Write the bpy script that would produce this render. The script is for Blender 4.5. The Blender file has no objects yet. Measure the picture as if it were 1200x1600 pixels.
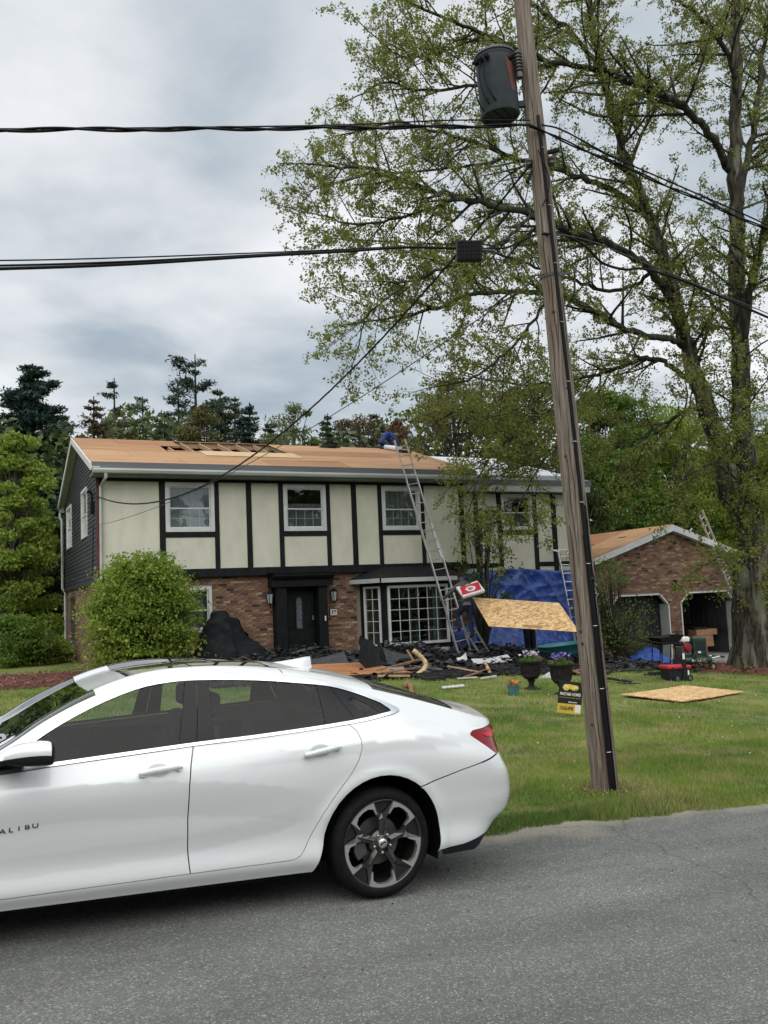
import bpy, math, random
import numpy as np
from mathutils import Vector, Matrix, geometry
R=math.radians
random.seed(7); rng=np.random.default_rng(7)
sc=bpy.context.scene; COL=sc.collection
# ------------------------------------------------------------------ camera
CAM=np.array([0.,0.,1.77]); FPX=1379.9
_p,_r,_y=R(5.427),R(-2.454),R(24.956)
_fw=np.array([math.sin(_y)*math.cos(_p),math.cos(_y)*math.cos(_p),math.sin(_p)])
_rt=np.array([math.cos(_y),-math.sin(_y),0.]); _up=np.cross(_rt,_fw)
RT=_rt*math.cos(_r)+_up*math.sin(_r); UP=_up*math.cos(_r)-_rt*math.sin(_r)
cd=bpy.data.cameras.new('camera'); cam=bpy.data.objects.new('camera',cd); COL.objects.link(cam)
cam.matrix_world=Matrix(((RT[0],UP[0],-_fw[0],CAM[0]),(RT[1],UP[1],-_fw[1],CAM[1]),(RT[2],UP[2],-_fw[2],CAM[2]),(0,0,0,1)))
cd.sensor_fit='VERTICAL'; cd.sensor_height=36.; cd.lens=36.*FPX/1600.; cd.clip_end=2000; cd.clip_start=.05
sc.camera=cam
# ------------------------------------------------------------------ light
SUN_EL,SUN_AZ=58.,205.        # azimuth: clockwise from +Y, where the light comes from
EXPO=1.05
sc.view_settings.view_transform='Standard'; sc.view_settings.look='None'
sc.view_settings.exposure=EXPO; sc.view_settings.gamma=1; sc.view_settings.use_curve_mapping=False
sd=bpy.data.lights.new('sun','SUN'); sd.energy=1.5; sd.angle=R(100); sd.color=(1,.97,.92)
so=bpy.data.objects.new('sun',sd); COL.objects.link(so)
_d=Vector((math.sin(R(SUN_AZ))*math.cos(R(SUN_EL)),math.cos(R(SUN_AZ))*math.cos(R(SUN_EL)),math.sin(R(SUN_EL))))
so.rotation_euler=_d.to_track_quat('Z','Y').to_euler(); so.location=(0,0,60)
W=bpy.data.worlds.new('World'); sc.world=W; W.use_nodes=True
nt=W.node_tree; nt.nodes.clear()
def nn(t,k,**kw):
    n=t.nodes.new(k)
    for a,b in kw.items(): setattr(n,a,b)
    return n
wo=nn(nt,'ShaderNodeOutputWorld'); bg=nn(nt,'ShaderNodeBackground')
sky=nn(nt,'ShaderNodeTexSky',sky_type='NISHITA',sun_disc=False,sun_elevation=R(SUN_EL),sun_rotation=R(SUN_AZ),air_density=1.,dust_density=2.)
tc=nn(nt,'ShaderNodeTexCoord'); sx=nn(nt,'ShaderNodeSeparateXYZ'); nt.links.new(tc.outputs['Generated'],sx.inputs[0])
# clouds lie in a layer: direction divided by its height
ad=nn(nt,'ShaderNodeMath',operation='ADD'); nt.links.new(sx.outputs[2],ad.inputs[0]); ad.inputs[1].default_value=.22
mx=nn(nt,'ShaderNodeMath',operation='MAXIMUM'); nt.links.new(ad.outputs[0],mx.inputs[0]); mx.inputs[1].default_value=.12
dv=nn(nt,'ShaderNodeVectorMath',operation='SCALE'); iv=nn(nt,'ShaderNodeMath',operation='DIVIDE'); iv.inputs[0].default_value=1
nt.links.new(mx.outputs[0],iv.inputs[1]); nt.links.new(tc.outputs['Generated'],dv.inputs[0]); nt.links.new(iv.outputs[0],dv.inputs['Scale'])
def wnoise(sc_,det,ro,off,dist=.0):
    mp=nn(nt,'ShaderNodeMapping'); mp.inputs['Location'].default_value=off; mp.inputs['Scale'].default_value=(1,1,1.)
    nt.links.new(dv.outputs[0],mp.inputs[0]); n=nn(nt,'ShaderNodeTexNoise'); n.inputs['Scale'].default_value=sc_; n.inputs['Detail'].default_value=det
    n.inputs['Roughness'].default_value=ro; n.inputs['Distortion'].default_value=dist; nt.links.new(mp.outputs[0],n.inputs['Vector']); return n
n1=wnoise(1.3,4,.46,(3.1,1.2,0),.3); n2=wnoise(3.2,6,.55,(7,4,2),.3)
ma=nn(nt,'ShaderNodeMath',operation='MULTIPLY_ADD'); nt.links.new(n2.outputs[0],ma.inputs[0]); ma.inputs[1].default_value=.36; 
nt.links.new(n1.outputs[0],ma.inputs[2])
cr=nn(nt,'ShaderNodeValToRGB'); nt.links.new(ma.outputs[0],cr.inputs[0])
e=cr.color_ramp.elements; e[0].position=.50; e[0].color=(.205,.243,.275,1); e[1].position=.82; e[1].color=(.50,.51,.515,1)
for ps,c in ((.56,(.255,.288,.315,1)),(.62,(.32,.345,.365,1)),(.70,(.40,.415,.43,1))):
    q=e.new(ps); q.color=c
sb=nn(nt,'ShaderNodeVectorMath',operation='SCALE'); nt.links.new(sky.outputs[0],sb.inputs[0]); sb.inputs['Scale'].default_value=.05
mxr=nn(nt,'ShaderNodeMix',data_type='RGBA'); mxr.inputs[0].default_value=.9
nt.links.new(sb.outputs[0],mxr.inputs[6]); nt.links.new(cr.outputs[0],mxr.inputs[7])
nt.links.new(mxr.outputs[2],bg.inputs[0]); bg.inputs[1].default_value=1.0; nt.links.new(bg.outputs[0],wo.inputs[0])
# ------------------------------------------------------------------ helpers
def ray(x,y): return _fw+RT*(x-600)/FPX-UP*(y-800)/FPX
def at(x,y,Y):
    """the point of the place that the photo shows at pixel (x, y) when it lies at distance Y from the camera's wall plane"""
    d=ray(x,y); return CAM+d*(Y/d[1])
def atD(x,y,D): return CAM+ray(x,y)*D
ZHX=[-40,3,8,12,15,18,20,23,30,60]; ZHZ=[.1,.1,.05,-.1,-.28,-.6,-.78,-.92,-1.1,-2.4]
def ground(X,Y):
    X=np.asarray(X,float);Y=np.asarray(Y,float)
    zr=-.05*X; zh=np.interp(X,ZHX,ZHZ); t=np.clip((Y-7)/15,0,1); t=t*t*(3-2*t)
    return zr+(zh-zr)*t
def gz(X,Y): return float(ground(X,Y))
def onG(x,y):
    d=ray(x,y); t=1.
    while t<200:
        P=CAM+d*t
        if P[2]<ground(P[0],P[1]): return P
        t+=.01
    return P
MATS={}
def M(name,c1,c2=None,scale=5.,rough=.6,metal=0.,bump=0.,bscale=None,stretch=(1,1,1),spec=None,coat=0.,det=6,lo=.35,hi=.65,c3=None,s3=1.,emit=0,trans=0,lo3=.45,hi3=.6):
    if name in MATS: return MATS[name]
    if spec is None: spec=.14 if (max(c1)<.06 and rough>.45) else (.3 if rough>.5 else .5)
    m=bpy.data.materials.new(name); m.use_nodes=True; t=m.node_tree; b=t.nodes['Principled BSDF']
    b.inputs['Base Color'].default_value=(*c1,1); b.inputs['Roughness'].default_value=rough; b.inputs['Metallic'].default_value=metal
    b.inputs['Specular IOR Level'].default_value=spec; b.inputs['Coat Weight'].default_value=coat; b.inputs['Coat Roughness'].default_value=.03 if name!='white_car_paint' else .10
    if c2 is not None or bump:
        co=nn(t,'ShaderNodeTexCoord'); mp=nn(t,'ShaderNodeMapping'); mp.inputs['Scale'].default_value=stretch; t.links.new(co.outputs['Object'],mp.inputs[0])
    if c2 is not None:
        n=nn(t,'ShaderNodeTexNoise'); n.inputs['Scale'].default_value=scale; n.inputs['Detail'].default_value=det; n.inputs['Roughness'].default_value=.6
        t.links.new(mp.outputs[0],n.inputs['Vector']); r=nn(t,'ShaderNodeValToRGB'); t.links.new(n.outputs[0],r.inputs[0])
        r.color_ramp.elements[0].position=lo; r.color_ramp.elements[0].color=(*c1,1); r.color_ramp.elements[1].position=hi; r.color_ramp.elements[1].color=(*c2,1)
        out=r.outputs[0]
        if c3 is not None:
            n3=nn(t,'ShaderNodeTexNoise'); n3.inputs['Scale'].default_value=s3; n3.inputs['Detail'].default_value=5; t.links.new(mp.outputs[0],n3.inputs['Vector'])
            r3=nn(t,'ShaderNodeValToRGB'); t.links.new(n3.outputs[0],r3.inputs[0]); r3.color_ramp.elements[0].position=lo3; r3.color_ramp.elements[1].position=hi3
            x=nn(t,'ShaderNodeMix',data_type='RGBA'); t.links.new(r3.outputs[0],x.inputs[0]); t.links.new(out,x.inputs[6]); x.inputs[7].default_value=(*c3,1); out=x.outputs[2]
        t.links.new(out,b.inputs['Base Color'])
    if bump:
        nb=nn(t,'ShaderNodeTexNoise'); nb.inputs['Scale'].default_value=bscale or scale*4; nb.inputs['Detail'].default_value=5; t.links.new(mp.outputs[0],nb.inputs['Vector'])
        bp=nn(t,'ShaderNodeBump'); bp.inputs['Strength'].default_value=bump; bp.inputs['Distance'].default_value=.02; t.links.new(nb.outputs[0],bp.inputs['Height']); t.links.new(bp.outputs[0],b.inputs['Normal'])
    MATS[name]=m; return m
def leafmat(name,a,b_,c=None,trans=.35):
    if name in MATS: return MATS[name]
    m=bpy.data.materials.new(name); m.use_nodes=True; t=m.node_tree; b=t.nodes['Principled BSDF']; o=t.nodes['Material Output']
    at_=nn(t,'ShaderNodeAttribute'); at_.attribute_name='rnd'; r=nn(t,'ShaderNodeValToRGB'); t.links.new(at_.outputs['Fac'],r.inputs[0])
    el=r.color_ramp.elements; el[0].position=0; el[0].color=(*a,1); el[1].position=1; el[1].color=(*b_,1)
    if c: q=el.new(.88); q.color=(*b_,1); el[-1].color=(*c,1)
    t.links.new(r.outputs[0],b.inputs['Base Color']); b.inputs['Roughness'].default_value=.55; b.inputs['Specular IOR Level'].default_value=.3
    tr=nn(t,'ShaderNodeBsdfTranslucent'); t.links.new(r.outputs[0],tr.inputs[0]); mx=nn(t,'ShaderNodeMixShader'); mx.inputs[0].default_value=trans
    t.links.new(b.outputs[0],mx.inputs[1]); t.links.new(tr.outputs[0],mx.inputs[2]); t.links.new(mx.outputs[0],o.inputs[0]); MATS[name]=m; return m
def glassmat(name,tint,rough=0.,refl=1.0):
    if name in MATS: return MATS[name]
    m=bpy.data.materials.new(name); m.use_nodes=True; t=m.node_tree; t.nodes.remove(t.nodes['Principled BSDF']); o=t.nodes['Material Output']
    tr=nn(t,'ShaderNodeBsdfTransparent'); tr.inputs[0].default_value=(*tint,1); gl=nn(t,'ShaderNodeBsdfGlossy'); gl.inputs['Roughness'].default_value=rough
    fr=nn(t,'ShaderNodeFresnel'); ge=nn(t,'ShaderNodeNewGeometry'); mi_=nn(t,'ShaderNodeMath',operation='MULTIPLY_ADD'); mi_.inputs[1].default_value=1/1.55-1.55; mi_.inputs[2].default_value=1.55; t.links.new(ge.outputs['Backfacing'],mi_.inputs[0]); t.links.new(mi_.outputs[0],fr.inputs[0]); ml=nn(t,'ShaderNodeMath',operation='MULTIPLY'); ml.inputs[1].default_value=refl; ml.use_clamp=True; t.links.new(fr.outputs[0],ml.inputs[0])
    mx=nn(t,'ShaderNodeMixShader'); t.links.new(ml.outputs[0],mx.inputs[0]); t.links.new(tr.outputs[0],mx.inputs[1]); t.links.new(gl.outputs[0],mx.inputs[2]); t.links.new(mx.outputs[0],o.inputs[0])
    MATS[name]=m; return m
MW={}
def link(o,parent=None):
    COL.objects.link(o)
    if parent is not None: o.parent=parent
    return o
def tag(o,label=None,cat=None,group=None,kind=None):
    if label: o['label']=label
    if cat: o['category']=cat
    if group: o['group']=group
    if kind: o['kind']=kind
    return o
def thing(name,label,cat,loc,rz=0.,group=None):
    o=bpy.data.objects.new(name,None); o.empty_display_size=.2; o.location=[float(q) for q in loc]; o.rotation_euler=(0,0,rz); link(o)
    MW[o.name]=Matrix.Translation(Vector([float(q) for q in loc]))@Matrix.Rotation(rz,4,'Z'); return tag(o,label,cat,group)
def wm(p):
    while p is not None and p.name not in MW: p=p.parent
    return MW[p.name] if p is not None else Matrix.Identity(4)
def mesh_obj(name,V,F,mat,parent=None,smooth=False,mi=None,rnd=None,own=None):
    """V in place coordinates; own = a point that becomes the origin of a top-level mesh"""
    me=bpy.data.meshes.new(name); V=np.asarray(V,float).reshape(-1,3)
    if parent is not None:
        A=np.array(wm(parent).inverted()); V=V@A[:3,:3].T+A[:3,3]
    if own is not None: V=V-np.array(own,float)
    if isinstance(F,np.ndarray):
        n,k=F.shape; me.vertices.add(len(V)); me.vertices.foreach_set('co',V.astype(np.float32).ravel()); me.loops.add(n*k); me.loops.foreach_set('vertex_index',F.astype(np.int32).ravel())
        me.polygons.add(n); me.polygons.foreach_set('loop_start',np.arange(0,n*k,k,dtype=np.int32)); me.update(calc_edges=True)
    else:
        me.from_pydata([tuple(v) for v in V],[],F); me.update()
    for q in (mat if isinstance(mat,(list,tuple)) else [mat]): me.materials.append(q)
    if mi is not None: me.polygons.foreach_set('material_index',np.asarray(mi,np.int32))
    if smooth: me.polygons.foreach_set('use_smooth',np.ones(len(me.polygons),bool))
    if rnd is not None:
        a=me.attributes.new('rnd','FLOAT','POINT'); a.data.foreach_set('value',np.asarray(rnd,np.float32))
    o=bpy.data.objects.new(name,me); link(o,parent)
    if own is not None: o.location=[float(q) for q in own]
    if parent is None: MW[o.name]=Matrix.Translation(o.location)
    return o
class MB:
    def __init__(s): s.V=[];s.F=[];s.m=[]
    def add(s,V,F,mi=0):
        b=len(s.V); s.V+= [tuple(map(float,v)) for v in V]; s.F+=[tuple(b+i for i in f) for f in F]; s.m+=[mi]*len(F); return s
    def box(s,lo,hi,mi=0,rot=None,piv=None,bev=0.):
        x0,y0,z0=lo;x1,y1,z1=hi
        V=np.array([(x0,y0,z0),(x1,y0,z0),(x1,y1,z0),(x0,y1,z0),(x0,y0,z1),(x1,y0,z1),(x1,y1,z1),(x0,y1,z1)],float)
        if rot is not None:
            p=V.mean(0) if piv is None else np.array(piv,float); V=(V-p)@np.array(rot).T+p
        return s.add(V,[(0,3,2,1),(4,5,6,7),(0,1,5,4),(1,2,6,5),(2,3,7,6),(3,0,4,7)],mi)
    def obox(s,c,ax,ay,az,mi=0):
        c=np.array(c,float);ax,ay,az=[np.array(q,float) for q in (ax,ay,az)]
        V=[c+i*ax+j*ay+k*az for k in(-1,1) for i,j in((-1,-1),(1,-1),(1,1),(-1,1))]
        return s.add(V,[(0,3,2,1),(4,5,6,7),(0,1,5,4),(1,2,6,5),(2,3,7,6),(3,0,4,7)],mi)
    def bar(s,a,b,w,h=None,up=(0,0,1),mi=0):
        a=np.array(a,float);b=np.array(b,float);d=b-a;L=np.linalg.norm(d);d/=L;h=h or w
        u=np.array(up,float); 
        if abs(d@u)>.98: u=np.array([0,1,0.])
        sdx=np.cross(d,u);sdx/=np.linalg.norm(sdx);u=np.cross(sdx,d)
        return s.obox((a+b)/2,d*L/2,sdx*w/2,u*h/2,mi)
    def tube(s,P,r,n=6,mi=0,cap=True):
        P=[np.array(p,float) for p in P]; r=r if hasattr(r,'__len__') else [r]*len(P); b=len(s.V); ref=None
        for i,p in enumerate(P):
            d=P[min(i+1,len(P)-1)]-P[max(i-1,0)]; d=d/(np.linalg.norm(d)+1e-9)
            if ref is None: ref=np.array([0,0,1.]) if abs(d[2])<.9 else np.array([1.,0,0])
            u=np.cross(d,ref);u/=np.linalg.norm(u);v=np.cross(d,u); ref=-v
            ref=np.cross(u,d)
            for k in range(n):
                a=2*math.pi*k/n; s.V.append(tuple(p+r[i]*(u*math.cos(a)+v*math.sin(a))))
        for i in range(len(P)-1):
            for k in range(n): s.F.append((b+i*n+k,b+i*n+(k+1)%n,b+(i+1)*n+(k+1)%n,b+(i+1)*n+k)); s.m.append(mi)
        if cap: s.F.append(tuple(b+k for k in range(n))[::-1]); s.F.append(tuple(b+(len(P)-1)*n+k for k in range(n))); s.m+=[mi,mi]
        return s
    def lathe(s,prof,c,axis=(0,0,1),n=24,mi=0,x=None):
        """prof: (radius, height) pairs; axis: unit vector"""
        ax=np.array(axis,float);ax/=np.linalg.norm(ax);u=np.array([1,0,0.]) if abs(ax[0])<.9 else np.array([0,1.,0]); u=u-ax*(u@ax);u/=np.linalg.norm(u);v=np.cross(ax,u);c=np.array(c,float);b=len(s.V)
        for (r,h) in prof:
            for k in range(n):
                a=2*math.pi*k/n; s.V.append(tuple(c+ax*h+r*(u*math.cos(a)+v*math.sin(a))))
        for i in range(len(prof)-1):
            for k in range(n): s.F.append((b+i*n+k,b+i*n+(k+1)%n,b+(i+1)*n+(k+1)%n,b+(i+1)*n+k)); s.m.append(mi)
        return s
    def prism(s,pts,n,mi=0):
        """pts: planar 3D outline; n: extrusion vector"""
        pts=[np.array(p,float) for p in pts];n=np.array(n,float);k=len(pts)
        return s.add(pts+[p+n for p in pts],[tuple(range(k))[::-1],tuple(range(k,2*k))]+[(i,(i+1)%k,k+(i+1)%k,k+i) for i in range(k)],mi)
    def build(s,name,mat,parent=None,smooth=False,own=None,bevel=0,auto=None):
        o=mesh_obj(name,s.V,s.F,mat,parent,smooth,mi=s.m,own=own)
        if bevel:
            b=o.modifiers.new('b','BEVEL'); b.width=bevel; b.segments=2; b.limit_method='ANGLE'; b.angle_limit=R(35)
        if auto is not None: smooth_by_angle(o,auto)
        return o
def smooth_by_angle(o,deg=40):
    me=o.data; me.polygons.foreach_set('use_smooth',np.ones(len(me.polygons),bool))
    try: me.set_sharp_from_angle(angle=R(deg))
    except Exception: pass
def piece(name,me,parent,loc,rot=None,scale=None):
    """one of many alike pieces: shares its mesh"""
    o=bpy.data.objects.new(name,me); A=wm(parent).inverted(); o.location=A@Vector([float(q) for q in loc])
    if rot is not None: o.rotation_euler=rot
    if scale is not None: o.scale=scale
    link(o,parent); return o
def boxmesh(name,sx,sy,sz,mat,bev=0.):
    m=MB().box((-sx/2,-sy/2,-sz/2),(sx/2,sy/2,sz/2)); me=bpy.data.meshes.new(name); me.from_pydata(m.V,[],m.F); me.materials.append(mat); me.update(); return me
def rotm(ax,deg): return np.array(Matrix.Rotation(R(deg),3,ax))
def copy_tree(o,parent=None):
    c=o.copy(); COL.objects.link(c)
    if parent is not None: c.parent=parent
    for ch in [q for q in bpy.data.objects if q.parent==o]: copy_tree(ch,c)
    return c
# ------------------------------------------------------------------ ground
def asphalt():
    m=bpy.data.materials.new('asphalt'); m.use_nodes=True; t=m.node_tree; b=t.nodes['Principled BSDF']; co=nn(t,'ShaderNodeTexCoord')
    v=nn(t,'ShaderNodeTexVoronoi'); v.inputs['Scale'].default_value=125; t.links.new(co.outputs['Object'],v.inputs['Vector'])
    sp=nn(t,'ShaderNodeSeparateColor'); t.links.new(v.outputs['Color'],sp.inputs[0])
    r=nn(t,'ShaderNodeValToRGB'); t.links.new(sp.outputs[0],r.inputs[0]); e=r.color_ramp.elements
    e[0].position=0; e[0].color=(.092,.097,.092,1); e[1].position=1; e[1].color=(.33,.335,.31,1)
    for p,c in ((.45,(.125,.131,.123,1)),(.8,(.155,.161,.150,1)),(.93,(.215,.222,.21,1))): q=e.new(p); q.color=c
    n=nn(t,'ShaderNodeTexNoise'); n.inputs['Scale'].default_value=.9; n.inputs['Detail'].default_value=7; n.inputs['Roughness'].default_value=.65
    mp=nn(t,'ShaderNodeMapping'); mp.inputs['Scale'].default_value=(.35,1.2,1); t.links.new(co.outputs['Object'],mp.inputs[0]); t.links.new(mp.outputs[0],n.inputs['Vector'])
    mr=nn(t,'ShaderNodeMapRange'); t.links.new(n.outputs[0],mr.inputs[0]); mr.inputs[1].default_value=.3; mr.inputs[2].default_value=.7; mr.inputs[3].default_value=.70; mr.inputs[4].default_value=1.30
    mu=nn(t,'ShaderNodeVectorMath',operation='SCALE'); t.links.new(r.outputs[0],mu.inputs[0]); t.links.new(mr.outputs[0],mu.inputs['Scale'])
    # sand and grit washed against the grass edge
    sx=nn(t,'ShaderNodeSeparateXYZ'); t.links.new(co.outputs['Object'],sx.inputs[0]); n2=nn(t,'ShaderNodeTexNoise'); n2.inputs['Scale'].default_value=1.4; n2.inputs['Detail'].default_value=8; t.links.new(co.outputs['Object'],n2.inputs['Vector'])
    m1=nn(t,'ShaderNodeMath',operation='MULTIPLY_ADD'); t.links.new(n2.outputs[0],m1.inputs[0]); m1.inputs[1].default_value=1.5; t.links.new(sx.outputs[1],m1.inputs[2])
    m2=nn(t,'ShaderNodeMapRange'); t.links.new(m1.outputs[0],m2.inputs[0]); m2.inputs[1].default_value=6.78; m2.inputs[2].default_value=7.25; m2.inputs[4].default_value=.75
    x=nn(t,'ShaderNodeMix',data_type='RGBA'); t.links.new(m2.outputs[0],x.inputs[0]); t.links.new(mu.outputs[0],x.inputs[6]); x.inputs[7].default_value=(.30,.27,.21,1)
    # hairline cracks
    v2=nn(t,'ShaderNodeTexVoronoi',feature='DISTANCE_TO_EDGE'); v2.inputs['Scale'].default_value=.33
    dn=nn(t,'ShaderNodeTexNoise'); dn.inputs['Scale'].default_value=2.2; dn.inputs['Detail'].default_value=6; t.links.new(co.outputs['Object'],dn.inputs['Vector'])
    va=nn(t,'ShaderNodeMix',data_type='RGBA'); va.inputs[0].default_value=.35; t.links.new(co.outputs['Object'],va.inputs[6]); t.links.new(dn.outputs['Color'],va.inputs[7]); t.links.new(va.outputs[2],v2.inputs['Vector'])
    m3=nn(t,'ShaderNodeMapRange'); t.links.new(v2.outputs['Distance'],m3.inputs[0]); m3.inputs[1].default_value=.0; m3.inputs[2].default_value=.0035; m3.inputs[3].default_value=.55; m3.inputs[4].default_value=0
    x2=nn(t,'ShaderNodeMix',data_type='RGBA'); t.links.new(m3.outputs[0],x2.inputs[0]); t.links.new(x.outputs[2],x2.inputs[6]); x2.inputs[7].default_value=(.05,.05,.048,1)
    t.links.new(x2.outputs[2],b.inputs['Base Color']); b.inputs['Roughness'].default_value=.88; b.inputs['Specular IOR Level'].default_value=.3
    bp=nn(t,'ShaderNodeBump'); bp.inputs['Strength'].default_value=.7; bp.inputs['Distance'].default_value=.006; t.links.new(v.outputs['Distance'],bp.inputs['Height']); t.links.new(bp.outputs[0],b.inputs['Normal'])
    return m
xs=np.linspace(-60,80,71); ys=np.array([-60,-30,-10,-4,0,2,4,5,6,6.6,7.2])
GX,GY=np.meshgrid(xs,ys,indexing='ij'); V=np.stack([GX,GY,-.05*GX],-1).reshape(-1,3)
def gridF(a,b): 
    i,j=np.meshgrid(np.arange(a-1),np.arange(b-1),indexing='ij'); i=i.ravel();j=j.ravel(); return np.stack([i*b+j,(i+1)*b+j,(i+1)*b+j+1,i*b+j+1],-1)
tag(mesh_obj('road',V,gridF(len(xs),len(ys)),asphalt()),'grey asphalt road in front of the lawn',kind='structure')
def lawnmat(blade=False):
    m=bpy.data.materials.new('grass_blade' if blade else 'lawn_soil'); m.use_nodes=True; t=m.node_tree; b=t.nodes['Principled BSDF']; co=nn(t,'ShaderNodeTexCoord')
    def noise(s,d,off=(0,0,0)):
        mp=nn(t,'ShaderNodeMapping'); mp.inputs['Location'].default_value=off; mp.inputs['Scale'].default_value=(1,1,.0001); t.links.new(co.outputs['Object'],mp.inputs[0])
        n=nn(t,'ShaderNodeTexNoise'); n.inputs['Scale'].default_value=s; n.inputs['Detail'].default_value=d; n.inputs['Roughness'].default_value=.62; t.links.new(mp.outputs[0],n.inputs['Vector']); return n
    a=noise(.55,6); r=nn(t,'ShaderNodeValToRGB'); t.links.new(a.outputs[0],r.inputs[0]); e=r.color_ramp.elements
    k=1.0 if blade else .8
    def c(x): return tuple(q*k for q in x)+(1,)
    e[0].position=.36; e[0].color=c((.090,.150,.028)); e[1].position=.66; e[1].color=c((.205,.255,.052))
    q=e.new(.5); q.color=c((.145,.21,.038))
    n2=noise(1.3,8,(5,3,0)); r2=nn(t,'ShaderNodeValToRGB'); t.links.new(n2.outputs[0],r2.inputs[0]); r2.color_ramp.elements[0].position=.46; r2.color_ramp.elements[1].position=.62
    x=nn(t,'ShaderNodeMix',data_type='RGBA'); ml=nn(t,'ShaderNodeMath',operation='MULTIPLY'); ml.inputs[1].default_value=.62 if blade else .75; t.links.new(r2.outputs[0],ml.inputs[0]); t.links.new(ml.outputs[0],x.inputs[0]); t.links.new(r.outputs[0],x.inputs[6]); x.inputs[7].default_value=c((.30,.26,.12))
    out=x.outputs[2]
    if blade:
        at_=nn(t,'ShaderNodeAttribute'); at_.attribute_name='rnd'; mr=nn(t,'ShaderNodeMapRange'); t.links.new(at_.outputs['Fac'],mr.inputs[0]); mr.inputs[3].default_value=.65; mr.inputs[4].default_value=1.5
        s=nn(t,'ShaderNodeVectorMath',operation='SCALE'); t.links.new(out,s.inputs[0]); t.links.new(mr.outputs[0],s.inputs['Scale']); out=s.outputs[0]
    else:
        n4=noise(38,3); mr=nn(t,'ShaderNodeMapRange'); t.links.new(n4.outputs[0],mr.inputs[0]); mr.inputs[1].default_value=.3; mr.inputs[2].default_value=.7; mr.inputs[3].default_value=.6; mr.inputs[4].default_value=1.35
        s=nn(t,'ShaderNodeVectorMath',operation='SCALE'); t.links.new(out,s.inputs[0]); t.links.new(mr.outputs[0],s.inputs['Scale']); out=s.outputs[0]
        bp=nn(t,'ShaderNodeBump'); bp.inputs['Strength'].default_value=.8; bp.inputs['Distance'].default_value=.03; t.links.new(n4.outputs[0],bp.inputs['Height']); t.links.new(bp.outputs[0],b.inputs['Normal'])
    t.links.new(out,b.inputs['Base Color']); b.inputs['Roughness'].default_value=.75; b.inputs['Specular IOR Level'].default_value=.25
    return m
def edgeY(x): return 6.33+.07*np.sin(x*1.7)+.05*np.sin(x*4.3+1)+.03*np.sin(x*11)+.015*np.sin(x*29)
xs=np.concatenate([np.linspace(-60,-6,28),np.arange(-5.8,34,.2),np.linspace(36,120,30)]); vs=np.concatenate([[0,.03,.1,.25,.5],np.arange(.9,22,.45),np.linspace(23,150,30)])
GX=np.repeat(xs[:,None],len(vs),1); GY=edgeY(GX)+vs[None,:]
GZ=ground(GX,GY)+np.minimum(vs/.25,1)[None,:]*.035-.012+.012*np.sin(GX*2.1+GY*1.3)*np.minimum(vs,1)[None,:]
GZ=np.where(GY>60,GZ+(GY-60)*.03,GZ)
tag(mesh_obj('lawn',np.stack([GX,GY,GZ],-1).reshape(-1,3),gridF(len(xs),len(vs)),lawnmat(),smooth=True),'mown lawn rising from the road to the house',kind='structure')
def lawnz(X,Y):
    v=Y-edgeY(X); return ground(X,Y)+np.clip(v/.25,0,1)*.035-.012+.012*np.sin(X*2.1+Y*1.3)*np.clip(v,0,1)
def lz(X,Y): return float(lawnz(X,Y))
def blades():
    P=[]
    def reg(n,x0,x1,y0,y1,h,w):
        X=rng.uniform(x0,x1,n);Y=rng.uniform(y0,y1,n); D=X*math.sin(_y)+Y*math.cos(_y); px=600+FPX*(X*math.cos(_y)-Y*math.sin(_y))/D
        k=(px>-60)&(px<1290)&(Y>edgeY(X)+.01)&~((X>-3.6)&(X<3.45)&(Y<7.05))
        k&=(np.hypot(X-5.7,Y-7.32)>.16)
        P.append(np.stack([X[k],Y[k],np.full(k.sum(),h),np.full(k.sum(),w)],-1))
    reg(26000,3.2,9,6.3,6.75,.062,.006); reg(95000,3.0,10,6.4,9.2,.05,.0055); reg(70000,1.5,13,9.2,12.5,.045,.0085); reg(56000,-1,22,12.5,18,.045,.015); reg(30000,-1,6,15,21,.045,.015)
    P=np.concatenate(P); X,Y,H,Wd=P.T
    k=~((X>11.0)&(X<14.2)&(Y>12.4)&(Y<14.5)&(np.abs((Y-13.45)-(-.09)*(X-12.6))<.6)); X,Y,H,Wd=X[k],Y[k],H[k],Wd[k]
    n=len(X); H=H*rng.uniform(.5,1.35,n)*(1+.45*np.sin(X*1.9+np.sin(Y*2.3)*1.4)*np.sin(Y*1.7)); a=rng.uniform(0,2*math.pi,n); ln=rng.uniform(0,.7,n)*H; la=rng.uniform(0,2*math.pi,n)
    Z=lawnz(X,Y)-.004; c=np.stack([X,Y,Z],-1); d=np.stack([np.cos(a),np.sin(a),0*a],-1)*Wd[:,None]/2; t=np.stack([np.cos(la)*ln,np.sin(la)*ln,H],-1)
    V=np.stack([c-d,c+d,c+t],1).reshape(-1,3); F=np.arange(3*n).reshape(-1,3)
    o=mesh_obj('grass',V,F,lawnmat(True),rnd=np.repeat(rng.random(n),3)); tag(o,'short green grass blades of the lawn with drier straw patches',kind='stuff')
blades()
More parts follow.
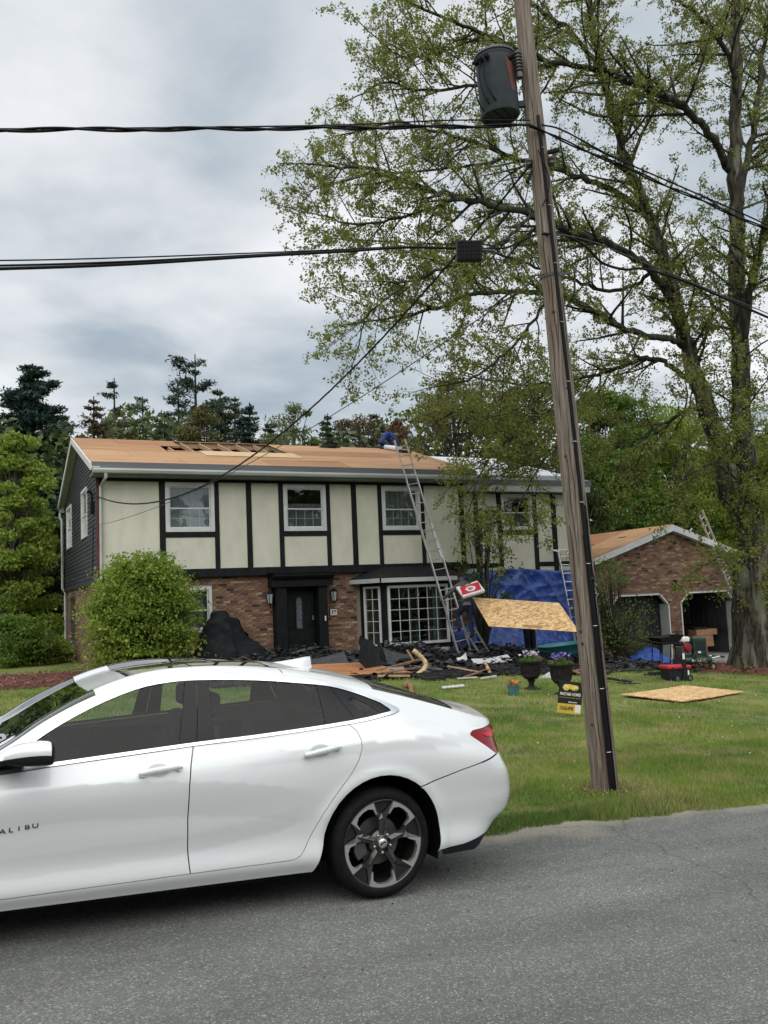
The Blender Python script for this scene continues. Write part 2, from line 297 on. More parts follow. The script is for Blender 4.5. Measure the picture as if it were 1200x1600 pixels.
# driveway, mulch beds
def sheet(name,poly,mat,dz,step=.3,kind='structure',lab=None,bump=0.,thing_=None):
    P=np.array(poly,float); x0,y0=P.min(0);x1,y1=P.max(0)
    pts=[(x,y) for x in np.arange(x0,x1,step) for y in np.arange(y0,y1,step) if inside(x,y,poly)]
    nb=[]; 
    for i in range(len(poly)):
        a=np.array(poly[i],float);b=np.array(poly[(i+1)%len(poly)],float); k=max(1,int(np.linalg.norm(b-a)/step))
        nb+=[tuple(a+(b-a)*j/k) for j in range(k)]
    V2=nb+pts; E=[(i,(i+1)%len(nb)) for i in range(len(nb))]
    r=geometry.delaunay_2d_cdt([Vector(v) for v in V2],E,[],0,1e-5); VV=[tuple(v) for v in r[0]]
    F=[f for f in r[2] if inside(sum(VV[i][0] for i in f)/3,sum(VV[i][1] for i in f)/3,poly)]
    V3=[]
    for x,y in VV:
        d=min(segd(x,y,nb[i],nb[(i+1)%len(nb)]) for i in range(0,len(nb)))
        V3.append((x,y,lz(x,y)+dz+(bump*min(1,d/.8)*(.6+.5*math.sin(x*2.3)*math.sin(y*2.9)) if bump else 0)))
    o=mesh_obj(name,V3,F,mat,smooth=True); tag(o,lab,kind=kind); return o
def inside(x,y,poly):
    c=False; n=len(poly); j=n-1
    for i in range(n):
        xi,yi=poly[i][:2];xj,yj=poly[j][:2]
        if (yi>y)!=(yj>y) and x<(xj-xi)*(y-yi)/(yj-yi)+xi: c=not c
        j=i
    return c
def segd(x,y,a,b):
    ax,ay=a;bx,by=b;dx,dy=bx-ax,by-ay;t=max(0,min(1,((x-ax)*dx+(y-ay)*dy)/(dx*dx+dy*dy+1e-9)));return math.hypot(x-ax-t*dx,y-ay-t*dy)
concrete=M('driveway_concrete',(.19,.185,.17),(.26,.255,.24),scale=3,rough=.9,bump=.3,bscale=40)
sheet('driveway',[(19.0,24.66),(19.0,21.6),(23.6,21.2),(25.5,16),(26.5,7),(31,7),(31,24.66)],concrete,.035,.6,lab='grey concrete driveway before the garage')
mulch=M('bark_mulch',(.05,.022,.016),(.19,.075,.055),scale=60,rough=.95,bump=1.,bscale=70,c3=(.10,.085,.07),s3=4,lo3=.55,hi3=.7)
bedL=[(-9,21.2),(0.3,20.6),(2.2,20.9),(3.3,21.6),(4.6,21.6),(5.8,21.8),(6.3,23.9),(2.9,23.9),(2.6,24.6),(-9,25.6)]
bedR=[(17.2,18.6),(17.6,17.4),(19,16.6),(21,16.1),(24,16.0),(24.5,19),(23,21.1),(20.2,21.2),(18.6,20.6)]
for poly,lb in ((bedL,'red brown mulch bed along the left end of the house'),(bedR,'red brown mulch bed round the foot of the big oak')):
    sheet('mulch_bed',poly,mulch,.02,.22,kind='stuff',lab=lb,bump=.10)
V=[];rn=[]
for poly,n in ((bedL,3800),(bedR,3800)):
    P=np.array(poly); c=0
    while c<n:
        x=random.uniform(*( P[:,0].min(),P[:,0].max()));y=random.uniform(P[:,1].min(),P[:,1].max())
        if x<-1 and random.random()<.9: continue
        if not inside(x,y,poly): continue
        c+=1; z=lz(x,y)+.03+random.random()*.10; a=random.uniform(0,6.28); l=random.uniform(.015,.05); d=np.array([math.cos(a),math.sin(a),random.uniform(-.5,.5)])*l; e2=np.array([-math.sin(a),math.cos(a),random.uniform(-.4,.4)])*l*.35; p=np.array([x,y,z])
        V+=[p-d-e2,p+d-e2,p+d+e2,p-d+e2]; rn+=[random.random()]*4
tag(mesh_obj('mulch_chips',V,np.arange(len(V)).reshape(-1,4),leafmat('mulch_chip',(.06,.02,.015),(.22,.08,.06),(.3,.2,.15),0.),rnd=rn),'loose red brown bark chips on the mulch beds',kind='stuff')
# ------------------------------------------------------------------ building materials
STUC=M('stucco',(.53,.53,.44),(.61,.605,.515),scale=1.6,rough=.9,bump=.35,bscale=60,c3=(.45,.46,.345),s3=2.2,lo3=.5,hi3=.85,stretch=(1,1,.45))
TIMB=M('black_timber',(.006,.007,.008),(.014,.015,.017),scale=6,rough=.6,bump=.2,bscale=30,stretch=(1,1,.2))
BLKP=M('black_paint',(.006,.007,.008),(.011,.012,.013),scale=5,rough=.5)
WHT=M('white_trim',(.48,.50,.50),(.58,.59,.585),scale=4,rough=.45)
ALU=M('grey_white_gutter',(.32,.35,.34),(.43,.45,.44),scale=2,rough=.4,stretch=(.3,1,1))
SOF=M('soffit_green_grey',(.16,.18,.165),(.21,.23,.21),scale=3,rough=.7,stretch=(.2,1,1))
DGRY=M('dark_edge_metal',(.085,.095,.105),(.12,.13,.14),scale=2,rough=.5,stretch=(.2,1,1))
SIDE=M('charcoal_siding',(.024,.027,.031),(.036,.040,.045),scale=3,rough=.5,stretch=(1,.1,1),bump=.1,bscale=30)
PLY=M('plywood',(.30,.158,.072),(.40,.228,.112),scale=1.6,rough=.75,stretch=(.35,3.5,3.5),c3=(.22,.115,.06),s3=.7,lo3=.42,hi3=.75,bump=.1)
PLYS=[PLY,M('plywood_paler',(.34,.19,.095),(.45,.27,.145),scale=1.9,rough=.75,stretch=(.35,3.5,3.5),bump=.1),M('plywood_redder',(.26,.125,.055),(.35,.185,.085),scale=1.3,rough=.75,stretch=(.35,3.5,3.5),c3=(.30,.13,.06),s3=.9,lo3=.42,hi3=.75,bump=.1)]
PLYN=M('new_plywood',(.50,.35,.19),(.58,.43,.26),scale=3,rough=.7,stretch=(.5,3,3))
LUM=M('lumber',(.34,.22,.125),(.46,.32,.19),scale=4,rough=.75,stretch=(1,4,4))
OLDW=M('old_roof_boards',(.05,.02,.015),(.10,.042,.028),scale=3,rough=.85,stretch=(1,3,3))
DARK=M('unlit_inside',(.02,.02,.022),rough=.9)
MORT=M('mortar',(.20,.17,.14),(.27,.24,.20),scale=30,rough=.95,bump=.3)
UND=M('white_underlayment',(.55,.58,.62),(.66,.69,.73),scale=2,rough=.5,bump=.35,bscale=2.5,stretch=(.4,1,1))
GLS=glassmat('window_glass',(.70,.74,.74),.01,1.8); GLD=glassmat('dark_window_glass',(.35,.38,.38),.02,2.4)
def brickmat(name,src):
    m=bpy.data.materials.new(name); m.use_nodes=True; t=m.node_tree; b=t.nodes['Principled BSDF']; r=nn(t,'ShaderNodeValToRGB'); r.color_ramp.interpolation='CONSTANT'
    if src=='obj': n=nn(t,'ShaderNodeObjectInfo'); t.links.new(n.outputs['Random'],r.inputs[0])
    else: n=nn(t,'ShaderNodeAttribute'); n.attribute_name='rnd'; t.links.new(n.outputs['Fac'],r.inputs[0])
    pal=[(0,(0.156,0.084,0.055)),(.18,(0.202,0.116,0.075)),(.38,(0.131,0.070,0.047)),(.52,(0.240,0.153,0.101)),(.66,(0.171,0.095,0.061)),(.78,(0.077,0.046,0.035)),(.84,(0.311,0.227,0.156)),(.91,(0.210,0.112,0.066)),(.965,(0.028,0.024,0.022))]
    e=r.color_ramp.elements; e[0].position=0; e[0].color=(*pal[0][1],1); e[1].position=pal[-1][0]; e[1].color=(*pal[-1][1],1)
    for p,c in pal[1:-1]: q=e.new(p); q.color=(*c,1)
    co=nn(t,'ShaderNodeTexCoord'); n2=nn(t,'ShaderNodeTexNoise'); n2.inputs['Scale'].default_value=22; n2.inputs['Detail'].default_value=5; t.links.new(co.outputs['Object'],n2.inputs['Vector'])
    mr=nn(t,'ShaderNodeMapRange'); t.links.new(n2.outputs[0],mr.inputs[0]); mr.inputs[1].default_value=.3; mr.inputs[2].default_value=.7; mr.inputs[3].default_value=.7; mr.inputs[4].default_value=1.35
    s=nn(t,'ShaderNodeVectorMath',operation='SCALE'); t.links.new(r.outputs[0],s.inputs[0]); t.links.new(mr.outputs[0],s.inputs['Scale']); t.links.new(s.outputs[0],b.inputs['Base Color']); b.inputs['Roughness'].default_value=.88
    return m
BR1=brickmat('brick_clay','obj'); BR2=brickmat('brick_clay_joined','att')
BL,BH,BD,JT=.194,.057,.05,.0105
def brickwall(parent,origin,u,n,regions,holes,singles,stuffname='brick_courses'):
    """origin: z=0 corner; u: unit along; n: unit outward; regions: (u0,u1,z0,zf(u)) ; singles: filter giving those built one by one"""
    o=np.array(origin,float);u=np.array(u,float);n=np.array(n,float); cells=[]
    for (u0,u1,z0,zf) in regions:
        k=0; z=z0
        while z<20:
            zc=z+BH/2; x=u0-(0 if k%2 else (BL+JT)/2); anyb=False
            while x<u1:
                a,b=max(x,u0),min(x+BL,u1)
                zt=zf((a+b)/2)
                if b-a>.03 and z+BH<zt:
                    anyb=True
                    segs=[(a,b)]
                    for (h0,h1,hz0,hz1) in holes:
                        if z+BH>hz0 and z<hz1:
                            ns=[]
                            for (p,q) in segs:
                                if q<=h0 or p>=h1: ns.append((p,q)); continue
                                if p<h0: ns.append((p,h0))
                                if q>h1: ns.append((h1,q))
                            segs=ns
                    for (p,q) in segs:
                        if q-p>.03: cells.append((p,q,z))
                x+=BL+JT
            z+=BH+JT; k+=1
            if not anyb and z>z0+1: break
    full=[c for c in cells if abs(c[1]-c[0]-BL)<1e-6]; one=singles(full) if singles else []; so_=set(one)
    me=boxmesh('brick',BL,BD,BH,BR1); ang=math.atan2(u[1],u[0])
    for (p,q,z) in one:
        c=o+u*(p+q)/2+n*(-BD/2+.006+random.uniform(0,.005)); c[2]=z+BH/2
        piece('brick',me,parent,c,rot=(0,0,ang))
    V=[];F=[];rn=[]
    for c in cells:
        if c in so_: continue
        p,q,z=c; f=.006+random.uniform(0,.005); b=len(V); r=random.random()
        for (uu,zz) in ((p,z),(q,z),(q,z+BH),(p,z+BH)):
            P=o+u*uu; P[2]=zz; V.append(P+n*f)
        for (uu,zz) in ((p,z),(q,z),(q,z+BH),(p,z+BH)):
            P=o+u*uu; P[2]=zz; V.append(P-n*.02)
        F+=[(b,b+1,b+2,b+3),(b+4,b+5,b+1,b),(b+5,b+6,b+2,b+1),(b+6,b+7,b+3,b+2),(b+7,b+4,b,b+3)]; rn+=[r]*8
    s=mesh_obj(stuffname,V,F,BR2,parent,rnd=rn); s['kind']='stuff'
def wallpoly(name,parent,origin,u,outer,holes,mat,n,depth=.1):
    """flat wall with openings: triangulated outline in (u,z), pushed back by depth"""
    o=np.array(origin,float);u=np.array(u,float);n=np.array(n,float); vs=[];E=[]
    for lp in [outer]+holes:
        b=len(vs); vs+=[Vector(q) for q in lp]; E+=[(b+i,b+(i+1)%len(lp)) for i in range(len(lp))]
    r=geometry.delaunay_2d_cdt(vs,E,[],0,1e-6); VV=[tuple(q) for q in r[0]]
    F=[]
    for f in r[2]:
        cx=sum(VV[i][0] for i in f)/3; cz=sum(VV[i][1] for i in f)/3
        if inside(cx,cz,outer) and not any(inside(cx,cz,h) for h in holes): F.append(tuple(f))
    P=[o*np.array([1,1,0])+u*a+np.array([0,0,b]) for a,b in VV]; N=len(P); V=P+[p-n*depth for p in P]; F2=F+[tuple(N+i for i in f[::-1]) for f in F]
    cnt={}
    for f in F:
        for i in range(3): cnt[tuple(sorted((f[i],f[(i+1)%3])))]=cnt.get(tuple(sorted((f[i],f[(i+1)%3]))),0)+1
    F2+=[(a,b,N+b,N+a) for (a,b),c in cnt.items() if c==1]
    return mesh_obj(name,V,F2,mat,parent)
# ------------------------------------------------------------------ windows
class Fr:
    """a wall frame: origin, u (along), n (outward)"""
    def __init__(s,o,u,n): s.o=np.array(o,float)*np.array([1,1,0]);s.u=np.array(u,float);s.n=np.array(n,float)
    def P(s,u,d,z): return s.o+s.u*u+s.n*d+np.array([0,0,z])
    def box(s,mb,u0,u1,d0,d1,z0,z1,mi=0):
        c=s.P((u0+u1)/2,(d0+d1)/2,(z0+z1)/2); return mb.obox(c,s.u*(u1-u0)/2,s.n*(d1-d0)/2,np.array([0,0,(z1-z0)/2]),mi)
def ringbox(fr,mb,u0,u1,z0,z1,w,d0,d1):
    fr.box(mb,u0,u1,d0,d1,z0,z0+w);fr.box(mb,u0,u1,d0,d1,z1-w,z1);fr.box(mb,u0,u0+w,d0,d1,z0+w,z1-w);fr.box(mb,u1-w,u1,d0,d1,z0+w,z1-w)
def window(parent,fr,u0,u1,z0,z1,fw=.075,lower_grid=None,curtain=None,frame=None,glass=None,name='window',grid=None,d=.0):
    frame=frame or WHT; glass=glass or GLS
    mb=MB(); ringbox(fr,mb,u0,u1,z0,z1,fw,-.05+d,.03+d); w=mb.build(name,frame,parent)
    a,b,c,e=u0+fw,u1-fw,z0+fw,z1-fw
    if grid is None:
        zm=c+(e-c)*.47; s=.035
        for (p,q,off) in ((zm-.015,e,-.02+d),(c,zm+.02,-.035+d)):
            mb=MB(); ringbox(fr,mb,a+.004,b-.004,p+.002,q-.002,s,off-.012,off+.012); sh=mb.build('sash',frame,w)
            mb=MB(); fr.box(mb,a+s,b-s,off-.004,off+.001,p+s,q-s); mb.build('pane',glass,w)
        if lower_grid:
            nx,nz=lower_grid
            for i in range(1,nx): mb=MB(); x=a+s+(b-a-2*s)*i/nx; fr.box(mb,x-.008,x+.008,-.040+d,-.0365+d,c+s,zm-s); mb.build('muntin',frame,w)
            for j in range(1,nz): mb=MB(); z=c+s+(zm-c-2*s)*j/nz; fr.box(mb,a+s,b-s,-.0403+d,-.0362+d,z-.006,z+.006); mb.build('muntin',frame,w)
    else:
        mb=MB(); fr.box(mb,a,b,-.02+d,-.015+d,c,e); mb.build('pane',glass,w); nx,nz=grid
        for i in range(1,nx): mb=MB(); x=a+(b-a)*i/nx; fr.box(mb,x-.008,x+.008,-.014+d,.0+d,c,e); mb.build('muntin',frame,w)
        for j in range(1,nz): mb=MB(); z=c+(e-c)*j/nz; fr.box(mb,a,b,-.0135+d,.0005+d,z-.008,z+.008); mb.build('muntin',frame,w)
    if curtain is not None:
        mat,top,bot=curtain; mb=MB(); n=int((b-a)/.05); pts=[]
        for i in range(n+1): x=a-.05+(b-a+.1)*i/n; pts.append((x,-.16+.02*math.sin(i*1.9)+d))
        V=[fr.P(x,y,zz) for x,y in pts for zz in (c+(e-c)*bot,c+(e-c)*top)]; F=[(2*i,2*i+2,2*i+3,2*i+1) for i in range(n)]
        mesh_obj('curtain',V,F,mat,w)
    return w
CURT=M('white_curtain',(.66,.68,.70),(.76,.78,.80),scale=3,rough=.9,stretch=(3,3,.3)); CURD=M('dim_curtain',(.30,.32,.315),(.42,.44,.435),scale=4,rough=.9,stretch=(4,4,.3))
BLIND=M('window_blind',(.50,.51,.55),(.56,.57,.61),scale=3,rough=.8)
# ------------------------------------------------------------------ the house
H=thing('house','two storey house with cream stucco and black timbers over brick, roof stripped to plywood','house',(2.93,24.,.05))
FF=Fr((0,24,0),(1,0,0),(0,-1,0)); FB=Fr((0,24.12,0),(1,0,0),(0,-1,0))
XL,XR=2.93,13.93; ZB,ZPB,ZPT,ZT=2.50,2.72,5.10,5.27; YF,YR,YK=24.,28.3,33.1
w1,w2,w3=(4.66,6.0),(8.0,9.30),(11.1,12.4)
# stucco wall core
def rect(a,b,c,d): return [(a,c),(b,c),(b,d),(a,d)]
winh=[rect(a+.01,b-.01,3.74,5.05) for a,b in (w1,w2,w3)]
wallpoly('wall',H,(0,24.02,0),(1,0,0),rect(XL,XR,ZB,ZT+.2),winh,STUC,(0,-1,0),.12)
studs=[(2.93,3.02),(4.50,4.655),(6.00,6.13),(6.91,7.06),(7.86,7.995),(9.30,9.43),(10.11,10.27),(10.97,11.095),(12.40,12.53),(13.77,13.93)]
for a,b in studs:
    MB().box((a,23.975,ZPB),(b,24.018,ZPT)).build('timber_stud',TIMB,H)
MB().box((XL,23.955,ZPT),(XR,24.018,ZT)).build('header_beam',TIMB,H); MB().box((XL-.02,23.94,ZB),(XR+.02,24.1,ZPB)).build('floor_beam',TIMB,H)
cells=[]
for i in range(len(studs)-1):
    a,b=studs[i][1],studs[i+1][0]; wn=[w for w in (w1,w2,w3) if a-.02<=w[0] and w[1]<=b+.02]
    if wn:
        MB().box((a,23.98,3.585),(b,24.018,3.725)).build('timber_rail',TIMB,H); cells.append((a,b,ZPB,3.585))
    else: cells.append((a,b,ZPB,ZPT))
for a,b,c,d in cells: MB().box((a+.002,24.0,c+.002),(b-.002,24.019,d-.002)).build('stucco_panel',STUC,H)
window(H,FF,w1[0],w1[1],3.735,5.09,.10,(4,2),(BLIND,1.,.5)); window(H,FF,w2[0],w2[1],3.735,5.07,.10,(4,2),(CURD,.62,0),glass=GLS); window(H,FF,w3[0],w3[1],3.735,5.06,.10,(4,2),(CURD,1,0))  # middle window: part curtain added for the pale reflection of sky and trees
mb=MB(); FF.box(mb,w1[0]+.1,w1[1]-.1,-.20,-.19,3.8,4.42); mb.build('curtain',CURT,H)
# brick storey
dr=(7.62,9.18,-.5,2.5); lw=(4.64,5.9,1.0,2.24); bay=(10.2,13.1,-.5,2.5)
wallpoly('brick_backing',H,(0,24.13,0),(1,0,0),rect(XL+.02,XR,-.5,ZB),[rect(lw[0]+.01,lw[1]-.01,lw[2]+.01,lw[3]-.01),rect(7.63,9.17,.12,2.49),rect(10.9,12.6,.4,2.0)],MORT,(0,-1,0),.15)
def near_front(full):
    c=[q for q in full if q[2]>.15 and ((5.9<q[0]<7.62) or (9.18<q[0]<10.2) or (q[0]<5.9 and q[2]>2.2))]
    c.sort(key=lambda q:abs(q[0]-7.5)+abs(q[2]-1.5)*.5); return c[:300]
brickwall(H,(0,24.12,0),(1,0,0),(0,-1,0),[(XL+.02,XR,-.2,lambda x:ZB-.005)],[(lw[0],lw[1],lw[2],lw[3]),(dr[0],dr[1],dr[2],dr[3]),bay],near_front)
window(H,FB,lw[0],lw[1],lw[2],lw[3],.09,None,(CURD,1,0))
# left gable: brick base and siding
FS=Fr((2.93,24.12,0),(0,1,0),(-1,0,0)); sw=(30.1-24.12,31.5-24.12,.66,2.2)
wallpoly('brick_backing',H,(2.94,24.12,0),(0,1,0),rect(0,YK-24.12,-.5,2.5),[rect(sw[0]+.01,sw[1]-.01,sw[2]+.01,sw[3]-.01)],MORT,(-1,0,0),.15)
brickwall(H,(2.93,24.12,0),(0,1,0),(-1,0,0),[(0,YK-24.12,-.2,lambda x:2.49)],[sw],None)
window(H,FS,sw[0],sw[1],sw[2],sw[3],.07,(4,3),(CURD,1,0),frame=M('brown_window_frame',(.06,.045,.035),rough=.5))
def eave(y): return 5.52+(7.02-5.52)*(1-abs(y-YR)/(YR-23.5))
FG=Fr((2.87,24.0,0),(0,1,0),(-1,0,0)); gw=[(26.0,27.4,3.80,5.22),(30.5,32.0,3.80,5.22)]
prof=[(0,2.45),(YK-24,2.45),(YK-24,eave(YK)-.12),(YR-24,7.02-.12),(0,eave(24)-.12)]
wallpoly('gable_wall',H,(2.90,24.,0),(0,1,0),prof,[rect(a-24+.01,b-24-.01,c+.01,d-.01) for a,b,c,d in gw],SIDE,(-1,0,0),.1)
for a,b,c,d in gw: window(H,FG,a-24,b-24,c,d,.085,None,(CURD,1,.2))
z=2.46; lap=.118
while z<6.85:
    z1=z+lap; top=min(z1,6.9)
    # board span limited by the rakes
    def span(zz):
        if zz<=eave(24)-.12: return 24.0,YK
        dy=(7.02-.12-zz)/(7.02-5.52)*(YR-23.5); return YR-dy,YR+dy
    ya,yb=span(top); 
    segs=[(max(24.,ya),min(YK,yb))]
    for (a,b,c,d) in gw:
        if top>c and z<d:
            ns=[]
            for p,q in segs:
                if p<a<q: ns.append((p,a)); p=b if b<q else q
                if p<q and p>=b or not (a<q and p<b): ns.append((p,q))
            segs=ns
    for (p,q) in segs:
        if q-p>.05:
            V=[(2.868,p,z),(2.868,q,z),(2.888,q,z1+.004),(2.888,p,z1+.004),(2.898,p,z),(2.898,q,z),(2.9,q,z1),(2.9,p,z1)]
            mesh_obj('siding_board',V,[(0,3,2,1),(0,1,5,4),(2,3,7,6),(0,4,7,3),(1,2,6,5)],SIDE,H)
    z=z1
MB().box((2.86,23.93,2.5),(2.935,24.02,5.3)).build('corner_board',M('maroon_corner',(.07,.022,.022),(.10,.035,.03),scale=5,rough=.6),H)
MB().box((2.84,24.0,2.40),(2.93,YK,2.46)).build('siding_starter',SIDE,H)
# white rake boards
for s,(ya,yb) in enumerate(((23.42,YR),(YR,YK+.08))):
    za,zb=eave(ya),eave(yb); mb=MB(); mb.prism([(2.66,ya,za-.19),(2.66,yb,zb-.19),(2.66,yb,zb-.01),(2.66,ya,za-.01)],(.045,0,0)); mb.build('rake_board',WHT,H)
    MB().prism([(2.705,ya,za-.12),(2.705,yb,zb-.12),(2.705,yb,zb-.10),(2.705,ya,za-.10)],(.2,0,0)).build('rake_soffit',WHT,H)
# roof: rafters, sheets, hole
SLF=np.array([0,YR-23.5,7.02-5.52]); SLL=np.linalg.norm(SLF); SLU=SLF/SLL; SLN=np.array([0,-SLU[2],SLU[1]])
def sl(x,s,h=0.): return np.array([x,23.5,5.52])+SLU*s+SLN*h
hole=[(5.75,8.95,2.75,4.93),(5.12,5.75,2.75,3.75)]
XE=14.15
# sheets in rows of 1.22 m
rows=[(0,1.22),(1.22,2.44),(2.44,3.66),(3.66,SLL)]
for k,(s0,s1) in enumerate(rows):
    x=2.70-(1.22 if k%2 else 0); 
    while x<XE:
        a,b=max(x,2.70),min(x+2.44,XE); segs=[(a,b,s0,s1)]
        for h in hole:
            ns=[]
            for (p,q,t0,t1) in segs:
                if q<=h[0] or p>=h[1] or t1<=h[2] or t0>=h[3]: ns.append((p,q,t0,t1)); continue
                if p<h[0]: ns.append((p,h[0],t0,t1))
                if q>h[1]: ns.append((h[1],q,t0,t1))
                if t0<h[2]: ns.append((max(p,h[0]),min(q,h[1]),t0,h[2]))
                if t1>h[3]: ns.append((max(p,h[0]),min(q,h[1]),h[3],t1))
            segs=ns
        for (p,q,t0,t1) in segs:
            if q-p>.04 and t1-t0>.04:
                # the right end is cut back along the valley to the wing roof
                def cut(s): return XE-.75-(s-.9)*.05 if s>4.6 else XE
                h=random.uniform(0,.006); mb=MB(); mb.prism([sl(p+.006,t0+.007,h),sl(q-.006,t0+.007,h),sl(q-.006,t1-.007,h),sl(p+.006,t1-.007,h)],-SLN*.016); mb.build('plywood_sheet',random.choice(PLYS),H)
        x+=2.44
# the row of fresh boards below the hole
x=6.1
while x<9.0:
    w=random.uniform(.32,.45); mb=MB(); mb.prism([sl(x+.004,1.75,.022),sl(x+w-.004,1.75,.022),sl(x+w-.004-.0,2.72,.022),sl(x+.004,2.72,.022)],-SLN*.014); mb.build('roof_board',PLYN,H); x+=w
for i in range(19):
    x=2.95+i*.61; mb=MB(); c0,c1=sl(x,.1,-.02),sl(x,SLL-.02,-.02); mb.prism([sl(x-.02,.1,-.022),sl(x+.02,.1,-.022),sl(x+.02,.1,-.16),sl(x-.02,.1,-.16)],SLU*(SLL-.15)); mb.build('rafter',LUM,H)
MB().box((2.95,YR-.02,6.8),(XE-.1,YR+.02,6.985)).build('ridge_beam',LUM,H)
MB().prism([(2.70,YR+.02,7.03),(2.70,YK+.1,eave(YK+.1)+.01),(2.70,YK+.1,eave(YK+.1)-.02),(2.70,YR+.02,7.0)],(XE-2.7,0,0)).build('rear_roof_slope',OLDW,H)
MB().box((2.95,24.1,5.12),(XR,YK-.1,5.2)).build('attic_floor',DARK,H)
mb=MB()
# eaves
MB().box((2.70,23.44,5.36),(XE,23.5,5.525)).build('drip_edge',DGRY,H)
g=MB(); g.prism([(2.72,23.44,5.35),(2.72,23.33,5.35),(2.72,23.32,5.30),(2.72,23.345,5.24),(2.72,23.37,5.22),(2.72,23.44,5.22)],(XE-2.72,0,0)); g.build('gutter',ALU,H)
MB().box((2.72,23.47,5.18),(XE,24.0,5.22)).build('soffit',SOF,H); MB().box((2.72,23.452,5.215),(XE,23.49,5.36)).build('fascia_board',SOF,H)
MB().box((2.70,YK,5.2),(XE,YK+.12,5.5)).build('gutter',ALU,H)
# downspouts
def dsp(pts,mat,parent,w=.07): 
    mb=MB(); mb.tube(pts,w*.62,4); return mb.build('downspout',mat,parent)
dsp([(3.05,23.38,5.23),(3.05,23.40,5.12),(2.98,23.9,4.95),(2.975,23.92,2.5),(2.975,24.04,2.4),(2.975,24.05,.25),(2.9,23.8,.16)],ALU,H)
dsp([(2.74,YK+.06,5.2),(2.74,YK+.02,5.0),(2.79,YK-.02,4.9),(2.79,YK-.02,2.5),(2.88,YK-.02,2.38),(2.88,YK-.02,.1)],WHT,H)
# electric meter head and conduit at the left corner
mb=MB(); mb.box((2.78,24.45,4.28),(2.87,24.66,4.62)); mb.tube([(2.83,24.55,4.6),(2.83,24.55,4.8),(2.78,24.5,4.88),(2.70,24.42,4.84)],.03,8); mb.build('service_entrance',BLKP,H)
mb=MB(); mb.tube([(2.80,24.05,3.9),(2.80,24.3,2.6)],.012,5); mb.build('wall_wire',BLKP,H)
# entrance: pilasters, entablature, door
for a,b in ((7.63,7.95),(8.90,9.17)):
    mb=MB(); mb.box((a,23.78,.1),(b,24.1,2.14)); mb.build('door_pilaster',BLKP,H,bevel=.008)
    mb=MB(); mb.box((a-.02,23.76,.1),(b+.02,23.98,.35)); mb.build('pilaster_base',BLKP,H,bevel=.008)
mb=MB(); mb.prism([(7.50,23.62,2.36),(7.50,23.55,2.44),(7.50,23.55,2.52),(7.50,24.1,2.6),(7.50,24.1,2.14),(7.50,23.70,2.14),(7.50,23.70,2.34)],(1.82,0,0)); mb.build('door_hood',BLKP,H)
mb=MB(); mb.box((7.46,23.52,2.515),(9.36,24.0,2.55)); mb.build('hood_cap',BLKP,H)
mb=MB(); mb.box((7.95,24.13,.12),(8.90,24.2,.26)); mb.build('door_sill',M('sill_stone',(.16,.15,.14),rough=.8),H); 
D=MB().box((7.96,24.16,.27),(8.88,24.21,2.13)).build('door',BLKP,H)
MB().box((7.95,24.12,2.06),(8.9,24.24,2.14)).build('door_head',BLKP,H); MB().box((7.6,24.215,.0),(9.2,24.28,2.5)).build('door_frame',BLKP,H)
for (a,b,c,d) in ((8.04,8.20,.95,1.85),(8.64,8.80,.95,1.85),(8.04,8.24,.36,.78),(8.60,8.80,.36,.78)):
    mb=MB(); mb.box((a,24.145,c),(b,24.165,d)); mb.box((a+.03,24.135,c+.03),(b-.03,24.15,d-.03)); mb.build('door_panel',BLKP,D,bevel=.004)
arc=[(8.42+.13*math.cos(t),1.75+.13*math.sin(t)) for t in np.linspace(0,math.pi,9)]; ov=[(8.55,.92)]+arc+[(8.29,.92)]
mb=MB(); mb.prism([(x,24.16,z) for x,z in ov],(0,-.03,0)); mb.build('glass_surround',BLKP,D)
ov2=[(8.42+(x-8.42)*.66,1.36+(z-1.36)*.92) for x,z in ov]; mb=MB(); mb.prism([(x,24.128,z) for x,z in ov2],(0,-.006,0)); mb.build('door_glass',M('leaded_glass',(.06,.07,.09),(.10,.11,.13),scale=8,rough=.15,spec=1),D)
lead=M('lead_came',(.45,.47,.5),rough=.3,metal=.6); 
for zc,r in ((1.72,.05),(1.56,.045),(1.42,.07),(1.28,.055),(1.12,.04),(1.0,.06)):
    mb=MB(); mb.tube([(8.42+r*.7*math.cos(t+.5)*(1+.3*math.cos(3*t)),24.118,zc+r*math.sin(t)) for t in np.linspace(0,6.28,11)],.005,4); mb.build('leaded_motif',lead,D)
mb=MB(); mb.tube([(8.83,24.16,1.18),(8.83,24.11,1.18),(8.83,24.11,1.3)],.016,6); mb.build('door_handle',lead,D)
mb=MB(); mb.box((9.06,23.765,1.14),(9.10,23.78,1.28)); mb.build('doorbell',WHT,H)
def lantern(x):
    mb=MB(); c=(x,23.92,1.86); mb.lathe([(.02,.20),(.035,.17),(.115,.11),(.11,.10)],c,n=6); mb.lathe([(.07,-.16),(.03,-.19),(.012,-.23)],c,n=6)
    for k in range(6): a=R(60*k); mb.bar((x+.105*math.cos(a),23.92+.105*math.sin(a),1.965),(x+.068*math.cos(a),23.92+.068*math.sin(a),1.70),.012)
    mb.box((x-.03,24.0,1.80),(x+.03,24.11,2.0)); mb.bar((x,23.93,2.05),(x,24.05,2.0),.02)
    l=mb.build('wall_lantern',BLKP,H); mb=MB(); mb.lathe([(.1,.10),(.065,-.16)],c,n=6); mb.build('lantern_glass',M('frosted_lantern_glass',(.30,.31,.31),rough=.3),l)
lantern(7.50); lantern(9.43)
pl=MB().box((9.33,24.07,1.26),(9.575,24.115,1.47)).build('house_number_plate',BLKP,H); MB().box((9.345,24.06,1.275),(9.56,24.072,1.455)).build('number_tile',M('plate_cream',(.55,.52,.46),rough=.5),pl)
